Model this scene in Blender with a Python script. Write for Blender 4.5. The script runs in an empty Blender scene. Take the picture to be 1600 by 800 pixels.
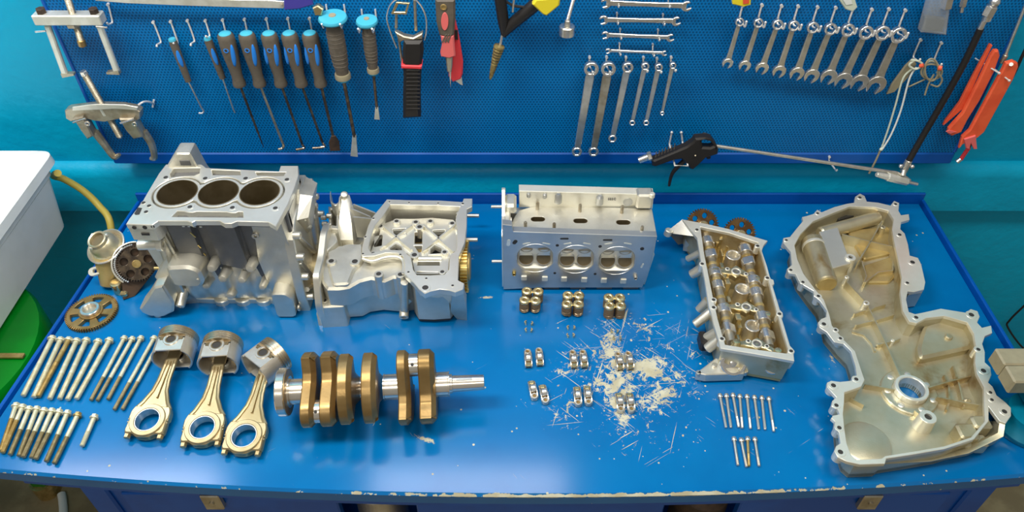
import bpy, math, random
from mathutils import Vector, Matrix
from mathutils.geometry import tessellate_polygon

# ------------------------------------------------------------------ camera, world, lights, exposure
SC = bpy.context.scene
COL = SC.collection
FPX, PITCH, EYE = 1190.0, math.radians(44), 2.1587
_c, _s = math.cos(PITCH), math.sin(PITCH)
cam_data = bpy.data.cameras.new('camera')
cam_data.sensor_width = 36.0
cam_data.lens = 36.0 * FPX / 1600.0
cam_data.clip_start = 0.05
cam = bpy.data.objects.new('camera', cam_data)
cam.location = (0, 0, EYE)
cam.rotation_euler = (math.pi / 2 - PITCH, 0, 0)
COL.objects.link(cam)
SC.camera = cam

world = bpy.data.worlds.new('world')
SC.world = world
world.use_nodes = True
_bg = world.node_tree.nodes['Background']
_bg.inputs[0].default_value = (1.0, 0.98, 0.93, 1)
_bg.inputs[1].default_value = 0.31

def area_light(name, loc, size, energy, color=(1, 1, 1), rot=(0, 0, 0)):
    d = bpy.data.lights.new(name, 'AREA')
    d.shape = 'RECTANGLE'; d.size, d.size_y = size
    d.energy = energy; d.color = color
    o = bpy.data.objects.new(name, d)
    o.location = loc; o.rotation_euler = rot
    COL.objects.link(o)
    return o
# ceiling fluorescent fixtures over the bench and one over the aisle
area_light('fluorescent_tubes', (-1.05, 0.70, 3.0), (1.25, 0.35), 52, (1.0, 0.96, 0.88))
area_light('fluorescent_tubes', (0.75, 0.75, 3.0), (1.25, 0.35), 28, (1.0, 0.96, 0.88))
area_light('fluorescent_tubes', (-0.3, -1.0, 3.0), (1.25, 0.35), 22, (1.0, 0.96, 0.88))
# tubes fixed to the wall above the tool board
area_light('wall_tube', (-1.42, 1.42, 2.18), (0.70, 0.10), 5.5, (0.92, 0.90, 1.0), (math.radians(-20), 0, 0))
area_light('wall_tube', (-0.16, 1.42, 2.18), (0.70, 0.10), 4.0, (0.92, 0.90, 1.0), (math.radians(-20), 0, 0))

SC.view_settings.view_transform = 'Standard'
SC.view_settings.look = 'None'
SC.view_settings.gamma = 1.0
SC.view_settings.use_curve_mapping = False
SC.view_settings.exposure = -0.32

# ------------------------------------------------------------------ pixel helpers (points on real planes)
def _ray(px, py):
    u, v = (px - 800) / FPX, (py - 400) / FPX
    return (u, _c - v * _s, -_s - v * _c)
def T(px, py, z=0.9):
    r = _ray(px, py); t = (z - EYE) / r[2]
    return Vector((r[0] * t, r[1] * t, z))
def W(px, py, y=1.5):
    r = _ray(px, py); t = y / r[1]
    return Vector((r[0] * t, y, EYE + r[2] * t))
BZ = 0.9          # bench top height
PI = math.pi

# ------------------------------------------------------------------ mesh helpers
def area2(p):
    return sum(p[i][0] * p[(i + 1) % len(p)][1] - p[(i + 1) % len(p)][0] * p[i][1] for i in range(len(p)))
def ccw(p):
    p = [(float(a[0]), float(a[1])) for a in p]
    return p if area2(p) > 0 else p[::-1]
def inset(p, b):
    n = len(p); out = []
    for i in range(n):
        ax, ay = p[i - 1]; bx, by = p[i]; cx, cy = p[(i + 1) % n]
        d1 = Vector((bx - ax, by - ay)); d2 = Vector((cx - bx, cy - by))
        if d1.length < 1e-9: d1 = d2.copy()
        if d2.length < 1e-9: d2 = d1.copy()
        d1.normalize(); d2.normalize()
        n1 = Vector((-d1.y, d1.x)); n2 = Vector((-d2.y, d2.x))
        m = n1 + n2
        if m.length < 0.3: m = n1.copy()
        m.normalize()
        k = b / max(0.5, m.dot(n1))
        out.append((bx + m.x * k, by + m.y * k))
    return out
def circ(cx, cy, r, n=20, a0=0.0, ry=None):
    ry = r if ry is None else ry
    return [(cx + r * math.cos(a0 + 2 * PI * i / n), cy + ry * math.sin(a0 + 2 * PI * i / n)) for i in range(n)]
def rect(x0, y0, x1, y1):
    return [(x0, y0), (x1, y0), (x1, y1), (x0, y1)]
def rpoly(p, r, n=4):
    """polygon with rounded corners; r may be a list"""
    out = []; m = len(p)
    for i in range(m):
        a = Vector(p[i - 1][:2]); b = Vector(p[i][:2]); c = Vector(p[(i + 1) % m][:2])
        rr = r[i] if isinstance(r, (list, tuple)) else r
        u = a - b; v = c - b
        lim = 0.45 * min(u.length, v.length)
        k = min(rr, lim)
        if k < 1e-6: out.append((b.x, b.y)); continue
        u.normalize(); v.normalize()
        p0 = b + u * k; p2 = b + v * k
        for j in range(n + 1):
            t = j / n
            q = p0 * (1 - t) ** 2 + b * 2 * t * (1 - t) + p2 * t * t
            out.append((q.x, q.y))
    return out
def slot(cx, cy, L, r, ang=0, n=8):
    ca, sa = math.cos(ang), math.sin(ang); out = []
    for sgn, base in ((1, -PI / 2), (-1, PI / 2)):
        for i in range(n + 1):
            a = base + PI * i / n
            x = sgn * L / 2 + r * math.cos(a); y = r * math.sin(a)
            out.append((cx + x * ca - y * sa, cy + x * sa + y * ca))
    return out
def spline(pts, k=6):
    pts = [Vector(p) for p in pts]; out = []
    for i in range(len(pts) - 1):
        p0 = pts[max(i - 1, 0)]; p1 = pts[i]; p2 = pts[i + 1]; p3 = pts[min(i + 2, len(pts) - 1)]
        for j in range(k):
            t = j / k
            out.append(0.5 * ((2 * p1) + (p2 - p0) * t + (2 * p0 - 5 * p1 + 4 * p2 - p3) * t * t + (3 * p1 - p0 - 3 * p2 + p3) * t ** 3))
    out.append(pts[-1]); return out
def frame(o, z=(0, 0, 1), x=None):
    z = Vector(z).normalized()
    if x is None: x = Vector((1, 0, 0)) if abs(z.x) < 0.9 else Vector((0, 1, 0))
    x = Vector(x); x = (x - z * x.dot(z)).normalized(); y = z.cross(x)
    m = Matrix((x, y, z)).transposed().to_4x4(); m.translation = Vector(o)
    return m
FY = lambda o: frame(o, (0, -1, 0), (1, 0, 0))       # local z towards the viewer, local y up

class MB:
    def __init__(s): s.v = []; s.f = []
    def add(s, vs, fs, M=None):
        b = len(s.v)
        s.v += [tuple(M @ Vector(v)) if M is not None else tuple(v) for v in vs]
        s.f += [tuple(i + b for i in f) for f in fs]
        return s
    def prism(s, poly, z0, z1, holes=(), b=0.0, b0=0.0, M=None, taper=None):
        poly = ccw(poly); holes = [ccw(h) for h in holes]
        vs = []; fs = []
        def ring(p, z):
            i0 = len(vs); vs.extend((x, y, z) for x, y in p); return i0
        def strip(i0, i1, n, flip):
            for i in range(n):
                j = (i + 1) % n
                q = (i0 + i, i0 + j, i1 + j, i1 + i)
                fs.append(q[::-1] if flip else q)
        tops = []; bots = []
        for k, p in enumerate([poly] + holes):
            sg = 1 if k == 0 else -1
            n = len(p); lev = []
            low = p if taper is None or k else inset(p, taper)
            if b0 > 0: lev.append(ring(inset(low, sg * b0), z0)); lev.append(ring(low, z0 + b0))
            else: lev.append(ring(low, z0))
            if b > 0: lev.append(ring(p, z1 - b)); lev.append(ring(inset(p, sg * b), z1))
            else: lev.append(ring(p, z1))
            for a, c in zip(lev, lev[1:]): strip(a, c, n, k > 0)
            bots.append((lev[0], n)); tops.append((lev[-1], n))
        for lst, up in ((tops, True), (bots, False)):
            loops = [[Vector(vs[i0 + i]) for i in range(n)] for i0, n in lst]
            idx = [i0 + i for i0, n in lst for i in range(n)]
            for l in loops:
                for q in l: q.z = 0
            for t in tessellate_polygon(loops):
                a, bb, c = (idx[i] for i in t)
                A, B, C = vs[a], vs[bb], vs[c]
                ar = (B[0] - A[0]) * (C[1] - A[1]) - (C[0] - A[0]) * (B[1] - A[1])
                if abs(ar) < 1e-14: continue
                fs.append((a, bb, c) if (ar > 0) == up else (a, c, bb))
        return s.add(vs, fs, M)
    def box(s, c, d, b=0.0, M=None):
        """centre c, full size d, chamfer b"""
        hx, hy, hz = d[0] / 2, d[1] / 2, d[2] / 2
        b = min(b, hx * 0.95, hy * 0.95, hz * 0.95)
        mm = Matrix.Translation(Vector(c)) if M is None else M @ Matrix.Translation(Vector(c))
        if b <= 0:
            vs = [(x, y, z) for x in (-hx, hx) for y in (-hy, hy) for z in (-hz, hz)]
            fs = [(0, 1, 3, 2), (4, 6, 7, 5), (0, 4, 5, 1), (2, 3, 7, 6), (0, 2, 6, 4), (1, 5, 7, 3)]
            return s.add(vs, fs, mm)
        vs = []; ix = {}
        for sx in (-1, 1):
            for sy in (-1, 1):
                for sz in (-1, 1):
                    ix[sx, sy, sz, 0] = len(vs); vs.append((sx * hx, sy * (hy - b), sz * (hz - b)))
                    ix[sx, sy, sz, 1] = len(vs); vs.append((sx * (hx - b), sy * hy, sz * (hz - b)))
                    ix[sx, sy, sz, 2] = len(vs); vs.append((sx * (hx - b), sy * (hy - b), sz * hz))
        fs = []
        def quad(q):
            A, B, C = (Vector(vs[q[i]]) for i in range(3))
            nrm = (B - A).cross(C - A)
            ctr = sum((Vector(vs[i]) for i in q), Vector())
            fs.append(tuple(q) if nrm.dot(ctr) > 0 else tuple(q[::-1]))
        for g in (-1, 1):
            quad([ix[g, a, c2, 0] for a, c2 in ((-1, -1), (1, -1), (1, 1), (-1, 1))])
            quad([ix[a, g, c2, 1] for a, c2 in ((-1, -1), (1, -1), (1, 1), (-1, 1))])
            quad([ix[a, c2, g, 2] for a, c2 in ((-1, -1), (1, -1), (1, 1), (-1, 1))])
        for a in (-1, 1):
            for c2 in (-1, 1):
                quad([ix[-1, a, c2, 1], ix[1, a, c2, 1], ix[1, a, c2, 2], ix[-1, a, c2, 2]])
                quad([ix[a, -1, c2, 0], ix[a, 1, c2, 0], ix[a, 1, c2, 2], ix[a, -1, c2, 2]])
                quad([ix[a, c2, -1, 0], ix[a, c2, 1, 0], ix[a, c2, 1, 1], ix[a, c2, -1, 1]])
                for g in (-1, 1): quad([ix[a, c2, g, 0], ix[a, c2, g, 1], ix[a, c2, g, 2]])
        return s.add(vs, fs, mm)
    def lathe(s, prof, M=None, n=24, closed=False, arc=None):
        """prof: list of (r, z) going round counter-clockwise seen in the r-z half plane (bottom centre -> outside -> top centre)"""
        vs = []; fs = []; rows = []
        for r, z in prof:
            if r < 1e-7: rows.append([len(vs)]); vs.append((0, 0, z))
            else:
                rows.append(list(range(len(vs), len(vs) + n)))
                vs += [(r * math.cos(2 * PI * i / n), r * math.sin(2 * PI * i / n), z) for i in range(n)]
        pairs = list(zip(rows, rows[1:])) + ([(rows[-1], rows[0])] if closed else [])
        for a, b in pairs:
            for i in range(n):
                j = (i + 1) % n
                if len(a) == 1 and len(b) == 1: break
                if len(a) == 1: fs.append((a[0], b[j], b[i]))
                elif len(b) == 1: fs.append((a[i], a[j], b[0]))
                else: fs.append((a[i], a[j], b[j], b[i]))
        return s.add(vs, fs, M)
    def cyl(s, p0, p1, r0, r1=None, n=16, b=0.0):
        p0 = Vector(p0); p1 = Vector(p1); r1 = r0 if r1 is None else r1
        L = (p1 - p0).length
        prof = [(0, 0)]
        if b > 0: prof += [(r0 - b, 0), (r0, b), (r1, L - b), (r1 - b, L)]
        else: prof += [(r0, 0), (r1, L)]
        prof += [(0, L)]
        return s.lathe(prof, frame(p0, p1 - p0), n)
    def pipe(s, p0, p1, ro, ri, n=24, b=0.0):
        p0 = Vector(p0); p1 = Vector(p1); L = (p1 - p0).length
        if b > 0: prof = [(ri + b, 0), (ro - b, 0), (ro, b), (ro, L - b), (ro - b, L), (ri + b, L), (ri, L - b), (ri, b)]
        else: prof = [(ri, 0), (ro, 0), (ro, L), (ri, L)]
        return s.lathe(prof, frame(p0, p1 - p0), n, closed=True)
    def tube(s, pts, r, n=8, caps=True):
        pts = [Vector(p) for p in pts]; m = len(pts)
        rs = r if isinstance(r, (list, tuple)) else [r] * m
        tan = [(pts[min(i + 1, m - 1)] - pts[max(i - 1, 0)]).normalized() for i in range(m)]
        x = Vector((1, 0, 0)) if abs(tan[0].x) < 0.8 else Vector((0, 1, 0))
        vs = []; fs = []
        for i in range(m):
            x = (x - tan[i] * x.dot(tan[i])).normalized(); y = tan[i].cross(x)
            for k in range(n):
                a = 2 * PI * k / n
                vs.append(pts[i] + (x * math.cos(a) + y * math.sin(a)) * rs[i])
        for i in range(m - 1):
            for k in range(n):
                l = (k + 1) % n
                fs.append((i * n + k, i * n + l, (i + 1) * n + l, (i + 1) * n + k))
        if caps:
            fs.append(tuple(range(n))[::-1]); fs.append(tuple((m - 1) * n + k for k in range(n)))
        return s.add(vs, fs)
    def sphere(s, c, r, n=14, m=8, sc=(1, 1, 1), M=None):
        prof = [(r * math.sin(PI * i / m), -r * math.cos(PI * i / m)) for i in range(m + 1)]
        prof[0] = (0, -r); prof[-1] = (0, r)
        mm = Matrix.Translation(Vector(c)) @ Matrix.Diagonal((sc[0], sc[1], sc[2], 1))
        return s.lathe(prof, mm if M is None else M @ mm, n)
    def torus(s, R, r, M=None, n=28, m=8):
        return s.lathe([(R + r * math.cos(2 * PI * i / m), r * math.sin(2 * PI * i / m)) for i in range(m)], M, n, closed=True)
    def loft(s, loops, caps=True, M=None):
        n = len(loops[0]); vs = [p for l in loops for p in l]; fs = []
        for i in range(len(loops) - 1):
            for k in range(n):
                l = (k + 1) % n
                fs.append((i * n + k, i * n + l, (i + 1) * n + l, (i + 1) * n + k))
        if caps:
            fs.append(tuple(range(n))[::-1]); fs.append(tuple((len(loops) - 1) * n + k for k in range(n)))
        return s.add(vs, fs, M)
    def mesh(s, name, mat, ang=32):
        me = bpy.data.meshes.new(name)
        me.from_pydata(s.v, [], s.f)
        me.validate()
        me.polygons.foreach_set('use_smooth', [True] * len(me.polygons))
        me.set_sharp_from_angle(angle=math.radians(ang))
        me.materials.append(mat); me.update()
        return me
    def build(s, name, mat, parent=None, ang=32, loc=None, rot=None):
        o = bpy.data.objects.new(name, s.mesh(name, mat, ang))
        COL.objects.link(o)
        if parent is not None: o.parent = parent
        if loc is not None: o.location = loc
        if rot is not None: o.rotation_euler = rot
        return o

def tag(o, label, cat, group=None):
    o['label'] = label; o['category'] = cat
    if group: o['group'] = group
    return o
def thing(name, label, cat, loc=(0, 0, 0), rot=(0, 0, 0), group=None):
    o = bpy.data.objects.new(name, None); COL.objects.link(o)
    o.empty_display_size = 0.03
    o.location = loc; o.rotation_euler = rot if isinstance(rot, (tuple, list)) else (0, 0, rot)
    return tag(o, label, cat, group)
def copy_thing(root, loc, rot, label=None, group=None):
    def cp(o, par):
        c = o.copy(); COL.objects.link(c); c.parent = par
        for ch in [k for k in o.children]: cp(ch, c)
        return c
    r = cp(root, None)
    r.location = loc; r.rotation_euler = rot if isinstance(rot, (tuple, list)) else (0, 0, rot)
    if label: r['label'] = label
    if group: r['group'] = group
    return r

# ------------------------------------------------------------------ materials
def nt_of(name):
    m = bpy.data.materials.new(name); m.use_nodes = True
    nt = m.node_tree
    return m, nt, nt.nodes['Principled BSDF']
def N(nt, t, **kw):
    n = nt.nodes.new(t)
    for k, v in kw.items():
        if k.startswith('i_'):
            key = k[2:]
            n.inputs[int(key) if key.isdigit() else key.replace('_', ' ')].default_value = v
        else: setattr(n, k, v)
    return n
def mix(nt, fac, a, b):
    m = N(nt, 'ShaderNodeMix', data_type='RGBA')
    for sock, val in ((m.inputs[0], fac), (m.inputs[6], a), (m.inputs[7], b)):
        if isinstance(val, (int, float)): sock.default_value = val
        elif isinstance(val, tuple): sock.default_value = (*val, 1) if len(val) == 3 else val
        else: nt.links.new(val, sock)
    return m.outputs[2]
def ramp(nt, val, lo, hi, a=0.0, b=1.0, smooth=True):
    m = N(nt, 'ShaderNodeMapRange', interpolation_type='SMOOTHSTEP' if smooth else 'LINEAR')
    nt.links.new(val, m.inputs[0])
    for i, x in ((1, lo), (2, hi), (3, a), (4, b)):
        if isinstance(x, (int, float)): m.inputs[i].default_value = x
        else: nt.links.new(x, m.inputs[i])
    return m.outputs[0]
def mth(nt, op, a, b=0.0):
    m = N(nt, 'ShaderNodeMath', operation=op)
    for i, x in ((0, a), (1, b)):
        if isinstance(x, (int, float)): m.inputs[i].default_value = x
        else: nt.links.new(x, m.inputs[i])
    return m.outputs[0]
def coords(nt):
    return N(nt, 'ShaderNodeTexCoord').outputs['Object']
def noise(nt, co, scale, detail=3, rough=0.5, dist=0.0):
    n = N(nt, 'ShaderNodeTexNoise'); nt.links.new(co, n.inputs['Vector'])
    n.inputs['Scale'].default_value = scale; n.inputs['Detail'].default_value = detail
    n.inputs['Roughness'].default_value = rough; n.inputs['Distortion'].default_value = dist
    return n.outputs[0]
def mat(name, col, metal=0.0, rough=0.5, col2=None, ns=18.0, lo=0.4, hi=0.62, bump=0.0, bs=350.0, rvar=0.0, coat=0.0, col3=None, ns3=8.0, lo3=0.5, hi3=0.65):
    m, nt, p = nt_of(name)
    p.inputs['Metallic'].default_value = metal
    p.inputs['Roughness'].default_value = rough
    p.inputs['Base Color'].default_value = (*col, 1)
    if not metal: p.inputs['Specular IOR Level'].default_value = 0.35
    if coat: p.inputs['Coat Weight'].default_value = coat; p.inputs['Coat Roughness'].default_value = 0.15
    if col2 or bump or rvar or col3:
        co = coords(nt)
    c = None
    if col2:
        nz = noise(nt, co, ns, 4, 0.6)
        c = mix(nt, ramp(nt, nz, lo, hi), col, col2)
    if col3:
        nz3 = noise(nt, co, ns3, 5, 0.65, 0.4)
        c = mix(nt, ramp(nt, nz3, lo3, hi3), c if c is not None else col, col3)
    if c is not None: nt.links.new(c, p.inputs['Base Color'])
    if rvar:
        nz2 = noise(nt, co, ns * 1.7, 3)
        nt.links.new(ramp(nt, nz2, 0.3, 0.7, max(0.05, rough - rvar), rough + rvar), p.inputs['Roughness'])
    if bump:
        bn = N(nt, 'ShaderNodeBump'); bn.inputs['Strength'].default_value = bump; bn.inputs['Distance'].default_value = 0.001
        nt.links.new(noise(nt, co, bs, 2), bn.inputs['Height'])
        nt.links.new(bn.outputs[0], p.inputs['Normal'])
    return m

CAST = mat('cast_aluminium', (0.76, 0.74, 0.65), 0.78, 0.40, (0.66, 0.63, 0.53), 14, 0.3, 0.7, bump=0.25, bs=420, rvar=0.05)
CASTG = mat('grey_casting', (0.125, 0.127, 0.13), 0.35, 0.42, (0.17, 0.17, 0.165), 12, 0.3, 0.7, bump=0.15, bs=420)
MACH = mat('machined_aluminium', (0.86, 0.84, 0.74), 0.72, 0.34, (0.79, 0.76, 0.65), 12, 0.3, 0.7)
MACHG = mat('machined_face', (0.60, 0.61, 0.59), 0.8, 0.34, (0.52, 0.52, 0.49), 10, 0.3, 0.7)
OILY = mat('oily_aluminium', (0.68, 0.63, 0.45), 0.72, 0.34, (0.56, 0.48, 0.29), 9, 0.3, 0.7, bump=0.15, bs=380, rvar=0.05, col3=(0.36, 0.21, 0.05), ns3=7, lo3=0.50, hi3=0.72)
OILD = mat('oil_stained_aluminium', (0.62, 0.49, 0.22), 0.6, 0.36, (0.44, 0.30, 0.10), 12, 0.3, 0.7, bump=0.15, bs=380, rvar=0.05)
OILF = mat('oil_washed_floor', (0.64, 0.60, 0.45), 0.68, 0.36, (0.50, 0.44, 0.27), 8, 0.3, 0.7, bump=0.15, bs=380, rvar=0.06, col3=(0.30, 0.18, 0.05), ns3=6, lo3=0.53, hi3=0.72)
RIM = mat('gasket_face_aluminium', (0.86, 0.85, 0.75), 0.55, 0.34, (0.79, 0.76, 0.64), 14, 0.3, 0.7)
BORE = mat('honed_bore', (0.20, 0.155, 0.085), 0.6, 0.45, (0.14, 0.105, 0.05), 12)
HOLE = mat('recess_shade', (0.035, 0.033, 0.03), 0.2, 0.6)  # near-black colour standing in for the shade inside holes and openings
SPRING = mat('valve_spring_steel', (0.34, 0.24, 0.14), 0.8, 0.34)
RETAIN = mat('brassy_retainer', (0.76, 0.66, 0.40), 0.9, 0.26, (0.62, 0.50, 0.26), 60)
BRONZE = mat('forged_bronze_steel', (0.37, 0.245, 0.10), 0.75, 0.36, (0.27, 0.17, 0.06), 12, 0.3, 0.7, bump=0.12, bs=260, rvar=0.06)
JOUR = mat('ground_journal', (0.82, 0.75, 0.63), 0.92, 0.22)
STEEL = mat('satin_steel', (0.70, 0.67, 0.60), 0.85, 0.32, (0.60, 0.57, 0.49), 40)
CHROME = mat('chrome_steel', (0.84, 0.82, 0.77), 0.9, 0.25, (0.74, 0.71, 0.65), 50)
ROD = mat('forged_rod_steel', (0.60, 0.49, 0.28), 0.8, 0.32, (0.47, 0.36, 0.18), 16, 0.3, 0.7, bump=0.1, bs=320)
PISTON = mat('piston_alloy', (0.76, 0.73, 0.65), 0.75, 0.30, (0.62, 0.57, 0.48), 18, 0.3, 0.7)
PISTONT = mat('piston_ring_land', (0.62, 0.53, 0.38), 0.85, 0.30, (0.46, 0.36, 0.22), 20, 0.3, 0.7)
BOLT = mat('zinc_bolt', (0.72, 0.70, 0.52), 0.45, 0.36, (0.60, 0.57, 0.38), 60)
BOLTD = mat('oily_bolt_thread', (0.40, 0.34, 0.20), 0.7, 0.40, (0.30, 0.25, 0.13), 60)
BOLTB = mat('brown_bolt', (0.55, 0.40, 0.16), 0.7, 0.38, (0.42, 0.29, 0.10), 60)
SPROK = mat('oily_dark_sprocket', (0.13, 0.07, 0.03), 0.7, 0.34, (0.22, 0.13, 0.05), 30)
DARKST = mat('blackened_steel', (0.09, 0.07, 0.055), 0.8, 0.30, (0.20, 0.15, 0.10), 60)
IRON = mat('dull_tool_steel', (0.54, 0.49, 0.38), 0.8, 0.38, (0.40, 0.34, 0.24), 24, bump=0.15, bs=300)
HOOKM = mat('bright_hook_wire', (0.86, 0.85, 0.80), 0.45, 0.25)
WHTMET = mat('pale_plated_steel', (0.74, 0.75, 0.68), 0.5, 0.34, (0.62, 0.62, 0.54), 24)
GEARB = mat('brown_gear_steel', (0.40, 0.26, 0.10), 0.75, 0.38, (0.29, 0.18, 0.06), 20)
BRASS = mat('brass', (0.72, 0.55, 0.20), 0.95, 0.28)
GRIP = mat('brown_grey_rubber', (0.125, 0.105, 0.08), 0.0, 0.55, (0.10, 0.085, 0.065), 40)
BLUEP = mat('blue_plastic', (0.02, 0.22, 0.72), 0.0, 0.35)
TEALP = mat('teal_plastic', (0.06, 0.42, 0.58), 0.0, 0.35)
BLACKP = mat('black_plastic', (0.018, 0.016, 0.015), 0.0, 0.42)
REDP = mat('red_plastic', (0.75, 0.05, 0.06), 0.0, 0.4)
PINKP = mat('pink_red_plastic', (0.80, 0.16, 0.15), 0.0, 0.4)
ORANGEP = mat('orange_plastic', (0.85, 0.13, 0.05), 0.0, 0.38, (0.76, 0.10, 0.04), 20)
YELLOWP = mat('yellow_plastic', (0.80, 0.66, 0.03), 0.0, 0.4)
WHITEP = mat('white_plastic', (0.80, 0.83, 0.80), 0.0, 0.30, (0.74, 0.77, 0.73), 5)
PALEP = mat('pale_green_plastic', (0.62, 0.68, 0.55), 0.0, 0.4)
PURPLEP = mat('purple_plastic', (0.06, 0.05, 0.32), 0.0, 0.4)
GREENP = mat('green_paint', (0.0, 0.20, 0.012), 0.0, 0.30, (0.0, 0.16, 0.01), 6)
HOSE = mat('yellow_hose_rubber', (0.42, 0.33, 0.06), 0.0, 0.45)
CARD = mat('olive_grey_iron', (0.42, 0.37, 0.24), 0.3, 0.5, (0.33, 0.29, 0.19), 12)
TEALPT = mat('teal_machine_paint', (0.0, 0.20, 0.32), 0.1, 0.28, (0.0, 0.16, 0.26), 8, coat=0.3)
BRIST = mat('brass_bristle', (0.34, 0.26, 0.09), 0.5, 0.5, (0.18, 0.13, 0.05), 90)
CLEARP, _nt, _p = nt_of('clear_plastic')
_p.inputs['Base Color'].default_value = (0.75, 0.80, 0.82, 1); _p.inputs['Roughness'].default_value = 0.15
_p.inputs['Transmission Weight'].default_value = 0.75; _p.inputs['IOR'].default_value = 1.2
DKBROWN = mat('rusty_brown_iron', (0.10, 0.06, 0.035), 0.4, 0.6, (0.05, 0.035, 0.025), 25)
# ------------------------------------------------------------------ setting materials
def wall_mat():
    m, nt, p = nt_of('teal_wall_paint')
    co = coords(nt)
    c = mix(nt, ramp(nt, noise(nt, co, 2.2, 4, 0.6), 0.35, 0.68), (0.0, 0.345, 0.56), (0.0, 0.40, 0.63))
    nz = noise(nt, co, 55, 6, 0.75)
    c = mix(nt, ramp(nt, nz, 0.735, 0.76), c, (0.42, 0.55, 0.56))
    nt.links.new(c, p.inputs['Base Color']); p.inputs['Roughness'].default_value = 0.42; p.inputs['Specular IOR Level'].default_value = 0.25
    bn = N(nt, 'ShaderNodeBump'); bn.inputs['Strength'].default_value = 0.5; bn.inputs['Distance'].default_value = 0.004
    nt.links.new(noise(nt, co, 38, 4, 0.55), bn.inputs['Height']); nt.links.new(bn.outputs[0], p.inputs['Normal'])
    return m
WALLM = wall_mat()
FLOORM = mat('brown_concrete', (0.30, 0.24, 0.13), 0, 0.6, (0.22, 0.17, 0.09), 9, bump=0.3, bs=120)
BLUEPT = mat('blue_enamel', (0.0, 0.085, 0.40), 0.0, 0.33, (0.0, 0.07, 0.34), 7, bump=0.04, bs=60)
PEGFR = mat('board_blue_enamel', (0.0, 0.095, 0.42), 0.0, 0.36, (0.0, 0.08, 0.37), 6)

def peg_mat():
    m, nt, p = nt_of('perforated_blue_sheet')
    co = coords(nt); sp = N(nt, 'ShaderNodeSeparateXYZ'); nt.links.new(co, sp.inputs[0])
    px, pz = 0.0074, 0.0064
    x = mth(nt, 'DIVIDE', sp.outputs[0], px); z = mth(nt, 'DIVIDE', sp.outputs[2], pz)
    row = mth(nt, 'FLOOR', z)
    odd = mth(nt, 'MULTIPLY', mth(nt, 'FLOORED_MODULO', row, 2.0), 0.5)
    fx = mth(nt, 'MULTIPLY', mth(nt, 'SUBTRACT', mth(nt, 'FRACT', mth(nt, 'ADD', x, odd)), 0.5), px)
    fz = mth(nt, 'MULTIPLY', mth(nt, 'SUBTRACT', mth(nt, 'FRACT', z), 0.5), pz)
    d = mth(nt, 'SQRT', mth(nt, 'ADD', mth(nt, 'MULTIPLY', fx, fx), mth(nt, 'MULTIPLY', fz, fz)))
    hole = ramp(nt, d, 0.0018, 0.0026, 1.0, 0.0)
    base = mix(nt, ramp(nt, noise(nt, co, 3.5, 3), 0.35, 0.65), (0.0, 0.150, 0.44), (0.0, 0.175, 0.48))
    c = mix(nt, mth(nt, 'MULTIPLY', hole, 0.62), base, (0.0, 0.015, 0.05))
    nt.links.new(c, p.inputs['Base Color']); p.inputs['Roughness'].default_value = 0.40; p.inputs['Specular IOR Level'].default_value = 0.2
    bn = N(nt, 'ShaderNodeBump', invert=True); bn.inputs['Strength'].default_value = 0.35; bn.inputs['Distance'].default_value = 0.001
    nt.links.new(hole, bn.inputs['Height']); nt.links.new(bn.outputs[0], p.inputs['Normal'])
    return m
PEGM = peg_mat()

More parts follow.
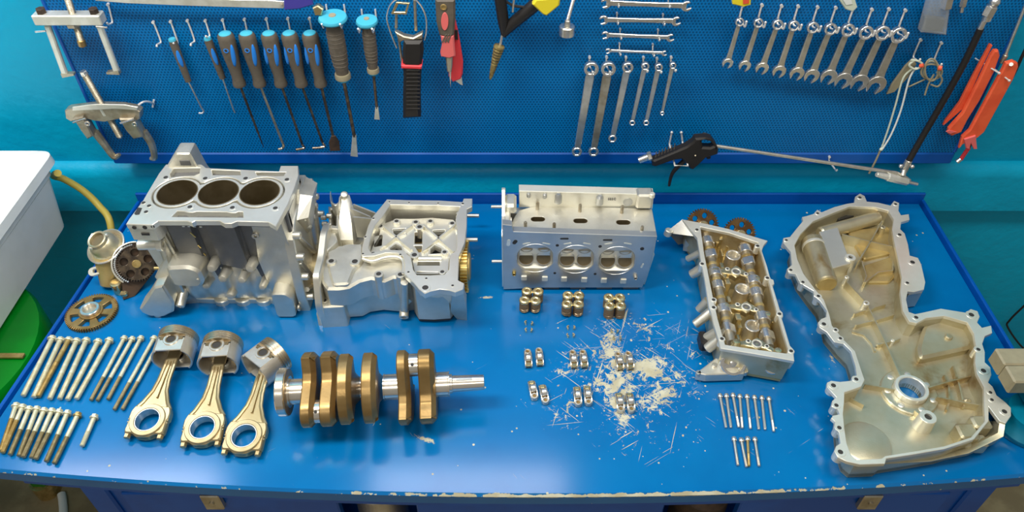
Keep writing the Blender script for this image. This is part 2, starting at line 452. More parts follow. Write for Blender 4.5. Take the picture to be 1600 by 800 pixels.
def bench_mat():
    """blue enamel with chipped-away patches, scratches and specks that show the pale primer"""
    m, nt, p = nt_of('chipped_blue_bench_enamel')
    co = N(nt, 'ShaderNodeNewGeometry').outputs['Position']
    def blob(cx, cy, rx, ry, rot=0.0, k=1.0):
        mp = N(nt, 'ShaderNodeMapping', vector_type='TEXTURE')
        nt.links.new(co, mp.inputs[0])
        mp.inputs['Location'].default_value = (cx, cy, 0.9); mp.inputs['Rotation'].default_value = (0, 0, rot)
        mp.inputs['Scale'].default_value = (rx, ry, 1.0)
        ln = N(nt, 'ShaderNodeVectorMath', operation='LENGTH'); nt.links.new(mp.outputs[0], ln.inputs[0])
        return ramp(nt, ln.outputs['Value'], 0.0, 1.0, k, 0.0)
    def at(px, py): q = T(px, py); return q.x, q.y
    acc = None
    for px, py, rx, ry, rot, k in ((985, 585, .36, .36, 0.3, .95), (1020, 540, .20, .20, 0.3, .85), (890, 640, .16, .14, 0.2, .72), (960, 690, .22, .10, 0.0, .40), (870, 560, .13, .12, 0, .45), (1060, 560, .14, .12, 0.4, .62),
                                   (960, 635, .11, .08, 0, .62), (900, 485, .10, .06, 0, .42), (1240, 640, .055, .05, 0.5, .62), (1300, 560, .012, .055, 0.1, .75),
                                   (660, 685, .085, .016, -0.32, .85), (590, 664, .03, .01, -0.3, .6), (760, 465, .06, .012, 0.05, .8), (738, 405, .016, .012, 0, .8), (1240, 405, .02, .006, 0, .6), (1085, 480, .05, .02, -.4, .6),
                                   (715, 735, .02, .03, 0, .75), (1175, 705, .04, .025, -.3, .5), (800, 760, .3, .05, 0, .30), (1200, 690, .28, .16, 0, .26), (600, 600, .25, .2, 0, .24), (380, 555, .05, .01, .2, .6)):
        g = blob(*at(px, py), rx, ry, rot, k)
        acc = g if acc is None else mth(nt, 'MAXIMUM', acc, g)
    mask = mth(nt, 'MULTIPLY', acc, ramp(nt, noise(nt, co, 11, 3, 0.6), 0.32, 0.68, 0.62, 1.12))
    # flakes
    n1 = noise(nt, co, 58, 8, 0.80, 0.9)
    thr = mth(nt, 'SUBTRACT', 0.80, mth(nt, 'MULTIPLY', mask, 0.385))
    flake = ramp(nt, mth(nt, 'SUBTRACT', n1, thr), 0.0, 0.02)
    # scratches in four directions
    scr = None
    for i, (rot, sx, sy, t) in enumerate(((0.55, 5, 240, .70), (-0.75, 6, 260, .70), (1.25, 5, 220, .71), (2.2, 6, 250, .71), (0.1, 5, 240, .72))):
        mp = N(nt, 'ShaderNodeMapping', vector_type='TEXTURE'); nt.links.new(co, mp.inputs[0])
        mp.inputs['Rotation'].default_value = (0, 0, rot); mp.inputs['Scale'].default_value = (1.0 / sx, 1.0 / sy, 1)
        mp.inputs['Location'].default_value = (i * 3.1, i * 1.7, 0)
        nz = noise(nt, mp.outputs[0], 1.6, 2, 0.5, 0.25)
        th2 = mth(nt, 'SUBTRACT', t + 0.118, mth(nt, 'MULTIPLY', mask, 0.20))
        g = ramp(nt, mth(nt, 'SUBTRACT', nz, th2), 0.0, 0.02)
        scr = g if scr is None else mth(nt, 'MAXIMUM', scr, g)
    # specks over the front half of the bench
    vo = N(nt, 'ShaderNodeTexVoronoi', feature='F1'); nt.links.new(co, vo.inputs['Vector']); vo.inputs['Scale'].default_value = 110
    sp = N(nt, 'ShaderNodeSeparateXYZ'); nt.links.new(vo.outputs['Color'], sp.inputs[0])
    pick = ramp(nt, sp.outputs[0], mth(nt, 'SUBTRACT', 0.972, mth(nt, 'MULTIPLY', mask, 0.30)), 1.0, 0.0, 0.30, False)
    speck = ramp(nt, mth(nt, 'SUBTRACT', pick, vo.outputs['Distance']), 0.0, 0.05)
    # worn front edge
    ps = N(nt, 'ShaderNodeSeparateXYZ'); nt.links.new(co, ps.inputs[0])
    yf = mth(nt, 'ADD', 0.684, mth(nt, 'MULTIPLY', mth(nt, 'POWER', mth(nt, 'ABSOLUTE', mth(nt, 'SUBTRACT', ps.outputs[0], 0.05)), 2.0), 0.05))
    dist = mth(nt, 'SUBTRACT', ps.outputs[1], yf)
    em = ramp(nt, dist, 0.001, 0.011, 1.0, 0.0)
    em = mth(nt, 'MULTIPLY', em, ramp(nt, ps.outputs[2], 0.888, 0.896))
    em = mth(nt, 'MULTIPLY', em, mth(nt, 'ADD', 0.72, mth(nt, 'MULTIPLY', blob(0.2, .69, .75, .4, 0, 1.0), 0.55)))
    edge = ramp(nt, mth(nt, 'SUBTRACT', noise(nt, co, 60, 4, 0.6), mth(nt, 'SUBTRACT', 0.98, mth(nt, 'MULTIPLY', em, 0.52))), 0.0, 0.02)
    chip = mth(nt, 'MAXIMUM', mth(nt, 'MAXIMUM', flake, scr), mth(nt, 'MAXIMUM', speck, edge))
    blue = mix(nt, ramp(nt, noise(nt, co, 5, 4), 0.35, 0.65), (0.0, 0.122, 0.36), (0.0, 0.146, 0.41))
    prim = mix(nt, ramp(nt, noise(nt, co, 30, 3), 0.35, 0.65), (0.58, 0.56, 0.42), (0.44, 0.40, 0.26))
    nt.links.new(mix(nt, chip, blue, prim), p.inputs['Base Color'])
    nt.links.new(ramp(nt, chip, 0.0, 1.0, 0.17, 0.6), p.inputs['Roughness']); p.inputs['Specular IOR Level'].default_value = 0.5
    bn = N(nt, 'ShaderNodeBump', invert=True); bn.inputs['Strength'].default_value = 0.4; bn.inputs['Distance'].default_value = 0.0006
    nt.links.new(chip, bn.inputs['Height']); nt.links.new(bn.outputs[0], p.inputs['Normal'])
    return m
BENCHM = bench_mat()

# ------------------------------------------------------------------ room shell
def struct(name, mb, m):
    o = mb.build(name, m); o['kind'] = 'structure'; return o
WALL_Y = 1.56
struct('floor', MB().box((0, 0, -0.05), (7, 5, 0.1)), FLOORM)
wl = MB(); wl.box((0, WALL_Y + 0.05, 1.6), (7, 0.1, 3.2))
struct('wall_back', wl, WALLM)
# plaster ledge along the wall behind the bench
prof = [(0.0, 0.84), (-0.028, 0.845), (-0.030, 0.955), (-0.026, 0.972), (-0.014, 0.984), (0.0, 0.988)]
tr = MB()
loops = [[(x, WALL_Y + a, b) for a, b in prof] for x in (-3.0, 3.0)]
tr.loft(loops)
struct('trim_1', tr, WALLM)

# ------------------------------------------------------------------ tool board on the wall
PEG = thing('perforated_tool_board', 'blue perforated steel tool board hung on the teal wall', 'tool board', (0.05, WALL_Y, 1.024))
def pegloc(x, y, z): return (x - 0.05, y - WALL_Y, z - 1.024)
PY = 1.500          # front face of the board
x0, x1, zt = -0.975, 1.075, 1.95
MB().box(pegloc((x0 + x1) / 2, PY + 0.003, (1.058 + zt) / 2), (x1 - x0 - 0.014, 0.004, zt - 1.058)).build('perforated_sheet', PEGM, PEG)
MB().box(pegloc((x0 + x1) / 2, PY + 0.028, 1.041), (x1 - x0, 0.060, 0.034), 0.004).build('bottom_flange', PEGFR, PEG)
for xx in (x0 + 0.004, x1 - 0.004):
    MB().box(pegloc(xx, PY + 0.028, (1.058 + zt) / 2), (0.008, 0.060, zt - 1.058), 0.002).build('side_flange', PEGFR, PEG)
MB().box(pegloc((x0 + x1) / 2, PY + 0.028, zt), (x1 - x0, 0.060, 0.034), 0.004).build('top_flange', PEGFR, PEG)

# ------------------------------------------------------------------ workbench
BX0, BX1, BYB = -0.952, 1.046, 1.500
BEN = thing('workbench', 'blue enamelled steel workbench with chipped paint', 'workbench', (0.05, 1.1, 0))
def bl(x, y, z): return (x - 0.05, y - 1.1, z)
def yfront(x): return 0.684 + 0.05 * (x - 0.05) ** 2
BXF = -1.012                      # the bench widens a little towards its front left corner
xs = [BXF + (BX1 - BXF) * i / 24 for i in range(25)]
out = [(x - 0.05, yfront(x) - 1.1) for x in xs] + [(BX1 - 0.05, BYB - 1.1), (BX0 - 0.05, BYB - 1.1)]
MB().prism(out, 0.868, 0.9, b=0.005, b0=0.002).build('bench_top', BENCHM, BEN, ang=25)
lipb = MB().box(bl((BX0 + BX1) / 2, BYB + 0.003, 0.899), (BX1 - BX0 + 0.012, 0.008, 0.062), 0.002)
lipb.build('back_lip', BLUEPT, BEN)
for xa, xb in ((BXF - 0.004, BX0 - 0.004), (BX1 + 0.004, BX1 + 0.004)):
    p0 = Vector((xa, yfront(xa) + 0.012, 0.892)); p1 = Vector((xb, BYB, 0.892))
    MB().box((0, 0, 0), ((p1 - p0).length, 0.008, 0.040 if xa > 0 else 0.030), 0.002, M=frame(bl(*((p0 + p1) / 2)), (0, 0, 1), p1 - p0)).build('side_lip', BLUEPT, BEN)
# rails, panels and legs under the top
rail = MB()
n = 24
lo = [(x - 0.05, yfront(x) - 1.1 + 0.010, 0.846) for x in xs[1:-1]]
rail.prism([(a, b) for a, b, _ in lo] + [(a, b + 0.02) for a, b, _ in lo[::-1]], 0.842, 0.868)
rail.build('front_rail', BLUEPT, BEN)
def panel(xa, xb, name, zlow=0.30, zhi=0.838, y=0.722):
    p = MB().box(bl((xa + xb) / 2, y + 0.01, (zlow + zhi) / 2), (xb - xa, 0.02, zhi - zlow), 0.003).build(name, BLUEPT, BEN)
    return p
pl_ = panel(-0.74, -0.335, 'drawer_front'); pc_ = panel(-0.185, 0.295, 'drawer_front'); pr_ = panel(0.44, 0.83, 'drawer_front')
for par, lx in ((pl_, -0.566), (pr_, 0.676)):
    lt = MB().box(bl(lx, 0.715, 0.825), (0.036, 0.012, 0.05), 0.002)
    lt.cyl(bl(lx, 0.710, 0.826), bl(lx, 0.706, 0.826), 0.005)
    lt.build('latch', IRON, par)
for xx in (-0.80, 0.90):
    MB().box(bl(xx, 0.76, 0.434), (0.05, 0.05, 0.868), 0.004).build('leg', BLUEPT, BEN)
    MB().box(bl(xx, 1.44, 0.434), (0.05, 0.05, 0.868), 0.004).build('leg', BLUEPT, BEN)
for sgn, xx in ((1, -0.775), (-1, 0.875)):
    MB().prism([(0, 0), (sgn * 0.14, 0), (0, -0.19)], -0.003, 0.003, M=FY(bl(xx, 0.745, 0.846))).build('gusset', BLUEPT, BEN)
    MB().box(bl(xx - sgn * 0.03, 1.1, 0.845), (0.03, 0.66, 0.045), 0.003).build('side_rail', BLUEPT, BEN)
MB().box(bl(0.05, 1.1, 0.42), (1.70, 0.66, 0.02), 0.003).build('shelf', BLUEPT, BEN)
# things kept on the shelf under the bench
cq = W(582, 784, 0.72)
can = thing('metal_pot', 'silver metal pot on the shelf under the workbench', 'pot', (cq.x, 0.775, 0.43))
hgt = cq.z - 0.43
MB().lathe([(0, 0), (0.045, 0), (0.05, 0.006), (0.05, hgt - 0.02), (0.054, hgt - 0.012), (0.054, hgt - 0.004), (0.048, hgt), (0.0, hgt - 0.001)], n=32).build('body', CHROME, can)
MB().torus(0.052, 0.003, Matrix.Translation((0, 0, hgt - 0.012))).build('rolled_rim', CHROME, can)
bq = W(1112, 788, 0.73)
bk = thing('rusty_hub', 'rusty brown iron hub on the shelf under the workbench', 'hub', (bq.x, 0.785, 0.43))
hg = bq.z - 0.43
MB().lathe([(0, 0), (0.055, 0), (0.055, hg - 0.03), (0.045, hg - 0.02), (0.045, hg), (0.022, hg), (0.02, hg - 0.03), (0, hg - 0.03)], n=28).build('body', DKBROWN, bk)
for i in range(5):
    a = 2 * PI * i / 5
    MB().cyl((0.034 * math.cos(a), 0.034 * math.sin(a), hg - 0.005), (0.034 * math.cos(a), 0.034 * math.sin(a), hg + 0.008), 0.005, n=6).build('stud', IRON, bk)

# ------------------------------------------------------------------ parts washer on the left
PWX, PWY = -1.42, 1.12
PW = thing('parts_washer', 'parts washer with white lidded basin on a green sump', 'parts washer', (PWX, PWY, 0))
def pw(x, y, z): return (x - PWX, y - PWY, z)
def basin_loop(xr, yb, z, r=0.03, xl=-1.80, yf=0.70):
    return [(x - PWX, y - PWY, z) for x, y in rpoly([(xl, yf), (xr, yf), (xr, yb), (xl, yb)], r, 5)]
bs = MB().loft([basin_loop(-1.125, 1.43, 0.885), basin_loop(-1.118, 1.438, 0.89), basin_loop(-1.098, 1.448, 1.036)])
bs.build('basin', WHITEP, PW)
sk = MB().loft([basin_loop(-1.106, 1.442, 1.034), basin_loop(-1.106, 1.442, 1.041), basin_loop(-1.093, 1.452, 1.042), basin_loop(-1.090, 1.452, 1.062), basin_loop(-1.104, 1.444, 1.063), basin_loop(-1.104, 1.444, 1.069)])
sk.build('basin_rim', WHITEP, PW)
ld = MB().loft([basin_loop(-1.080, 1.456, 1.068), basin_loop(-1.074, 1.46, 1.072), basin_loop(-1.076, 1.458, 1.094), basin_loop(-1.084, 1.45, 1.100), basin_loop(-1.14, 1.40, 1.102, xl=-1.74, yf=0.76)])
ld.build('lid', WHITEP, PW)
sx, sy = -1.275, 1.02
pr = [(0, 0.62), (0.16, 0.62), (0.215, 0.66), (0.243, 0.72), (0.25, 0.80), (0.25, 0.865), (0.244, 0.878), (0.0, 0.882)]
sump = MB().lathe(pr, Matrix.Translation(pw(sx, sy, 0)), n=48).build('sump', GREENP, PW)
a_, b_ = T(-60, 556, 0.884), T(38, 555, 0.884)
MB().box(pw((a_.x + b_.x) / 2, a_.y, 0.884), ((b_ - a_).length, 0.012, 0.006), 0.001).build('hinge_strip', BOLTB, sump)
for lx, ly in ((-1.43, 1.19), (-1.70, 1.19), (-1.43, 0.80), (-1.70, 0.80)):
    lg = MB().box(pw(lx, ly, 0.47), (0.04, 0.04, 0.83), 0.003).build('leg', GREENP, PW)
    MB().cyl(pw(lx, ly, 0), pw(lx, ly, 0.06), 0.035).build('foot', BOLTB, lg)
# hoses
hz = [W(46, 272, 1.43), W(75, 272, 1.462), W(100, 280, 1.475), W(130, 298, 1.475), W(155, 322, 1.46), Vector((-1.0, 1.42, 0.90)), Vector((-1.005, 1.36, 0.80)), Vector((-1.01, 1.30, 0.66))]
hz[0] = Vector((-1.073, 1.43, 1.050)); hz[1] = W(84, 275, 1.472)
tag(MB().tube(spline(hz, 8), 0.0085, 12).build('rubber_hose', HOSE), 'dull yellow rubber hose arching from the white basin behind the bench', 'hose')
wz = [T(96, 772, 0.012), T(97, 777, 0.012), T(98, 784, 0.012), T(99, 800, 0.012), T(97, 830, 0.012)]
tag(MB().tube(spline(wz, 8), 0.012, 12).build('plastic_tube', WHITEP), 'white plastic tube lying on the brown floor under the bench', 'tube')
# cable by the right wall
cz = [W(1640, 440, 1.53), W(1600, 478, 1.53), W(1578, 500, 1.53), W(1575, 512, 1.53), W(1600, 545, 1.53), W(1630, 560, 1.53)]
tag(MB().tube(spline(cz, 6), 0.003, 6).build('power_cable', BLACKP), 'thin black cable looping down the teal wall beside the bench', 'cable')

# ------------------------------------------------------------------ bench vice at the right front corner
VC = thing('bench_vice', 'teal painted bench vice with olive iron jaws', 'vice', (0.990, 0.832, BZ), 0)
v = MB().lathe([(0, 0), (0.056, 0), (0.058, 0.004), (0.058, 0.012), (0.050, 0.022), (0.045, 0.03), (0.045, 0.045), (0, 0.045)], n=36)
v.build('swivel_base', TEALPT, VC)
v = MB().box((0.02, 0.02, 0.066), (0.075, 0.15, 0.05), 0.012); v.box((0.02, 0.055, 0.088), (0.10, 0.05, 0.05), 0.01)
v.build('body', TEALPT, VC)
MB().box((0.02, -0.085, 0.066), (0.055, 0.10, 0.04), 0.008).build('slide', TEALPT, VC)
for yy in (0.070, 0.029):
    MB().box((0.012, yy, 0.108), (0.165, 0.040, 0.036), 0.003).build('jaw', CARD, VC)
MB().cyl((0.02, -0.135, 0.066), (0.02, -0.165, 0.066), 0.014, b=0.002).build('screw_head', STEEL, VC)
MB().tube([(-0.05, -0.152, 0.075), (0.09, -0.152, 0.05)], 0.006).build('handle_bar', STEEL, VC)
# ------------------------------------------------------------------ engine castings
FX = lambda o: frame(o, (1, 0, 0), (0, 1, 0))        # local z = +x, local x = +y, local y = up
def tracer(ox, oy, k, O):
    """crop pixel -> local (x, y) on the horizontal plane z above the thing's origin"""
    def f(cx, cy, z):
        p = T(ox + cx * k, oy + cy * k, O[2] + z); return (p.x - O[0], p.y - O[1])
    return f
def ftracer(ox, oy, k, O):
    """crop pixel -> local (x, z) on the vertical plane y from the thing's origin"""
    def f(cx, cy, y):
        p = W(ox + cx * k, oy + cy * k, O[1] + y); return (p.x - O[0], p.z - O[2])
    return f
def lobed(cs, r, waist, n=18):
    """outline of touching round barrels"""
    xs = []; L = cs[0][0] - r; R = cs[-1][0] + r; cy = cs[0][1]
    m = n * len(cs)
    xs = [L + (R - L) * (0.5 - 0.5 * math.cos(PI * i / m)) for i in range(m + 1)]
    def h(x):
        best = 0
        for cx, _ in cs:
            d = r * r - (x - cx) ** 2
            if d > 0: best = max(best, math.sqrt(d))
        if cs[0][0] < x < cs[-1][0]: best = max(best, waist)
        return best
    up = [(x, cy + h(x)) for x in xs]; dn = [(x, cy - h(x)) for x in xs[1:-1]]
    return dn + up[::-1]
def boss(par, name, m, x, y, z0, z1, ro, ri, n=18, depth=0.012, hm=None):
    """raised ring with a solid dark disc painting the shade of its hole: a part and its sub-part"""
    o = MB().lathe([(ro, z0), (ro, z1 - 0.0007), (ro - 0.0007, z1), (ri, z1), (ri, z1 - depth)], Matrix.Translation((x, y, 0)), n).build(name, m, par)
    MB().lathe([(0, z1 - depth), (ri * 0.999, z1 - depth), (ri * 0.999, z1 - 0.0002), (0, z1 - 0.0002)], Matrix.Translation((x, y, 0)), n).build('hole', hm or HOLE, o)
    return o

# ================================================================== cylinder block
OB = Vector((-0.612, 1.207, BZ))
BLK = thing('cylinder_block', 'aluminium three-cylinder engine block standing upright with three open bores', 'engine block', OB)
tb = tracer(180, 220, 0.3626, OB); fb = ftracer(180, 220, 0.3626, OB); fd = ftracer(230, 330, 0.2249, OB)
DZ = 0.27
deck = [tb(x, y, DZ) for x, y in ((46, 358), (60, 335), (120, 255), (152, 200), (188, 140), (218, 101), (372, 101), (392, 116), (705, 131), (713, 107), (788, 107), (790, 150), (772, 205), (745, 272),
                                  (692, 369), (660, 350), (525, 346), (500, 356), (470, 356), (450, 344), (345, 344), (330, 352), (310, 345), (184, 345), (160, 362))]
bores = [tb(268, 222, DZ), tb(445, 222, DZ), tb(623, 222, DZ)]
cy = sum(b[1] for b in bores) / 3
pitch = (bores[2][0] - bores[0][0]) / 2
bores = [(bores[1][0] + (i - 1) * pitch, cy) for i in range(3)]
RB = 0.0405
jo = lobed(bores, RB + 0.0098, 0.029); ji = lobed(bores, RB + 0.0060, 0.024)
pk = [[tb(x, y, DZ) for x, y in q] for q in (
    ((236, 142), (252, 118), (366, 116), (362, 140), (340, 149), (300, 150), (240, 156)),
    ((415, 124), (538, 129), (540, 147), (480, 147), (420, 147)),
    ((605, 134), (735, 134), (726, 150), (690, 151), (612, 148)),
    ((241, 327), (266, 302), (298, 303), (312, 308), (335, 308), (350, 304), (480, 306), (495, 310), (517, 310), (532, 304), (550, 306), (552, 330)))]
bolts = [tb(x, y, DZ) for x, y in ((218, 158), (388, 162), (562, 162), (740, 167), (322, 285), (505, 288), (690, 290))]
small = [tb(x, y, DZ) for x, y in ((122, 267), (146, 280), (133, 306))]
sl = [tb(x, y, DZ) for x, y in ((88, 320), (82, 314), (98, 288), (116, 290), (104, 318))]
bh = [circ(x, y, 0.0052, 14) for x, y in bolts] + [circ(x, y, 0.0048, 12) for x, y in small] + [sl]
dm = MB().prism(deck, DZ - 0.012, DZ, holes=[jo] + pk, b=0.0012)
# bolt bosses stand on the deck; the barrels are a separate island inside the water jacket
DECK = dm.build('deck', MACH, BLK)
isl = MB().prism(ji, DZ - 0.06, DZ, holes=[circ(x, y, RB, 36) for x, y in bores], b=0.0008)
isl.build('barrel_top', MACH, BLK)
for x, y in bolts: boss(BLK, 'bolt_boss', MACH, x, y, DZ - 0.02, DZ + 0.0006, 0.0088, 0.0048, depth=0.006)
for x, y in small: boss(BLK, 'bolt_boss', MACH, x, y, DZ - 0.02, DZ + 0.0004, 0.0056, 0.0042, depth=0.006)
MB().prism(sl, DZ - 0.001, DZ + 0.0005).build('water_slot', HOLE, BLK)
for x, y in bores:
    MB().lathe([(RB - 0.0012, 0.02), (RB, 0.02), (RB, DZ + 0.0004), (RB - 0.0012, DZ + 0.0004)], Matrix.Translation((x, y, 0)), 48, closed=True).build('cylinder_liner', BORE, BLK)
MB().prism(inset(ccw(deck), 0.004), DZ - 0.017, DZ - 0.0118, holes=[ji]).build('shaded_jacket_floor', CASTG, BLK)  # grey casting, its dark tone also standing in for shade in groove and pockets
# main body and front wall
x_l, x_r = -0.131, 0.161
body = MB()
for za, zb_, d in ((0.0, DZ - 0.03, 0.0),):
    pass
# hollow body: four walls so that the bores stay open
yb, yfw = 0.080, -0.050
body.box(((x_l + x_r) / 2, yb - 0.01, 0.129), (x_r - x_l, 0.02, 0.254), 0.004)
body.box((x_l + 0.008, 0.015, 0.129), (0.016, 0.125, 0.254), 0.004)
body.box((x_r - 0.008, 0.015, 0.129), (0.016, 0.125, 0.254), 0.004)
body.build('block_wall', CAST, BLK)
wall = MB().box(((x_l + x_r) / 2, yfw + 0.008, 0.165), (x_r - x_l, 0.016, 0.185), 0.002)
for xa, xb in ((-0.088, -0.030), (-0.010, 0.058)):
    wall.loft([[(xa, yfw - 0.001, 0.256), (xb, yfw - 0.001, 0.256), (xb + 0.003, yfw - 0.001, 0.10), (xa + 0.003, yfw - 0.001, 0.12)],
               [(xa + 0.006, yfw - 0.016, 0.255), (xb - 0.006, yfw - 0.016, 0.255), (xb - 0.004, yfw - 0.011, 0.108), (xa + 0.008, yfw - 0.011, 0.128)]])
wall.build('front_wall', CASTG, BLK)
# plugs and the stamped marks on the front wall
for cx_, cy_ in ((480, 155), (755, 165)):
    x, z = fd(cx_, cy_, yfw - 0.006)
    MB().lathe([(0.0035, 0.0), (0.0075, 0.0), (0.0075, 0.011), (0.0035, 0.011), (0.003, 0.003), (0, 0.003)], FY((x, yfw, z)), 16).build('screw_plug', STEEL, BLK)
for cx_, cy_ in ((252, 104), (290, 104), (330, 106), (372, 108)):
    x, z = fd(cx_, cy_, yfw - 0.016); MB().box((x, yfw - 0.0165, z), (0.0055, 0.002, 0.004), 0.0008).build('casting_pip', RIM, BLK)
for cx_, cy_, l, a in ((318, 165, 0.015, -1.05), (363, 245, 0.009, -1.1), (400, 300, 0.007, -1.1)):
    x, z = fd(cx_, cy_, yfw - 0.0155)
    MB().box((0, 0, 0), (l, 0.0022, 0.0016), M=frame((x, yfw - 0.0155, z), (0, -1, 0), (math.cos(a), 0, math.sin(a)))).build('casting_mark', BRASS, BLK)
# left chunk under the deck with holes in its face
ch = MB()
lf = [tb(x, y, DZ) for x, y in ((46, 358), (122, 253), (210, 300), (184, 345), (160, 362))]
lf = inset(ccw(lf), 0.0008)
ch.prism(lf, 0.224, DZ - 0.002, b0=0.003)
ch.build('corner_block', CAST, BLK)
yv = min(q[1] for q in lf)
for cx_, cy_, r in ((82, 374, 0.0042), (128, 373, 0.0045), (162, 370, 0.0036)):
    x, z = fb(cx_, cy_, yv); MB().lathe([(0, 0), (r, 0), (r, 0.0012), (0, 0.0012)], FY((x, yv + 0.0005, z)), 14).build('threaded_hole', HOLE, BLK)
x, z = fb(130, 402, yv); MB().box((x, yv, z), (0.016, 0.002, 0.007), 0.0008).build('core_slot', HOLE, BLK)
tubep = MB()
x0_, z0_ = fb(92, 450, -0.08); x1_, z1_ = fb(185, 455, -0.08)
tubep.cyl((x0_, -0.075, z0_ - 0.004), (x1_, -0.072, z1_ - 0.002), 0.0105, n=20, b=0.0015)
tubep.pipe((x1_ - 0.004, -0.072, z1_ - 0.002), (x1_ + 0.008, -0.072, z1_ - 0.002), 0.014, 0.006, b=0.001)
tubep.build('breather_stub', RIM, BLK)
lw = MB()
def lwl(xo, yo, z): return [(xo, yo, z), (-0.09, -0.054, z), (-0.09, -0.042, z), (-0.117, -0.042, z), (-0.117, 0.05, z), (-0.13, 0.05, z)]
lw.loft([lwl(-0.13, -0.06, 0.240), lwl(-0.150, -0.052, 0.16), lwl(-0.138, -0.058, 0.10), lwl(-0.135, -0.06, 0.0)])
lw.cyl((-0.115, -0.045, 0.225), (-0.105, -0.062, 0.10), 0.012, 0.015, n=14)
lw.tube([(-0.10, -0.055, 0.225), (-0.092, -0.06, 0.16), (-0.085, -0.065, 0.12)], 0.004, 8)
lw.build('left_wall', CAST, BLK)
# filter boss
fm = MB()
x, z = fb(312, 572, -0.09)
fo = rpoly([(-0.034, -0.026), (0.022, -0.030), (0.036, -0.012), (0.034, 0.022), (0.014, 0.034), (-0.034, 0.030)], 0.012, 5)
fm.prism(fo, -0.002, 0.052, b=0.006, M=FY((x, -0.052, z)))
fm.lathe([(0.0025, 0.0), (0.0025, 0.0015), (0.0, 0.0015)], FY((x + 0.024, -0.104, z - 0.004)), 10)
fm.build('filter_boss', CAST, BLK)
# pegs on the skirt
for i, (cx_, cy_, r) in enumerate(((450, 400, 0.0105), (528, 470, 0.011), (412, 522, 0.0085), (582, 590, 0.010), (662, 482, 0.0095), (718, 400, 0.0105), (803, 530, 0.0085))):
    x, z = fd(cx_, cy_, -0.082)
    MB().lathe([(0, 0), (r * 1.25, 0), (r, 0.022), (r * 0.96, 0.036), (r * 0.7, 0.0425), (0, 0.044)], frame((x, -0.045, z - 0.006), (0, -1, 0.22)), 16).build('casting_peg', CAST, BLK)
# skirt with scalloped foot flange
sk = MB()
prof = [(-0.050, 0.108), (-0.056, 0.085), (-0.062, 0.055), (-0.056, 0.025), (-0.052, 0.012)]
nx = 30; rows = []
for i in range(nx + 1):
    x = -0.10 + 0.235 * i / nx
    w = 0.006 * math.sin(i * 1.05) + 0.004 * math.sin(i * 0.5)
    rows.append([(x, y - (w if 0 < j < 4 else 0) + (0), z) for j, (y, z) in enumerate(prof)] + [(x, -0.03, 0.012), (x, -0.03, 0.108)])
sk.loft(rows)
sk.build('crankcase_skirt', CAST, BLK, ang=60)
fl = [(-0.125, 0.075), (-0.125, -0.052), (-0.06, -0.056)]
for cxs in (-0.035, 0.012, 0.058):
    fl += [(cxs - 0.016, -0.056)] + [(cxs + 0.015 * math.cos(a), -0.056 - 0.010 * math.sin(a)) for a in (PI * 0.8, PI * 0.6, PI * 0.4, PI * 0.2)] + [(cxs + 0.016, -0.056)]
fl += [(0.10, -0.066), (0.16, -0.066), (0.16, 0.075)]
MB().prism(fl, 0.0, 0.014, b=0.002).build('foot_flange', MACH, BLK)
# left lug
lg = MB()
pts = [(-0.196, 0.030), (-0.172, 0.058), (-0.142, 0.098), (-0.120, 0.104), (-0.114, 0.050), (-0.124, 0.020), (-0.150, 0.004), (-0.180, 0.006), (-0.195, 0.018)]
lg.prism(rpoly(pts, 0.003, 2), -0.010, 0.026, b=0.004, M=FY((0, -0.075, 0)))
lg.prism([(-0.150, 0.098), (-0.105, 0.16), (-0.10, 0.03), (-0.135, 0.02)], -0.02, 0.012, b=0.003, M=FY((0, -0.06, 0)))
lg.build('mounting_lug', CAST, BLK)
MB().pipe((-0.166, -0.088, 0.0), (-0.166, -0.088, 0.020), 0.011, 0.005, b=0.001).build('lug_bush', CAST, BLK)
lt = MB()
lt.lathe([(0, 0), (0.010, 0), (0.010, 0.038), (0.0075, 0.041), (0.0045, 0.041), (0.004, 0.034), (0, 0.034)], frame((-0.105, -0.058, 0.048), (-0.15, -1, -0.55)), 16)
lt.build('oil_return_stub', CAST, BLK)
# right end: flared wall, foot, clutch-side flange with the half bearing arch
rw = MB()
def rwl(xi, yi, xo, yo, yb_, z): return [(xi, yi, z), (xo, yo, z), (xo + 0.010, yb_, z), (0.1445, yb_, z), (0.1445, -0.040, z), (xi, -0.040, z)]
rw.loft([rwl(0.085, -0.055, 0.152, -0.072, 0.05, 0.257), rwl(0.083, -0.055, 0.154, -0.066, 0.06, 0.19), rwl(0.078, -0.060, 0.158, -0.070, 0.07, 0.138), rwl(0.086, -0.064, 0.150, -0.072, 0.07, 0.065), rwl(0.092, -0.060, 0.148, -0.068, 0.07, 0.0)])
rw.build('right_wall', CAST, BLK)
ft = MB()
fx0, fz0 = fd(955, 660, -0.095)
ft.prism(rpoly([(-0.022, -0.036), (0.020, -0.036), (0.024, 0.024), (0.012, 0.040), (-0.020, 0.040)], 0.01, 4), 0, 0.045, b=0.003, M=FY((fx0, -0.055, 0.038)))
ft.build('mounting_foot', CAST, BLK)
fh = MB(); fh.pipe((fx0 + 0.024, -0.085, 0.018), (fx0 + 0.029, -0.085, 0.018), 0.008, 0.004, b=0.0008); fh.build('dowel', STEEL, BLK)
fp = [(-0.078, 0.0), (-0.082, 0.05), (-0.076, 0.12), (-0.064, 0.20), (-0.030, 0.222), (0.020, 0.225), (0.045, 0.245), (0.100, 0.240), (0.118, 0.205), (0.132, 0.13), (0.135, 0.0), (0.085, 0.0)]
fp += [(0.030 + 0.055 * math.cos(a), 0.055 * math.sin(a)) for a in [PI * i / 14 for i in range(1, 14)]] + [(-0.025, 0.0)]
fl2 = MB().prism(fp, -0.012, 0.008, b=0.002, M=FX((0.158, 0, 0)))
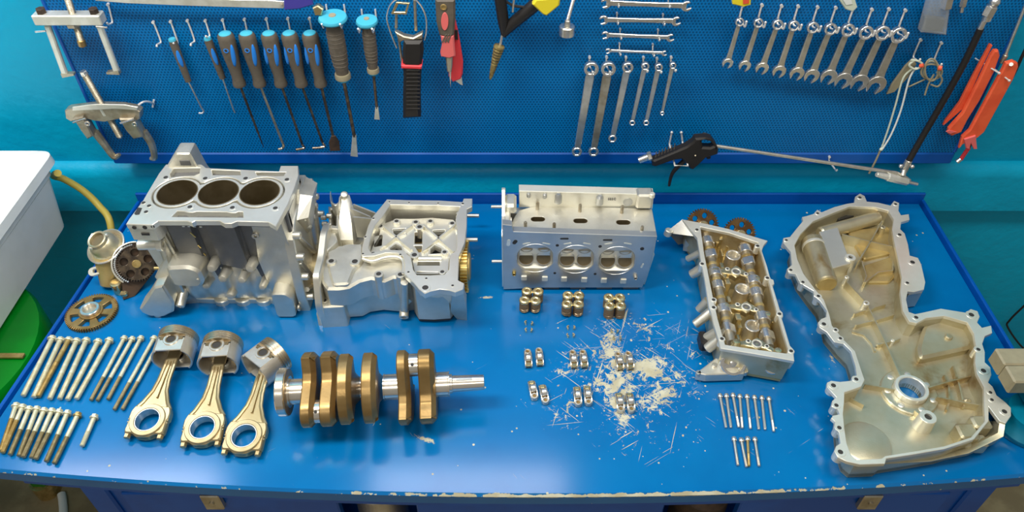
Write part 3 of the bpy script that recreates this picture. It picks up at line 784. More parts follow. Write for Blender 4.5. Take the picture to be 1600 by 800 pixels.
fl2.build('clutch_flange', CAST, BLK)
ar = MB()
arc_o = [(0.030 + 0.074 * math.cos(a), 0.078 * math.sin(a)) for a in [PI * i / 16 for i in range(17)]]
arc_i = [(0.030 + 0.055 * math.cos(a), 0.055 * math.sin(a)) for a in [PI * i / 16 for i in range(17)]]
ar.prism(arc_o + arc_i[::-1], 0, 0.017, b=0.002, M=FX((0.166, 0, 0)))
ar.build('bearing_arch', OILY, BLK)
for (ya, za), (yb_, zb_) in (((0.03, 0.075), (-0.05, 0.20)), ((0.03, 0.078), (0.03, 0.225)), ((0.08, 0.06), (0.115, 0.20)), ((-0.03, 0.03), (-0.07, 0.06)), ((-0.02, 0.05), (-0.066, 0.14))):
    MB().tube([(0.168, ya, za), (0.168, yb_, zb_)], 0.0055, 6).build('flange_rib', CAST, BLK)
ri = MB()
ri.loft([[(0.166, -0.02, 0.215), (0.166, 0.035, 0.24), (0.166, 0.10, 0.235), (0.166, 0.03, 0.13)], [(0.186, -0.005, 0.21), (0.192, 0.035, 0.235), (0.192, 0.085, 0.23), (0.178, 0.03, 0.15)]])
ri.build('flange_gusset', CAST, BLK)
for ya, za in ((-0.055, 0.205), (-0.066, 0.155), (-0.07, 0.10), (-0.072, 0.04), (0.0, 0.205), (0.095, 0.225), (0.112, 0.17), (0.122, 0.11), (0.06, 0.155), (0.02, 0.165), (0.125, 0.04), (0.09, 0.16)):
    MB().lathe([(0, 0), (0.008, 0), (0.0075, 0.014), (0.0065, 0.0152), (0.0036, 0.0152), (0.0034, 0.008), (0, 0.008)], FX((0.164, ya, za)), 14).build('flange_boss', CAST, BLK)
# raised bracket behind the deck
bk_ = MB()
q = [W(x, y, 1.325) - OB for x, y in ((262, 257), (280, 227), (303, 227), (322, 262))]
bk_.prism(rpoly([(q[0].x - 0.004, 0.20), (q[0].x, q[0].z), (q[1].x, q[1].z), (q[2].x, q[2].z), (q[3].x, q[3].z), (q[3].x + 0.02, 0.20)], 0.004, 2), -0.022, 0.016, b=0.003, M=FY((0, 0.105, 0)))
bk_.build('rear_bracket', CAST, BLK)
hb = MB().box(((q[1].x + q[2].x) / 2 - 0.001, 0.0885, q[1].z - 0.024), (0.022, 0.002, 0.013), 0.0008); hb.build('bracket_pocket', CASTG, BLK)
MB().cyl((-0.145, -0.03, 0.085), (-0.168, -0.03, 0.085), 0.004).build('locating_pin', BOLTB, BLK)
MB().cyl((-0.135, 0.02, 0.05), (-0.16, 0.02, 0.05), 0.004).build('locating_pin', BOLTB, BLK)

# ================================================================== lower crankcase (ladder frame)
OL = Vector((-0.25, 1.2, BZ))
LOW = thing('lower_crankcase', 'aluminium lower crankcase with crossed ribs inside its open frame', 'crankcase', OL)
tl = tracer(480, 280, 0.3001, OL); fl_ = ftracer(480, 280, 0.3001, OL)
RZ = 0.14
outer = [tl(x, y, RZ) for x, y in ((415, 104), (520, 108), (690, 110), (808, 118), (815, 100), (860, 100), (858, 142), (832, 155), (830, 250), (820, 330), (790, 400), (785, 525), (818, 542), (812, 572), (770, 588), (740, 578), (690, 572), (640, 584),
                                   (612, 596), (585, 575), (560, 545), (530, 515), (505, 490), (508, 440), (498, 400), (470, 385), (410, 382), (350, 400), (285, 402), (284, 360), (300, 300), (318, 240), (340, 195), (378, 150))]
inner = [tl(x, y, RZ) for x, y in ((432, 132), (560, 134), (680, 136), (795, 142), (772, 210), (780, 255), (778, 370), (742, 395), (738, 470), (715, 495), (640, 500), (570, 498), (552, 470), (540, 405), (500, 372), (405, 364), (335, 384), (318, 360), (330, 300), (352, 240), (395, 190))]
MB().prism(outer, RZ - 0.014, RZ, holes=[inner], b=0.001).build('gasket_rim', MACH, LOW)
MB().prism(inset(ccw(inner), -0.009), 0.012, RZ - 0.012, holes=[inset(ccw(inner), -0.002)]).build('frame_wall', CAST, LOW)
MB().prism(inset(ccw(inner), -0.0085), 0.006, 0.012).build('shadow_floor', HOLE, LOW)  # dark sheet painting the shade at the bottom of the frame
# bearing ladder
LZ = 0.110
def pl(lst, z=LZ): return [tl(x, y, z) for x, y in lst]
ladder = pl(((385, 235), (470, 205), (560, 205), (650, 200), (760, 210), (800, 245), (795, 330), (785, 405), (740, 410), (735, 485), (560, 490), (545, 410), (520, 385), (395, 392), (325, 388), (340, 350), (372, 300)))
cut = [pl(c) for c in (((447, 266), (512, 262), (508, 290), (482, 302), (452, 292)), ((432, 362), (462, 342), (492, 358), (495, 375), (432, 374)),
                       ((655, 272), (718, 268), (714, 292), (688, 306), (658, 296)), ((642, 370), (664, 348), (700, 366), (702, 390), (640, 394)),
                       ((560, 275), (600, 272), (598, 335), (558, 335)), ((556, 345), (598, 345), (596, 378), (580, 380)), ((352, 300), (392, 290), (388, 345), (350, 352)),
                       ((575, 428), (690, 428), (690, 448), (572, 448)), ((570, 480), (680, 482), (680, 490), (568, 490)))]
MB().prism(ladder, LZ - 0.012, LZ, holes=cut, b=0.001).build('bearing_ladder', MACH, LOW)
MB().prism(pl(((556, 270), (602, 268), (600, 384), (554, 384))), 0.06, 0.075).build('bearing_shell', BOLTB, LOW)
MB().prism(pl(((346, 295), (395, 288), (390, 385), (330, 388))), 0.055, 0.07).build('bearing_shell', BOLTB, LOW)
for a, b in (((400, 258), (545, 380)), ((548, 252), (385, 372)), ((605, 250), (765, 392)), ((765, 255), (600, 390))):
    A = Vector((*tl(*a, LZ), LZ)); B = Vector((*tl(*b, LZ), LZ)); d = (B - A).normalized()
    s_ = Vector((-d.y, d.x, 0)) * 0.0035
    MB().loft([[A - s_, A + s_, A + s_ * 0.5 + Vector((0, 0, 0.009)), A - s_ * 0.5 + Vector((0, 0, 0.009))], [B - s_, B + s_, B + s_ * 0.5 + Vector((0, 0, 0.009)), B - s_ * 0.5 + Vector((0, 0, 0.009))]]).build('cross_rib', MACH, LOW)
for c in cut[:4]:
    c2 = inset(ccw(c), -0.004); MB().prism(c2, LZ, LZ + 0.004, holes=[c], b=0.001).build('window_rim', MACH, LOW)
for x, y, ro in ((380, 242, .0095), (465, 217, .0085), (565, 222, .0085), (585, 247, .0095), (641, 217, .0085), (755, 228, .0085), (790, 252, .0095), (345, 387, .0095), (558, 393, .0105), (715, 378, .008), (770, 398, .0105), (703, 481, .008), (398, 390, .006)):
    X, Y = tl(x, y, LZ + 0.008); boss(LOW, 'bolt_boss', MACH, X, Y, LZ - 0.02, LZ + 0.008, ro, ro * 0.55, depth=0.008)
for x, y, ro in ((345, 204, .004), (303, 300, .004), (290, 388, .004), (485, 392, .004), (527, 483, .004), (620, 516, .004), (757, 553, .0045), (810, 127, .0045), (682, 125, .0035), (530, 122, .0035), (428, 118, .0035)):
    X, Y = tl(x, y, RZ + 0.0004); boss(LOW, 'bolt_boss', MACH, X, Y, RZ - 0.004, RZ + 0.0006, ro, ro * 0.62, n=12, depth=0.003)
X, Y = tl(615, 565, RZ); boss(LOW, 'bolt_boss', MACH, X, Y, RZ - 0.006, RZ + 0.0008, 0.0115, 0.0065, depth=0.004)
X, Y = tl(793, 172, RZ); boss(LOW, 'bolt_boss', MACH, X, Y, RZ - 0.03, RZ - 0.002, 0.007, 0.0045, depth=0.004)
X, Y = tl(793, 200, RZ - .01); boss(LOW, 'bolt_boss', MACH, X, Y, RZ - 0.03, RZ - 0.006, 0.008, 0.005, depth=0.004)
# oil gallery bridge inside
MB().tube([(*tl(580, 415, LZ), LZ), (*tl(700, 415, LZ), LZ)], 0.006, 10).build('oil_gallery', CAST, LOW)
# clutch housing at the left
GZ = 0.122
def pg_(lst, z): return [tl(x, y, z) for x, y in lst]
hs = pg_(((68, 385), (100, 375), (160, 330), (210, 330), (285, 330), (300, 400), (400, 385), (490, 392), (505, 440), (502, 500), (445, 500), (400, 520), (330, 505), (270, 520), (215, 552), (160, 560), (100, 560), (72, 520)), GZ)
MB().prism(hs, 0.06, GZ - 0.006, b=0.005, b0=0.004).build('clutch_housing', CAST, LOW)
# curved shell under it
sh = MB()
A = pg_(((100, 372), (200, 330), (290, 330), (290, 420), (240, 470), (215, 540), (130, 545), (108, 470)), GZ + 0.004)
sh.prism(rpoly(A, 0.008, 4), 0.08, GZ + 0.002, b=0.004); sh.build('housing_shell', CAST, LOW)
ovl = MB()   # raised rim running round the lower left edge of the opening
ov = [Vector((*tl(x, y, RZ - 0.006), RZ - 0.006)) for x, y in ((288, 415), (340, 428), (400, 410), (460, 405), (498, 425), (500, 490))]
ovl.tube(spline(ov, 5), 0.0035, 8); ovl.build('raised_edge', MACH, LOW)
for x, y, ro in ((125, 425, .0105), (248, 427, .0115), (372, 492, .010), (485, 495, .010)):
    X, Y = tl(x, y, GZ + 0.006); boss(LOW, 'housing_boss', CAST, X, Y, 0.06, GZ + 0.006, ro, ro * 0.55, depth=0.008)
# end flange (vertical plate) at the left and the tower behind it
MB().prism(rpoly([(-0.115, 0.0), (0.045, 0.0), (0.062, 0.085), (0.055, 0.150), (0.015, 0.156), (-0.040, 0.135), (-0.095, 0.135), (-0.125, 0.07)], 0.01, 3), 0, 0.014, b=0.002, M=FX((tl(55, 450, 0.12)[0], 0.0, 0))).build('end_flange', CAST, LOW)
tw = MB()
P = lambda x, y, z: (*tl(x, y, z), z)
def tq(xa, xb, yc, z, dpt):
    a_, b_ = Vector(P(xa, yc, z)), Vector(P(xb, yc, z))
    return [a_ + Vector((0, -dpt, 0)), b_ + Vector((0, -dpt, 0)), b_ + Vector((0.004, dpt, 0)), a_ + Vector((-0.004, dpt, 0))]
tw.loft([tq(150, 250, 318, 0.070, 0.022), tq(158, 246, 285, 0.105, 0.020), tq(170, 236, 205, 0.132, 0.015), tq(176, 222, 140, 0.148, 0.010), tq(180, 208, 92, 0.160, 0.007)])
tw.build('tower_base', CAST, LOW, ang=50)
tw = MB()
tw.cyl(P(193, 95, 0.155), P(193, 78, 0.170), 0.0085, n=16, b=0.002)
tw.build('tower', CAST, LOW, ang=50)
hook = [Vector(P(x, y, 0.165)) for x, y in ((205, 75), (175, 85), (168, 115), (150, 132), (128, 118), (122, 90), (124, 68))]
tk = MB()
hp = [(v_.x, v_.y) for v_ in spline(hook, 4)]
tk.prism(hp + [(x + 0.0, y - 0.007) for x, y in hp[::-1]], 0.135, 0.168, b=0.001)
for (xa, ya), (xb, yb_) in (((240, 130), (355, 175)), ((240, 195), (340, 205)), ((225, 150), (330, 195))):
    a_, b_ = Vector(P(xa, ya, 0.15)), Vector(P(xb, yb_, 0.13))
    tk.loft([[a_ + Vector((0, 0.002, 0)), a_ - Vector((0, 0.002, 0)), a_ - Vector((0, 0.002, 0.06)), a_ + Vector((0, 0.002, -0.06))],
             [b_ + Vector((0, 0.002, 0)), b_ - Vector((0, 0.002, 0)), b_ - Vector((0, 0.002, 0.06)), b_ + Vector((0, 0.002, -0.06))]])
tk.prism(pg_(((110, 140), (165, 140), (160, 260), (112, 255)), 0.14), 0.06, 0.14, holes=[pg_(((124, 155), (152, 155), (150, 240), (124, 236)), 0.14)], b=0.002)
tk.build('tower_web', CAST, LOW)
for x, y, z in ((130, 190, 0.145), (128, 240, 0.14), (100, 200, 0.12), (105, 232, 0.12)):
    q_ = Vector(P(x, y, z)); MB().cyl(q_, q_ + Vector((-0.012, 0, 0)), 0.006, n=12, b=0.001).build('tower_stud', STEEL, LOW)
sw = MB().prism(rpoly(pg_(((66, 285), (145, 268), (158, 320), (100, 375), (60, 378)), 0.128), 0.004, 2), 0.02, 0.128, b=0.002); sw.build('side_web', CAST, LOW)
# floor plate joining housing and frame
MB().prism(pg_(((104, 300), (330, 200), (300, 400), (500, 500), (400, 520), (215, 550), (94, 560)), 0.08), 0.0, 0.07).build('housing_floor', CAST, LOW)
# front wall, ribs, feet
fwl = MB()
yfl = -0.085
row1 = [tl(x, y, GZ - 0.01) for x, y in ((205, 548), (270, 518), (330, 505), (400, 520), (500, 505), (545, 530), (585, 575), (640, 582), (700, 575), (770, 585))]
bot = [tl(x, y, 0.006) for x, y in ((205, 718), (290, 712), (330, 690), (400, 680), (500, 690), (560, 680), (600, 695), (650, 680), (720, 692), (765, 705))]
vs1 = [(x, y, GZ - 0.012) for x, y in row1]; mid = [((a[0] + b[0]) / 2, min(a[1], b[1]) * 0.55 + max(a[1], b[1]) * 0.45, 0.055) for a, b in zip(row1, bot)]; vs2 = [(x, y, 0.006) for x, y in bot]
back = [(x, y + 0.02, 0.006) for x, y in bot]; back2 = [(x, y + 0.02, GZ - 0.012) for x, y in row1]
fwl.loft([[a, b, c, d, e] for a, b, c, d, e in zip(vs1, mid, vs2, back, back2)])
fwl.build('front_wall', CAST, LOW, ang=50)
xb_, yb2 = tl(505, 680, 0.02)
pil = MB(); pil.cyl((xb_, yb2 - 0.002, 0.010), (tl(505, 530, GZ)[0], tl(505, 530, GZ)[1], GZ - 0.004), 0.009, 0.008, n=14)
pil.pipe((xb_, yb2, 0.018), (xb_, yb2 - 0.016, 0.012), 0.0105, 0.005, b=0.001)
pil.build('wall_pillar', CAST, LOW)
wb = MB()
for s_ in (-1, 1):
    x2, y2 = tl(505 + s_ * 95, 595, 0.06)
    wb.loft([[(xb_, yb2 + 0.004, 0.02), (xb_, yb2 + 0.010, 0.07), (xb_, yb2 + 0.022, 0.07), (xb_, yb2 + 0.02, 0.02)], [(x2, y2 + 0.004, 0.062), (x2, y2 + 0.004, 0.07), (x2, y2 + 0.02, 0.07), (x2, y2 + 0.02, 0.06)]])
wb.build('wall_rib', CAST, LOW)
fo = MB()
fo.prism(rpoly(pg_(((62, 628), (85, 605), (205, 602), (190, 660), (52, 668)), 0.065), 0.004, 3), 0.0, 0.065, b=0.003)
fo.loft([[P(48, 700, 0.03), P(180, 700, 0.03), P(190, 640, 0.05), P(60, 640, 0.05)], [P(60, 762, 0.0), P(180, 765, 0.0), P(195, 700, 0.0), P(60, 700, 0.0)]])
fo.loft([[P(95, 560, 0.10), P(215, 552, 0.10), P(215, 500, 0.10), P(95, 500, 0.10)], [P(85, 605, 0.06), P(205, 602, 0.06), P(205, 540, 0.06), P(85, 540, 0.06)], [P(85, 650, 0.0), P(205, 650, 0.0), P(205, 600, 0.0), P(85, 600, 0.0)]])
fo.build('left_foot', CAST, LOW)
for x, y, ro in ((90, 630, .0075), (147, 632, .0085)):
    X, Y = tl(x, y, 0.066); boss(LOW, 'foot_boss', CAST, X, Y, 0.05, 0.0665, ro, ro * 0.62, depth=0.004)
rf = MB()
rf.loft([[P(752, 580, RZ - 0.014), P(815, 562, RZ - 0.014), P(812, 540, RZ - 0.014), P(752, 550, RZ - 0.014)], [P(752, 620, 0.10), P(815, 612, 0.10), P(812, 560, 0.10), P(752, 570, 0.10)],
         [P(745, 690, 0.03), P(830, 690, 0.03), P(830, 600, 0.03), P(745, 610, 0.03)], [P(780, 728, 0.0), P(832, 735, 0.0), P(830, 640, 0.0), P(760, 650, 0.0)]])
rf.build('right_foot', CAST, LOW)
# drive gear at the right end, seen edge-on
gc = Vector((*tl(812, 440, 0.075), 0.066))
def gear_outline(ro, rr, n, w0=0.28, w1=0.16):
    p = []
    for i in range(n):
        a = 2 * PI * i / n; st_ = 2 * PI / n
        for da, r in ((-w0 * st_, rr), (-w1 * st_, ro), (w1 * st_, ro), (w0 * st_, rr)):
            p.append((r * math.cos(a + da), r * math.sin(a + da)))
    return p
MB().prism(gear_outline(0.058, 0.0525, 46), 0, 0.016, holes=[circ(0, 0, 0.03, 24)], b=0.001, M=FX((gc.x - 0.004, gc.y, gc.z))).build('drive_gear', BRASS, LOW)
MB().cyl((gc.x - 0.02, gc.y, gc.z), (gc.x + 0.016, gc.y, gc.z), 0.031, n=24, b=0.002).build('gear_hub', OILD, LOW)
for x, y, z in ((870, 190, 0.05), (860, 315, 0.10)):
    q_ = Vector(P(x, y, z)); MB().cyl(q_ + Vector((-0.02, 0, 0)), q_ + Vector((0.012, 0, 0)), 0.005, n=12, b=0.001).build('dowel_pin', STEEL, LOW)

# ================================================================== cylinder head
OH = Vector((0.15, 1.25, BZ))
HEAD = thing('cylinder_head_casting', 'aluminium cylinder head stood on its side showing six dark valve seats', 'cylinder head', OH)
th_ = tracer(750, 260, 0.2625, OH); fh_ = ftracer(750, 260, 0.2625, OH)
YF = -0.060                       # combustion face
HZ = 0.156                        # height of the port face
fc = [fh_(x, y, YF) for x, y in ((133, 345), (190, 352), (200, 388), (330, 393), (620, 402), (1053, 416), (1000, 650), (965, 722), (700, 722), (400, 722), (140, 738), (138, 640))]
zmin = 0.004
fc = [(x, max(z, zmin)) for x, z in fc]
valv = [((275, 565), (380, 565)), ((520, 571), (622, 573)), ((763, 580), (866, 580))]
chol = []
for a, b in valv:
    p = fh_((a[0] + b[0]) / 2, (a[1] + b[1]) / 2 - 22, YF)
    w, h = 0.0385, 0.0320
    chol.append(([(p[0] + x, p[1] + y) for x, y in rpoly([(-w, -0.020), (-0.026, -h), (0.026, -h), (w, -0.020), (w, 0.014), (0.026, h), (0.0, h - 0.006), (-0.026, h), (-w, 0.014)], 0.014, 5)], p))
MB().prism(fc, -0.016, 0.0, holes=[c[0] for c in chol], b=0.0008, M=FY((0, YF, 0))).build('combustion_face', MACHG, HEAD)
for c, p in chol:
    c = ccw(c); c2 = inset(c, 0.005)
    ck = MB()
    ck.loft([[(x, YF + 0.0002, z) for x, z in c], [(x, YF + 0.013, z) for x, z in c2]], caps=False)
    ck.prism(c2, -0.014, -0.0125, M=FY((0, YF, 0)))
    ck.build('combustion_chamber', MACH, HEAD)
    MB().torus(0.0425, 0.0008, FY((p[0], YF, p[1] - 0.002)), 40, 6).build('fire_ring', MACHG, HEAD)
for a, b in valv:
    for q in (a, b):
        for dy, r, tilt, m_ in ((0, 0.0158, 0.38, BORE), (-60, 0.0128, -0.30, PISTONT)):
            x, z = fh_(q[0] + (3 if dy else 0), q[1] + dy, YF)
            F = frame((x, YF + 0.0115, z), (0, -1, tilt), (1, 0, 0))
            s_ = MB().lathe([(r, 0), (r + 0.0016, 0), (r + 0.0016, 0.0034), (r, 0.0034)], F, 30, closed=True).build('valve_seat', STEEL, HEAD)
            MB().lathe([(0, 0), (r, 0), (r, 0.0012), (0, 0.0012)], F, 30).build('valve_throat', m_, s_)
for x, y, r in ((460, 470, .0036), (715, 476, .0038), (965, 490, .0045), (445, 635, .0032), (685, 640, .0032)):
    X, Z = fh_(x, y, YF); MB().lathe([(0, -0.001), (r, -0.001), (r, 0.0005), (0, 0.0005)], FY((X, YF, Z)), 14).build('bolt_hole', HOLE, HEAD)
for x, y, l, r, a in ((502, 430, .014, .0022, 0.0), (760, 438, .016, .0022, 0.0), (208, 450, .005, .0042, 1.0)):
    X, Z = fh_(x, y, YF); MB().prism(slot(0, 0, l, r, a), -0.001, 0.0006, M=FY((X, YF, Z))).build('water_passage', HOLE, HEAD)
for a, b in valv:
    for q, sg in ((a, -1), (b, 1)):
        X, Z = fh_(q[0] + sg * 6 + 8, 460, YF)
        MB().prism(slot(0, 0, 0.014, 0.0016, -sg * 0.22), -0.001, 0.0008, M=FY((X, YF, Z))).build('gasket_bead', RIM, HEAD)
X, Z = fh_(966, 592, YF); MB().prism(slot(0, 0, 0.009, 0.002, 1.3), -0.001, 0.0008, M=FY((X, YF, Z))).build('oil_passage', RIM, HEAD)
X, Z = fh_(170, 455, YF); MB().prism(slot(0, 0, 0.011, 0.0038, 1.45), -0.001, 0.0008, M=FY((X, YF, Z))).build('oil_passage', RIM, HEAD)
for x, y in ((262, 663), (386, 667), (500, 670), (620, 674), (737, 678), (853, 682)):
    X, Z = fh_(x, y, YF); MB().box((X, YF - 0.0006, Z), (0.013, 0.004, 0.014), 0.001).build('machined_pad', RIM, HEAD)
X, Z = fh_(203, 632, YF); MB().pipe((X, YF, Z), (X, YF - 0.007, Z), 0.0045, 0.003, b=0.0005).build('dowel_bush', BRASS, HEAD)
X, Z = fh_(925, 655, YF); MB().pipe((X, YF, Z), (X, YF - 0.007, Z), 0.0045, 0.003, b=0.0005).build('dowel_bush', STEEL, HEAD)
# top (port) face
tf = [th_(x, y, HZ) for x, y in ((200, 388), (184, 352), (205, 300), (232, 262), (300, 242), (400, 236), (640, 240), (840, 246), (1024, 252), (1054, 416), (620, 402), (330, 393))]
prt = [th_(345, 313, HZ), th_(598, 323, HZ), th_(853, 332, HZ)]
tf = [(x, max(y, YF + 0.001)) for x, y in tf]
MB().prism(tf, HZ - 0.012, HZ, holes=[slot(x, y, 0.0155, 0.0078) for x, y in prt], b=0.0008).build('port_face', CAST, HEAD)
for x, y in prt:
    m_ = MB(); o_ = slot(x, y, 0.0155, 0.0080); i_ = slot(x, y, 0.0155, 0.0072)
    m_.prism(o_, 0.10, HZ - 0.0006, holes=[i_]); m_.prism(i_, 0.10, 0.104)
    m_.build('inlet_port', BORE, HEAD)
for x, y in ((342, 255), (594, 268), (843, 276), (270, 372), (440, 380), (960, 398)):
    X, Y = th_(x, y, HZ)
    MB().lathe([(0, 0), (0.0038, 0), (0.0038, 0.020), (0.003, 0.0215), (0.0015, 0.0215), (0.0012, 0.019), (0, 0.019)], Matrix.Translation((X, Y, HZ - 0.001)), 12).build('stud', IRON, HEAD)
# body behind the faces: walls so the ports stay hollow
bd = MB()
xl, xr_ = fh_(138, 560, YF)[0], fh_(1010, 600, YF)[0]
xr2 = tf[9][0]
bd.loft([[(xl, YF + 0.016, 0.004), (xr_, YF + 0.016, 0.004), (xr_, 0.055, 0.004), (xl, 0.055, 0.004)], [(xl, YF + 0.016, 0.098), (xr_ + 0.010, YF + 0.016, 0.098), (xr2, 0.055, 0.098), (xl, 0.055, 0.098)]])
bd.box(((xl + xr2) / 2, 0.05, 0.12), (xr2 - xl, 0.02, 0.05)); bd.box((xl + 0.005, 0.0, 0.12), (0.01, 0.11, 0.05)); bd.box((xr2 - 0.008, -0.003, 0.122), (0.012, 0.10, 0.048))
bd.build('head_body', CAST, HEAD)
# foot ribs under the face
for x in (0.0, 0.06, 0.12, -0.06, -0.11):
    MB().box((x, -0.03, 0.003), (0.035, 0.05, 0.006), 0.001).build('foot_rib', CASTG, HEAD)
# rear wall with bosses, casting number and foundry roundel
YR = 0.050
A_ = fh_(232, 245, YR); B_ = fh_(1026, 252, YR); C_ = fh_(1035, 168, YR); D_ = fh_(232, 146, YR)
MB().prism([A_, B_, (C_[0], C_[1]), (D_[0], D_[1])], -0.022, 0.0, b=0.001, M=FY((0, YR, 0))).build('rear_wall', RIM, HEAD)
for x, y, r, l in ((465, 210, .0085, .026), (710, 218, .0088, .026), (290, 182, .0045, .012), (386, 186, .005, .012)):
    X, Z = fh_(x, y, YR - 0.004)
    MB().lathe([(0, 0), (r * 0.7, 0.0), (r, r * 0.35), (r * 0.92, l * 0.8), (r * 0.5, l), (0, l)], Matrix.Translation((X, YR - r * 0.4, Z - r * 0.5)), 18).build('casting_boss', MACHG, HEAD)
X, Z = fh_(880, 212, YR); MB().lathe([(0, 0), (0.0105, 0), (0.0105, 0.0016), (0.009, 0.0016), (0.009, 0.001), (0, 0.001)], FY((X, YR, Z)), 26).build('foundry_roundel', MACHG, HEAD)
X0, Z0 = fh_(925, 240, YR - 0.006); X1, Z1 = fh_(1032, 165, YR - 0.006)
MB().box(((X0 + X1) / 2, YR + 0.002, (Z0 + Z1) / 2), (X1 - X0, 0.030, Z1 - Z0 + 0.004), 0.004).build('corner_lump', CAST, HEAD)
X, Z = fh_(1012, 185, YR - 0.012); MB().cyl((X + 0.004, YR - 0.012, Z), (X + 0.004, YR - 0.012, Z + 0.012), 0.006, n=14, b=0.0015).build('corner_stub', RIM, HEAD)
def text_mesh(s, size, M, m, name, parent, depth=0.0005):
    cu = bpy.data.curves.new(name, 'FONT'); cu.body = s; cu.size = size; cu.extrude = depth; cu.align_x = 'CENTER'; cu.align_y = 'CENTER'
    tmp = bpy.data.objects.new(name + '_curve', cu); COL.objects.link(tmp)
    bpy.context.view_layer.update()
    me = bpy.data.meshes.new_from_object(tmp.evaluated_get(bpy.context.evaluated_depsgraph_get()))
    bpy.data.objects.remove(tmp)
    me.transform(M); me.materials.clear(); me.materials.append(m); me.name = name
    o = bpy.data.objects.new(name, me); COL.objects.link(o)
    if parent is not None: o.parent = parent
    return o
X, Z = fh_(785, 194, YR); text_mesh('022C', 0.0085, FY((X, YR - 0.0006, Z)), CASTG, 'casting_number', HEAD)
# left end flange with its lumps and pins
lf_ = MB()
XL = fh_(133, 345, YF)[0]
def zz(y_, cy_): return fh_(150, cy_, y_)[1]
lf_.prism(rpoly([(YF + 0.001, 0.01), (YF + 0.001, HZ + 0.010), (YF + 0.018, HZ + 0.016), (0.0, HZ + 0.018), (0.034, 0.215), (0.046, 0.216), (0.052, 0.17), (0.055, 0.02)], 0.004, 3), 0, 0.008, b=0.001, M=FX((XL - 0.002, 0, 0)))
lf_.box((XL + 0.017, 0.030, HZ + 0.026), (0.026, 0.045, 0.028), 0.006)
lf_.box((XL + 0.010, -0.015, HZ + 0.010), (0.014, 0.055, 0.022), 0.003)
lf_.pipe((XL + 0.006, -0.006, HZ + 0.006), (XL + 0.020, -0.006, HZ + 0.006), 0.009, 0.004, b=0.001)
lf_.box((XL + 0.012, -0.045, HZ - 0.004), (0.014, 0.026, 0.02), 0.003)
lf_.build('end_flange', MACH, HEAD)
for x, y, yy in ((66, 240, 0.02), (70, 565, YF + 0.01)):
    X, Z = fh_(x, y, yy); MB().cyl((X, yy, Z), (XL, yy, Z), 0.0036, n=12, b=0.0006).build('dowel_pin', PISTON, HEAD)
# ================================================================== crankshaft
CZ = 0.0732
A0 = T(437, 613, BZ + CZ); A1 = T(757, 597, BZ + CZ)
ang = math.atan2(A1.y - A0.y, A1.x - A0.x); CL = (A1 - A0).length
CRK = thing('crankshaft', 'bronze-coloured forged crankshaft lying on the bench', 'crankshaft', (A0.x, A0.y, BZ), ang)
def cx(c): return (c - 75) / 1470.0 * CL
U = Vector((0, 0.80, 0.595)); V = Vector((0, -0.595, 0.80))
d1, d2, d3 = -0.866 * U + 0.5 * V, -V, 0.866 * U + 0.5 * V
def cpart(prof, name, m, at=(0, 0), n=32):
    """prof: (r, x) pairs along the axis; at: offset vector"""
    M = frame((0, at[0], CZ + at[1]), (1, 0, 0), (0, 1, 0))
    return MB().lathe(prof, M, n).build(name, m, CRK)
cpart([(0, cx(75)), (0.043, cx(75)), (0.0455, cx(82)), (0.0455, cx(134)), (0.044, cx(140)), (0.030, cx(141)), (0.030, cx(150)), (0, cx(150))], 'flywheel_flange', JOUR, n=44)
for i in range(6):
    a = 2 * PI * i / 6 + 0.2
    MB().cyl((cx(139), 0.036 * math.cos(a), CZ + 0.036 * math.sin(a)), (cx(142), 0.036 * math.cos(a), CZ + 0.036 * math.sin(a)), 0.004, n=12).build('flange_hole', HOLE, CRK)
cpart([(0, cx(138)), (0.044, cx(139)), (0.044, cx(143)), (0, cx(144))], 'flange_face', GEARB, n=44)
for a, b, r in ((150, 262, 0.0245), (470, 532, 0.0245), (820, 945, 0.0245), (1180, 1292, 0.0235)):
    cpart([(0, cx(a)), (r * 1.04, cx(a)), (r * 1.04, cx(a + 8)), (r, cx(a + 10)), (r, cx(b - 10)), (r * 1.04, cx(b - 8)), (r * 1.04, cx(b)), (0, cx(b))], 'main_journal', JOUR)
THR = 0.0445
for (a, b), d in (((318, 402), d1), ((590, 702), d2), ((985, 1090), d3)):
    o = d * THR
    j = cpart([(0, cx(a)), (0.0215, cx(a)), (0.0215, cx(b)), (0, cx(b))], 'crank_pin', JOUR, (o.y, o.z))
    q = Vector((cx((a + b) / 2 + 4), 0, CZ)) + o + (V if d is not d3 else V) * 0.0212
    MB().lathe([(0, 0), (0.0032, 0), (0.0032, 0.0008), (0, 0.0008)], frame(q, V), 12).build('oil_hole', HOLE, j)
def web_outline():
    p = []
    for i in range(13):                              # pin lobe
        a = -PI * 0.5 + PI * i / 12
        p.append((THR + 0.029 * math.cos(a), 0.030 * math.sin(a)))
    p += [(0.020, 0.0315), (0.0, 0.033), (-0.014, 0.040), (-0.022, 0.052), (-0.030, 0.062)]
    for i in range(13):                              # counterweight fan
        a = PI * 0.645 + PI * 0.71 * i / 12
        p.append((0.0735 * math.cos(a), 0.0735 * math.sin(a)))
    p += [(-0.030, -0.062), (-0.022, -0.052), (-0.014, -0.040), (0.0, -0.033), (0.020, -0.0315)]
    return rpoly(p, 0.003, 2)
WO = web_outline()
for (a, b), d in (((258, 328), d1), ((392, 474), d1), ((528, 600), d2), ((694, 768), d2), ((930, 994), d3), ((1080, 1170), d3)):
    M = Matrix((Vector((0, d.y, d.z)), Vector((1, 0, 0)).cross(d), Vector((1, 0, 0)))).transposed().to_4x4()
    M.translation = Vector((0, 0, CZ))
    MB().prism(WO, cx(a), cx(b) + 0.0065, b=0.0085, b0=0.002, M=M).build('crank_web', BRONZE, CRK)
cpart([(0, cx(1180)), (0.030, cx(1180)), (0.030, cx(1196)), (0, cx(1196))], 'thrust_collar', BRONZE)
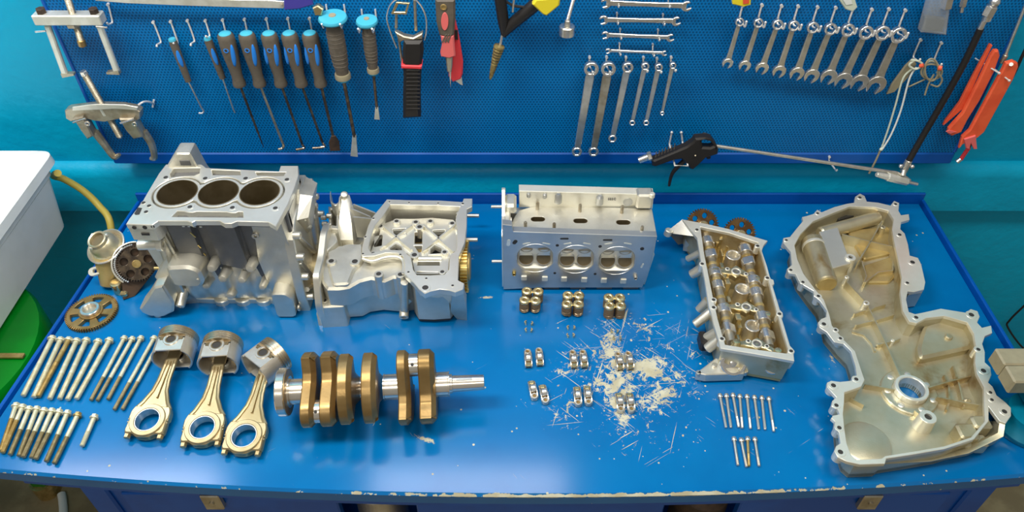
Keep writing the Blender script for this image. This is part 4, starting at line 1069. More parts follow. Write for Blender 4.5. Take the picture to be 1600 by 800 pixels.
cpart([(0, cx(1280)), (0.0185, cx(1280)), (0.0185, cx(1312)), (0.0160, cx(1316)), (0.0150, cx(1500)), (0.0145, cx(1540)), (0.012, cx(1545)), (0.004, cx(1545)), (0.004, cx(1530)), (0, cx(1530))], 'nose', JOUR)
ky = MB().box((cx(1400), -0.003, CZ + 0.0145), (0.03, 0.004, 0.003), 0.0005); ky.build('key', STEEL, CRK)

# ================================================================== pistons on their rods
def piston_rod(label, pin_px, big_px, pist_dir_px):
    zc = 0.036
    p0 = T(*pin_px, BZ + zc + 0.022); p0.z = BZ + zc; p1 = T(*big_px, BZ + 0.024); p1.z = BZ + 0.0165
    L = (p1 - p0).length
    root = thing('piston_with_rod', label, 'piston', (p1.x, p1.y, BZ))
    base = Vector((p1.x, p1.y, BZ))
    rd = (p1 - p0).normalized()                           # from pin to big end
    side = Vector((0, 0, 1)).cross(rd).normalized(); up = rd.cross(side)
    M = Matrix((rd, side, up)).transposed().to_4x4(); M.translation = p0 - base
    # rod frame: x from the pin to the big end, z up
    H_ = 0.0105
    sh = [(-0.017, 0.0)]
    beam = [(0.0, -0.0125), (0.03, -0.0105), (L * 0.45, -0.0115), (L - 0.062, -0.015), (L - 0.042, -0.022), (L - 0.03, -0.034), (L - 0.018, -0.0385), (L - 0.004, -0.0385), (L - 0.002, -0.0365), (L + 0.022, -0.0375), (L + 0.027, -0.034), (L + 0.027, -0.021), (L + 0.034, -0.012), (L + 0.034, 0.012)]
    outline = beam + [(x, -y) for x, y in beam[::-1][1:]]
    outline = rpoly(outline, 0.003, 2)
    MB().prism(outline, -0.0036, 0.0036, holes=[circ(L, 0, 0.0235, 36)], b=0.001, b0=0.001, M=M).build('rod', ROD, root)
    cap = [(L - 0.030, -0.034), (L - 0.018, -0.0385), (L - 0.004, -0.0385), (L - 0.002, -0.0365), (L + 0.022, -0.0375), (L + 0.027, -0.034), (L + 0.027, -0.021), (L + 0.034, -0.012)]
    cap = cap + [(x, -y) for x, y in cap[::-1]]
    MB().prism(rpoly(cap, 0.003, 2), -0.0085, 0.0085, holes=[circ(L, 0, 0.0235, 36)], b=0.002, b0=0.002, M=M).build('rod_cap', ROD, root)
    bg = MB().pipe((0, 0, -0.0115), (0, 0, 0.0115), 0.0335, 0.0235, n=44, b=0.0014)
    MM = M @ Matrix.Translation((L, 0, 0))
    bg.v = [tuple(MM @ Vector(v)) for v in bg.v]
    ring = bg.build('big_end', ROD, root)
    bs = MB().pipe((0, 0, -0.0105), (0, 0, 0.0108), 0.0237, 0.0222, n=44); bs.v = [tuple(MM @ Vector(v)) for v in bs.v]
    bs.build('bearing_shell', STEEL, ring)
    for s in (-1, 1):
        rb = MB()
        pts = [(0.028, s * 0.0085), (L * 0.45, s * 0.0098), (L - 0.065, s * 0.0135), (L - 0.040, s * 0.024), (L - 0.026, s * 0.033)]
        rb.tube([M @ Vector((x, y, 0.0028)) for x, y in pts], 0.0042, 8)
        rb.build('beam_rib', ROD, root)
        bt = MB()
        bt.cyl(M @ Vector((L - 0.020, s * 0.0315, 0)), M @ Vector((L + 0.026, s * 0.0315, 0)), 0.0072, n=14, b=0.001)
        bt.cyl(M @ Vector((L + 0.026, s * 0.0315, 0)), M @ Vector((L + 0.035, s * 0.0315, 0)), 0.0062, n=6, b=0.001)
        bt.build('cap_bolt', ROD, root)
        for k in range(3):
            x = L - 0.008 + k * 0.006
            MB().box(M @ Vector((x, s * 0.0375, 0.004)), (0.003, 0.003, 0.006), 0.0008).build('split_notch', ROD, root)
    # centre web groove
    MB().tube([M @ Vector((0.03, 0, H_ * 0.45)), M @ Vector((L - 0.05, 0, H_ * 0.5))], 0.0022, 6).build('web_line', ROD, root)
    # piston lying on its side, crown away from the rod
    pd = T(*pist_dir_px, BZ + zc) - T(*pin_px, BZ + zc); pd.z = 0; pd.normalize()
    RP = 0.0400
    sd = Vector((0, 0, 1)).cross(pd); Mp = Matrix((sd, Vector((0, 0, 1)), pd)).transposed().to_4x4()
    Mp = Matrix((sd.normalized(), pd.cross(sd).normalized(), pd)).transposed().to_4x4(); Mp.translation = Vector((p0.x, p0.y, BZ + RP)) - base
    prof = [(RP - 0.004, 0.010), (RP, 0.010), (RP, 0.0135), (RP - 0.0022, 0.0135), (RP - 0.0022, 0.0155), (RP, 0.0155), (RP, 0.0185), (RP - 0.0022, 0.0185), (RP - 0.0022, 0.020), (RP, 0.020), (RP, 0.0235),
            (RP - 0.0022, 0.0235), (RP - 0.0022, 0.025), (RP, 0.025), (RP, 0.0305), (RP - 0.001, 0.0315), (RP - 0.005, 0.0315), (RP - 0.007, 0.0285), (0, 0.0285)]
    pc = MB().lathe([(0, 0.010)] + prof, Mp, 48).build('piston_crown', PISTONT, root)
    for z0_ in (0.0137, 0.0187, 0.0237):
        MB().lathe([(RP - 0.002, z0_), (RP - 0.0003, z0_), (RP - 0.0003, z0_ + 0.0012), (RP - 0.002, z0_ + 0.0012)], Mp, 48, closed=True).build('piston_ring', JOUR, pc)
    # skirt: two curved panels, flat recessed pin faces
    fz = 0.0295
    sk = MB()
    a0 = math.asin(fz / RP)
    for s in (1, -1):
        arc = [(s * RP * math.cos(t), RP * math.sin(t)) for t in [-a0 + 2 * a0 * i / 12 for i in range(13)]]
        arci = [(s * (RP - 0.004) * math.cos(t), (RP - 0.004) * math.sin(t)) for t in [-a0 + 2 * a0 * i / 12 for i in range(13)]]
        sk.prism(arc + arci[::-1], -0.030, 0.012, b0=0.001, M=Mp)
        sgn = s
        flat = [(-0.0255, sgn * fz), (0.0255, sgn * fz), (0.0255, sgn * (fz - 0.004)), (-0.0255, sgn * (fz - 0.004))]
        sk.prism(flat, -0.027, 0.007, b0=0.001, M=Mp)
    sk.build('skirt', PISTON, root)
    for s in (1, -1):
        b_ = MB().pipe((0, 0, 0), (0, 0, 0.0125), 0.0155, 0.0102, n=28, b=0.001)
        Mb = Mp @ frame((0, s * 0.0195, 0.0), (0, s, 0), (1, 0, 0))
        b_.v = [tuple(Mb @ Vector(v)) for v in b_.v]
        bo = b_.build('pin_boss', PISTON, root)
        c_ = MB().cyl((0, 0, 0.002), (0, 0, 0.0095), 0.0097, n=24); c_.v = [tuple(Mb @ Vector(v)) for v in c_.v]
        g = MB().pipe((0, 0, 0.003), (0, 0, 0.0118), 0.0102, 0.0086, n=24); g.v = [tuple(Mb @ Vector(v)) for v in g.v]
        g.build('gudgeon_pin', BORE, bo)
        d_ = MB().cyl((0, 0, 0.003), (0, 0, 0.0108), 0.0087, n=20); d_.v = [tuple(Mb @ Vector(v)) for v in d_.v]
        d_.build('pin_bore', HOLE, bo)  # dark disc painting the shade inside the hollow pin
        for xx in (-0.0175, 0.0175):
            h_ = MB().box((xx, s * (fz + 0.0004), 0.0035), (0.011, 0.002, 0.008), 0.0008, M=Mp); h_.build('skirt_recess_shade', BORE, root)  # dark boxes painting the shade of the cavities beside the pin boss
    MB().prism([(-0.0255, -fz), (0.0255, -fz), (0.0255, fz), (-0.0255, fz)], 0.004, 0.0102, M=Mp).build('crown_underside', PISTONT, root)
    return root
piston_rod('piston on its rod, crown straight, beside the thin long bolts', (270, 536), (231, 656), (284, 494))
piston_rod('piston on its rod, standing between the two other pistons', (341, 545), (317, 668), (352, 503))
piston_rod('piston with crown swung sideways towards the crankshaft flange', (413, 557), (382, 681), (448, 530))

# ================================================================== spoked gear
gp = T(145, 491)
GR = thing('spoked_gear', 'flat brown steel gear with six spokes and pale hub', 'gear', (gp.x, gp.y, BZ))
ro = 0.0545
sp = []
for i in range(6):
    a0, a1 = 2 * PI * i / 6 + 0.22, 2 * PI * (i + 1) / 6 - 0.22
    outer_ = [(0.043 * math.cos(t), 0.043 * math.sin(t)) for t in [a0 + (a1 - a0) * k / 6 for k in range(7)]]
    inner_ = [(0.0235 * math.cos(t), 0.0235 * math.sin(t)) for t in [a0 + 0.08 + (a1 - a0 - 0.16) * k / 4 for k in range(5)]]
    sp.append(rpoly(outer_ + inner_[::-1], 0.003, 2))
gm = MB().prism(gear_outline(ro, ro - 0.0038, 62), 0, 0.010, holes=sp, b=0.001, b0=0.001)
gm.build('toothed_rim', GEARB, GR)
MB().pipe((0, 0, 0.008), (0, 0, 0.020), 0.0205, 0.0135, n=32, b=0.0012).build('hub', CHROME, GR)
MB().cyl((0, 0, 0.0095), (0, 0, 0.012), 0.0138, n=28).build('hub_bore', IRON, GR)
MB().pipe((0, 0, 0.0095), (0, 0, 0.013), 0.0255, 0.0200, n=32, b=0.001).build('hub_shoulder', GEARB, GR)

# ================================================================== oil pump with pick-up and sprocket
po = T(188, 466)
PMP = thing('oil_pump', 'oil pump with wide pick-up funnel and dark sprocket', 'oil pump', (po.x, po.y, BZ))
def pq(px, py, z): return T(px, py, BZ + z) - Vector((po.x, po.y, BZ))
dc = pq(167, 386, 0.085)
nf = Vector((-0.18, -0.30, 0.94)).normalized()
F = frame(dc, nf)
MB().lathe([(0.0, -0.016), (0.034, -0.016), (0.040, -0.008), (0.043, 0.0), (0.0445, 0.002), (0.0445, 0.0045), (0.042, 0.0055), (0.040, 0.003), (0.036, -0.003), (0.0, -0.003)], F, 40).build('pickup_dish', PISTON, PMP)
MB().lathe([(0.036, -0.003), (0.034, 0.006), (0.031, 0.010), (0.030, 0.016), (0.024, 0.026), (0.0215, 0.028), (0.0215, 0.036), (0.0195, 0.0375), (0.0165, 0.036), (0.0165, 0.018), (0, 0.018)], F, 40).build('pickup_cone', OILY, PMP)
MB().lathe([(0, 0.018), (0.0166, 0.018), (0.0164, 0.030), (0, 0.030)], F, 28).build('pickup_mouth', BORE, PMP)
for a in (0.5, 2.4, 4.3):
    q = F @ Vector((0.0215 * math.cos(a), 0.0215 * math.sin(a), 0.033)); MB().box(q, (0.006, 0.006, 0.006), 0.001).build('mouth_lug', RIM, PMP)
c2 = pq(196, 412, 0.055)
lw0 = pq(172, 448, 0.0); lw0.z = 0.004
MB().cyl(dc - nf * 0.008, lw0, 0.035, 0.019, n=28, b=0.002).build('pump_body', OILD, PMP)
MB().cyl(dc - nf * 0.010 + Vector((0.004, -0.004, -0.014)), c2, 0.016, 0.018, n=20).build('pump_neck', PISTON, PMP)
lw_ = pq(172, 452, 0.012); MB().lathe([(0, 0), (0.012, 0), (0.013, 0.002), (0.013, 0.03), (0, 0.032)], Matrix.Translation((lw_.x + 0.018, lw_.y + 0.004, 0)), 20).build('relief_valve', RETAIN, PMP)
lg_ = pq(152, 423, 0.045); FL = frame(lg_, (-0.1, -0.6, 0.8), (1, 0.35, 0))
MB().prism(slot(0, 0, 0.020, 0.010), -0.004, 0.004, holes=[slot(0, 0, 0.010, 0.0045)], b=0.001, M=FL).build('mounting_ear', RIM, PMP)
sn = Vector((0.52, -0.66, 0.54)).normalized()
sc_ = pq(213, 412, 0.060)
FS = frame(sc_, sn, (0.6, 0.5, 0))
spk = [circ(0.0255 * math.cos(a), 0.0255 * math.sin(a), 0.0088, 12) for a in [2 * PI * i / 5 for i in range(5)]]
MB().prism(gear_outline(0.041, 0.0372, 44), -0.003, 0.004, holes=spk, b=0.0006, M=FS).build('sprocket', DARKST, PMP)
MB().cyl(sc_, sc_ + sn * 0.010, 0.0095, n=20, b=0.001).build('sprocket_hub', BOLTB, PMP)
# triangular back plate behind the sprocket
FB = frame(sc_ - sn * 0.010, sn, (1, 0.6, 0))
tip = FB.inverted() @ pq(202, 469, 0.014)
tp = [(tip.x - 0.010, tip.y + 0.002), (tip.x + 0.014, tip.y)] + [(0.048 * math.cos(a), 0.048 * math.sin(a)) for a in [-0.5 + 4.2 * i / 20 for i in range(21)]]
MB().prism(tp, -0.004, 0.003, b=0.001, M=FB).build('back_plate', DKBROWN, PMP)
nb = pq(194, 459, 0.012); MB().box(nb, (0.016, 0.012, 0.012), 0.003).build('plate_lug', RETAIN, PMP)
rim_ = MB(); rim_.tube([FB @ Vector((0.0485 * math.cos(a), 0.0485 * math.sin(a), 0.004)) for a in [1.2 + 2.6 * i / 20 for i in range(21)]], 0.0022, 8); rim_.build('plate_edge', RIM, PMP)
chain = []
for i in range(26):
    a = 1.35 + 2.5 * i / 25
    MB().box((0.0435 * math.cos(a), 0.0435 * math.sin(a), 0.003), (0.0042, 0.003, 0.0045), 0.0006, M=FS).build('drive_link', CHROME, PMP)

# ================================================================== cam carrier
OC = T(1155, 480); OC.z = BZ
CAM = thing('cam_carrier', 'open aluminium cam carrier with two camshafts and sprockets inside', 'cam carrier', OC)
tc = tracer(1020, 310, 0.3625, OC)
CZR = 0.085
def pc_(lst, z=CZR): return [tc(x, y, z) for x, y in lst]
def C3(x, y, z): return Vector((*tc(x, y, z), z))
co_ = pc_(((128, 90), (235, 110), (330, 132), (495, 182), (478, 202), (470, 225), (492, 290), (507, 345), (520, 350), (524, 368), (516, 375), (548, 480), (560, 492), (562, 508), (556, 516), (592, 635), (605, 648), (610, 700), (430, 668), (292, 646), (283, 606), (262, 540), (255, 500), (243, 470), (238, 440), (222, 340), (205, 255), (192, 170)))
ci_ = pc_(((205, 122), (330, 148), (455, 190), (478, 270), (500, 355), (535, 490), (585, 655), (578, 668), (440, 650), (312, 630), (303, 600), (280, 520), (262, 440), (240, 330), (222, 240), (212, 170)))
MB().prism(co_, CZR - 0.008, CZR, holes=[ci_], b=0.0008).build('gasket_rim', RIM, CAM)
MB().prism(inset(ccw(co_), 0.003), 0.014, CZR - 0.006, holes=[inset(ccw(ci_), -0.0005)], taper=0.004).build('carrier_wall', OILY, CAM)
MB().prism(inset(ccw(co_), 0.008), 0.006, 0.020).build('carrier_floor', OILD, CAM)
for x, y in ((190, 135), (213, 282), (262, 437), (262, 470), (298, 605), (452, 205), (494, 343), (546, 498), (596, 658)):
    X, Y = tc(x, y, CZR); boss(CAM, 'bolt_boss', RIM, X, Y, CZR - 0.02, CZR + 0.0006, 0.0068, 0.0038, n=14, depth=0.004)
# camshafts
for (xa, ya), (xb, yb), jr in (((222, 140), (338, 622), ((200, 1), (262, 1), (345, 1), (400, 1), (500, 1), (575, 1))), ((386, 180), (503, 640), ((235, 1), (292, 1), (378, 1), (430, 1), (532, 1), (602, 1)))):
    zc_ = 0.062
    a_, b_ = C3(xa, ya, zc_), C3(xb, yb, zc_)
    sh_ = MB().cyl(a_, b_, 0.0092, n=18).build('camshaft', IRON, CAM)
    d_ = (b_ - a_).normalized()
    for k, (yy, _) in enumerate(jr):
        t = (yy - ya) / (yb - ya); p = a_.lerp(b_, t)
        hw = 0.0105
        if k % 2 == 0:
            MB().cyl(p - d_ * hw, p + d_ * hw, 0.0160, n=24, b=0.001).build('cam_journal', CHROME, sh_)
        else:
            e = [(0.0150 * math.cos(t_), 0.0150 * math.sin(t_)) for t_ in [PI * 0.5 + PI * i / 10 for i in range(11)]] + [(0.009 + 0.008 * math.cos(t_), 0.008 * math.sin(t_)) for t_ in [-PI * 0.4 + PI * 0.8 * i / 8 for i in range(9)]]
            MB().prism(e, -hw, hw, b=0.0008, b0=0.0008, M=frame(p, d_, (0.5 if k == 1 else -0.4, 0, 0.8 if k != 3 else -0.8))).build('cam_lobe', CHROME, sh_)
    for yy in [(jr[i][0] + jr[i + 1][0]) / 2 for i in range(5)]:
        t = (yy - ya) / (yb - ya); p = a_.lerp(b_, t)
        MB().cyl(p - d_ * 0.004, p + d_ * 0.004, 0.0105, n=18, b=0.0008).build('cam_collar', OILD, sh_)
# spark plug tubes and bearing bridges
for x, y in ((348, 243), (388, 388), (433, 547)):
    X, Y = tc(x, y, 0.060)
    o_ = MB().pipe((X, Y, 0.015), (X, Y, 0.060), 0.0170, 0.0125, n=30, b=0.001).build('plug_tube', STEEL, CAM)
    MB().cyl((X, Y, 0.02), (X, Y, 0.050), 0.0124, n=24).build('tube_bore', IRON, o_)
for x, y in ((360, 313), (404, 466), (450, 624)):
    z_ = 0.072
    pts = [(x - 112, y - 10), (x - 60, y - 12), (x - 40, y - 20), (x - 22, y - 14), (x, y - 26), (x + 22, y - 12), (x + 45, y + 2), (x + 75, y + 22), (x + 108, y + 30), (x + 106, y + 46), (x + 70, y + 40), (x + 38, y + 22), (x + 18, y + 16), (x, y + 27), (x - 22, y + 14), (x - 60, y + 8), (x - 112, y + 6)]
    br = MB().prism([tc(a, b, z_) for a, b in pts], z_ - 0.014, z_, b=0.0015).build('bearing_bridge', RETAIN, CAM)
    X, Y = tc(x, y, z_ + 0.003)
    MB().pipe((X, Y, z_ - 0.004), (X, Y, z_ + 0.003), 0.0105, 0.0075, n=26, b=0.0008).build('bridge_ring', RIM, br)
    MB().lathe([(0, z_ - 0.002), (0.0074, z_ - 0.002), (0.0074, z_ + 0.0005), (0.004, z_ + 0.001), (0.003, z_ - 0.0005), (0, z_ - 0.0005)], Matrix.Translation((X, Y, 0)), 20).build('bridge_core', CASTG, br)
    for dx, dy in ((-38, -10), (42, 12)):
        X, Y = tc(x + dx, y + dy, z_ + 0.001); boss(CAM, 'bridge_bolt', RIM, X, Y, z_ - 0.01, z_ + 0.0012, 0.0052, 0.0028, n=14, depth=0.003)
    for dx, dy in ((-90, -2), (88, 36)):
        X, Y = tc(x + dx, y + dy, z_); MB().lathe([(0, z_ - 0.01), (0.009, z_ - 0.01), (0.0095, z_ - 0.002), (0.0065, z_ + 0.005), (0, z_ + 0.0065)], Matrix.Translation((X, Y, 0)), 18).build('bearing_cap', RETAIN, CAM)
# small golden guide blocks between the shafts
for x, y, w, h, l in ((300, 225, .006, .03, .022), (283, 178, .014, .03, .010), (290, 182, .008, .045, .012), (330, 185, .012, .025, .012), (385, 190, .010, .04, .020), (412, 212, .012, .03, .012), (235, 140, .008, .035, .014), (222, 150, .008, .03, .016), (318, 365, .012, .045, .022), (305, 350, .008, .05, .016), (330, 425, .010, .03, .018), (365, 520, .012, .045, .020), (378, 540, .010, .03, .012), (300, 280, .010, .03, .018), (370, 590, .008, .03, .016), (520, 520, .008, .03, .01), (488, 345, .008, .03, .012)):
    X, Y = tc(x, y, 0.055); MB().box((X, Y, 0.020 + h / 2), (w, l, h), 0.0018, M=None).build('guide_block', RETAIN, CAM)
# outside stubs
for (xa, ya), (xb, yb), r in (((205, 235), (148, 262), .0078), ((225, 295), (165, 330), .0105), ((238, 440), (196, 482), .0088), ((250, 490), (180, 545), .0095), ((285, 575), (222, 608), .0105), ((296, 600), (232, 650), .0105)):
    za, zb_ = 0.062, 0.034
    MB().lathe([(0, 0), (r * 1.15, 0), (r, (C3(xb, yb, zb_) - C3(xa, ya, za)).length * 0.96), (r * 0.8, (C3(xb, yb, zb_) - C3(xa, ya, za)).length), (0, (C3(xb, yb, zb_) - C3(xa, ya, za)).length)], frame(C3(xa, ya, za), C3(xb, yb, zb_) - C3(xa, ya, za)), 16).build('side_stub', CAST, CAM)
# ear at the upper left, with a nub
er = MB()
er.loft([[C3(128, 90, 0.082), C3(192, 165, 0.080), C3(192, 165, 0.072), C3(128, 90, 0.074)], [C3(66, 138, 0.060), C3(88, 152, 0.054), C3(88, 152, 0.046), C3(66, 138, 0.052)]])
er.build('ear_plate', CAST, CAM)
e2 = MB().loft([[C3(128, 92, 0.076), C3(66, 140, 0.054), C3(74, 158, 0.044), C3(150, 118, 0.070)], [C3(150, 122, 0.020), C3(98, 170, 0.016), C3(110, 200, 0.014), C3(185, 180, 0.018)]]); e2.build('ear_web', CASTG, CAM)
e3 = MB().loft([[C3(150, 120, 0.066), C3(150, 135, 0.060), C3(195, 185, 0.062), C3(200, 175, 0.068)], [C3(130, 215, 0.014), C3(130, 225, 0.012), C3(200, 240, 0.012), C3(205, 225, 0.014)]]); e3.build('ear_skirt', CAST, CAM)
n_ = C3(70, 140, 0.058); MB().cyl(n_ - Vector((0.003, 0, 0.014)), n_ + Vector((0.0, 0, 0.004)), 0.009, n=16, b=0.002).build('ear_nub', RIM, CAM)
# front end with the two camshaft bores
fe = MB()
fe.loft([[C3(292, 648, CZR - 0.006), C3(610, 702, CZR - 0.006), C3(600, 690, CZR - 0.006), C3(300, 640, CZR - 0.006)], [C3(298, 668, 0.062), C3(605, 712, 0.062), C3(600, 690, 0.062), C3(300, 640, 0.062)], [C3(300, 735, 0.014), C3(590, 735, 0.014), C3(590, 700, 0.014), C3(300, 690, 0.014)]])
fe.build('front_wall', CAST, CAM)
fl3 = MB().prism(rpoly(pc_(((188, 748), (292, 668), (305, 668), (302, 700), (400, 742), (395, 752), (230, 757)), 0.030), 0.002, 2), 0.006, 0.028, b=0.002); fl3.build('front_flange', CAST, CAM)
for x, y, r in ((340, 705, 0.027), (508, 712, 0.020)):
    p = C3(x, y, 0.034)
    MB().lathe([(0, -0.02), (r, -0.02), (r, 0.012), (r - 0.002, 0.014), (r - 0.007, 0.014), (r - 0.009, 0.004), (0.008, 0.003), (0.007, 0.012), (0.005, 0.013), (0, 0.013)], frame(p, (0.05, -0.75, 0.66)), 36).build('cam_bore_cap', CHROME, CAM)
for x, y, z_ in ((198, 748, 0.028), (400, 742, 0.024), (268, 715, 0.034)):
    p = C3(x, y, z_); MB().cyl(p - Vector((0, 0, 0.012)), p, 0.0055, n=12, b=0.001).build('front_stud', STEEL, CAM)
# sprockets behind
for x, y in ((213, 112), (374, 152)):
    p = C3(x + 3, y + 20, 0.056)
    d_ = Vector((0.13, -0.75, 0.64)).normalized()
    F = frame(p + Vector((0, 0.012, 0)), d_)
    hs_ = [circ(0.0245 * math.cos(a), 0.0245 * math.sin(a), 0.0066, 12) for a in [2 * PI * i / 6 + 0.3 for i in range(6)]]
    g_ = MB().prism(gear_outline(0.041, 0.0372, 38), -0.003, 0.003, holes=hs_, b=0.0006, b0=0.0006, M=F).build('cam_sprocket', SPROK, CAM)
    MB().cyl(p + Vector((0, 0.012, 0)) - d_ * 0.004, p + Vector((0, 0.012, 0)) + d_ * 0.012, 0.012, n=20, b=0.001).build('sprocket_bolt', RETAIN, g_)
# dark connector hanging on the left side
MB().box(C3(215, 615, 0.03), (0.016, 0.035, 0.03), 0.004).build('sensor_plug', BLACKP, CAM)

# ================================================================== timing cover
OT = T(1390, 540); OT.z = BZ
COV = thing('timing_cover', 'large aluminium timing cover lying with its ribbed inside up', 'timing cover', OT)
tt = tracer(1200, 290, 0.5747, OT)
TZ = 0.058
def pt(lst, z=TZ): return [tt(x, y, z) for x, y in lst]
def T3(x, y, z): return Vector((*tt(x, y, z), z))
oc = pt(((235, 46), (237, 30), (250, 21), (263, 28), (269, 43), (300, 46), (333, 54), (343, 41), (357, 47), (355, 68), (362, 80), (383, 77), (385, 92), (362, 99), (360, 118), (372, 130), (381, 160), (386, 190), (408, 196), (417, 214), (428, 262), (424, 282), (397, 289), (380, 287), (376, 310), (383, 343), (400, 349), (420, 345), (470, 334), (538, 345), (551, 335), (570, 341), (576, 356), (569, 372), (582, 386), (607, 380), (610, 400), (590, 409), (583, 430), (590, 452), (590, 480), (605, 494), (608, 515), (599, 535), (611, 546), (622, 570), (645, 588), (661, 604), (661, 626), (647, 646), (630, 640), (600, 600), (600, 640),
         (560, 690), (480, 716), (400, 730), (322, 742), (318, 756), (250, 758), (215, 750), (190, 738), (180, 722), (185, 708), (197, 700), (193, 670), (180, 655), (182, 641), (172, 632), (176, 625), (195, 621), (190, 608), (172, 600), (175, 585), (186, 575), (160, 547), (161, 535), (172, 530), (196, 533), (226, 530), (241, 515), (238, 490), (226, 450), (206, 430), (180, 425), (160, 398), (141, 386), (136, 372), (145, 362), (158, 357), (160, 340), (141, 312), (125, 300), (124, 286), (100, 272), (86, 262), (75, 240), (56, 238), (52, 226), (65, 215), (62, 180), (42, 156), (42, 142), (60, 139), (75, 120), (95, 96), (93, 85), (106, 82), (125, 76), (134, 65), (146, 72), (180, 58), (214, 49)))
ic = pt(((222, 56), (162, 80), (122, 97), (88, 132), (72, 162), (80, 200), (97, 240), (127, 280), (152, 310), (167, 350), (174, 380), (207, 420), (237, 450), (250, 490), (263, 528), (254, 546), (226, 556), (208, 562), (207, 590), (204, 620), (208, 660), (214, 700), (226, 732), (242, 745), (308, 742), (318, 735), (400, 722), (480, 708), (552, 684), (590, 640), (588, 600), (588, 548), (568, 510), (563, 480), (566, 440), (560, 402), (543, 372), (480, 354), (430, 360), (405, 374), (385, 370), (367, 340), (360, 290), (364, 250), (354, 200), (343, 150), (338, 120), (342, 92), (328, 68), (290, 58)))
oc = ccw(oc); ic = ccw(ic)
MB().prism(oc, TZ - 0.008, TZ, holes=[ic], b=0.0008).build('gasket_rim', RIM, COV)
icw = inset(ic, -0.003)
MB().prism(icw, 0.004, TZ - 0.007, holes=[inset(ic, -0.0008)]).build('cover_wall', OILF, COV)
bo_ = T3(385, 560, 0.02)
MB().prism(icw, 0.0, 0.014, holes=[circ(bo_.x, bo_.y, 0.0245, 36)], b0=0.002).build('cover_floor', OILF, COV)
# lower lip sloping out of the sump end
lp = MB()
lp.loft([[T3(645, 646, TZ - 0.004), T3(630, 640, TZ - 0.004), T3(600, 640, 0.014), T3(625, 660, 0.004)], [T3(640, 682, 0.045), T3(625, 672, 0.045), T3(585, 690, 0.014), T3(610, 705, 0.004)],
         [T3(545, 728, 0.030), T3(540, 716, 0.030), T3(500, 715, 0.014), T3(540, 735, 0.002)], [T3(440, 750, 0.024), T3(440, 738, 0.024), T3(430, 730, 0.012), T3(440, 755, 0.0)], [T3(320, 757, 0.035), T3(320, 745, 0.035), T3(330, 740, 0.012), T3(322, 764, 0.0)]])
lp.build('sump_lip', OILF, COV, ang=60)
# bolt lobes with holes
for x, y, r in ((250, 32, .0085), (347, 50, .0075), (135, 75, .007), (50, 148, .007), (62, 229, .0075), (95, 262, .0075), (137, 300, .0078), (152, 376, .0095), (184, 392, .0065), (197, 415, .007), (240, 526, .0085), (178, 543, .010), (186, 597, .0085), (194, 658, .0085), (197, 724, .010), (358, 133, .0088), (393, 208, .011), (379, 264, .0075), (403, 358, .009), (553, 351, .0115), (572, 445, .0085), (586, 503, .0105), (605, 562, .007), (609, 582, .007), (643, 614, .010)):
    X, Y = tt(x, y, TZ + 0.0005); boss(COV, 'bolt_lobe', RIM, X, Y, TZ - 0.022, TZ + 0.0006, r, r * 0.48, n=18, depth=0.006)
# crank seal bore
MB().pipe((bo_.x, bo_.y, 0.0), (bo_.x, bo_.y, 0.034), 0.032, 0.0245, n=44, b=0.0015).build('seal_housing', RIM, COV)
MB().pipe((bo_.x, bo_.y, 0.012), (bo_.x, bo_.y, 0.020), 0.054, 0.0315, n=48, b=0.002).build('seal_flange', OILF, COV)
for i in range(7):
    a = 2 * PI * i / 7 + 0.4
    X, Y = bo_.x + 0.043 * math.cos(a), bo_.y + 0.043 * math.sin(a)
    MB().lathe([(0, 0.019), (0.0062, 0.019), (0.0062, 0.0208), (0.0052, 0.0214), (0, 0.0214)], Matrix.Translation((X, Y, 0)), 16).build('flange_pip', MACH, COV)
# ribs
def rib(pts, zt, w=0.0016, z0=0.012, m=OILY):
    P_ = [T3(x, y, zt) for x, y in pts]
    mb = MB(); loops = []
    for i, p in enumerate(P_):
        d = (P_[min(i + 1, len(P_) - 1)] - P_[max(i - 1, 0)]); d.z = 0; d.normalize()
        s = Vector((-d.y, d.x, 0)) * w
        loops.append([Vector((p.x, p.y, z0)) - s * 1.25, Vector((p.x, p.y, z0)) + s * 1.25, p + s * 0.8, p - s * 0.8])
    mb.loft(loops); return mb.build('stiffening_rib', m, COV)
rib(((362, 522), (315, 415), (268, 318)), 0.032); rib(((268, 318), (215, 262), (217, 240), (225, 205)), 0.034)
rib(((235, 348), (262, 338), (275, 340), (290, 330), (320, 322)), 0.026, 0.0018); rib(((240, 378), (262, 372), (290, 366), (343, 350)), 0.026, 0.0018); rib(((298, 432), (320, 426), (345, 420), (360, 414)), 0.026, 0.0018)
rib(((432, 550), (500, 530), (562, 515)), 0.032); rib(((460, 574), (530, 588), (598, 600)), 0.032); rib(((504, 490), (520, 540), (534, 600)), 0.026, 0.002); rib(((480, 515), (492, 545), (494, 585), (486, 610)), 0.022, 0.002)
rib(((345, 553), (310, 547), (264, 540)), 0.028); rib(((400, 610), (425, 632)), 0.028)
rib(((202, 132), (280, 152), (350, 168)), 0.042); rib(((248, 202), (280, 150), (310, 96)), 0.042)
rib(((205, 560), (230, 580), (262, 596)), 0.024, 0.002); rib(((255, 205), (268, 245), (262, 262)), 0.03); rib(((340, 180), (340, 230), (300, 235), (265, 262)), 0.03)
rib(((230, 395), (262, 405), (285, 430), (292, 450)), 0.018, 0.0025, m=OILY)
# circular dish in the lower left
X, Y = tt(265, 700, 0.016); MB().lathe([(0, 0.012), (0.046, 0.012), (0.046, 0.018), (0.042, 0.0195), (0, 0.0195)], Matrix.Translation((X, Y, 0)), 40).build('round_pad', OILF, COV)
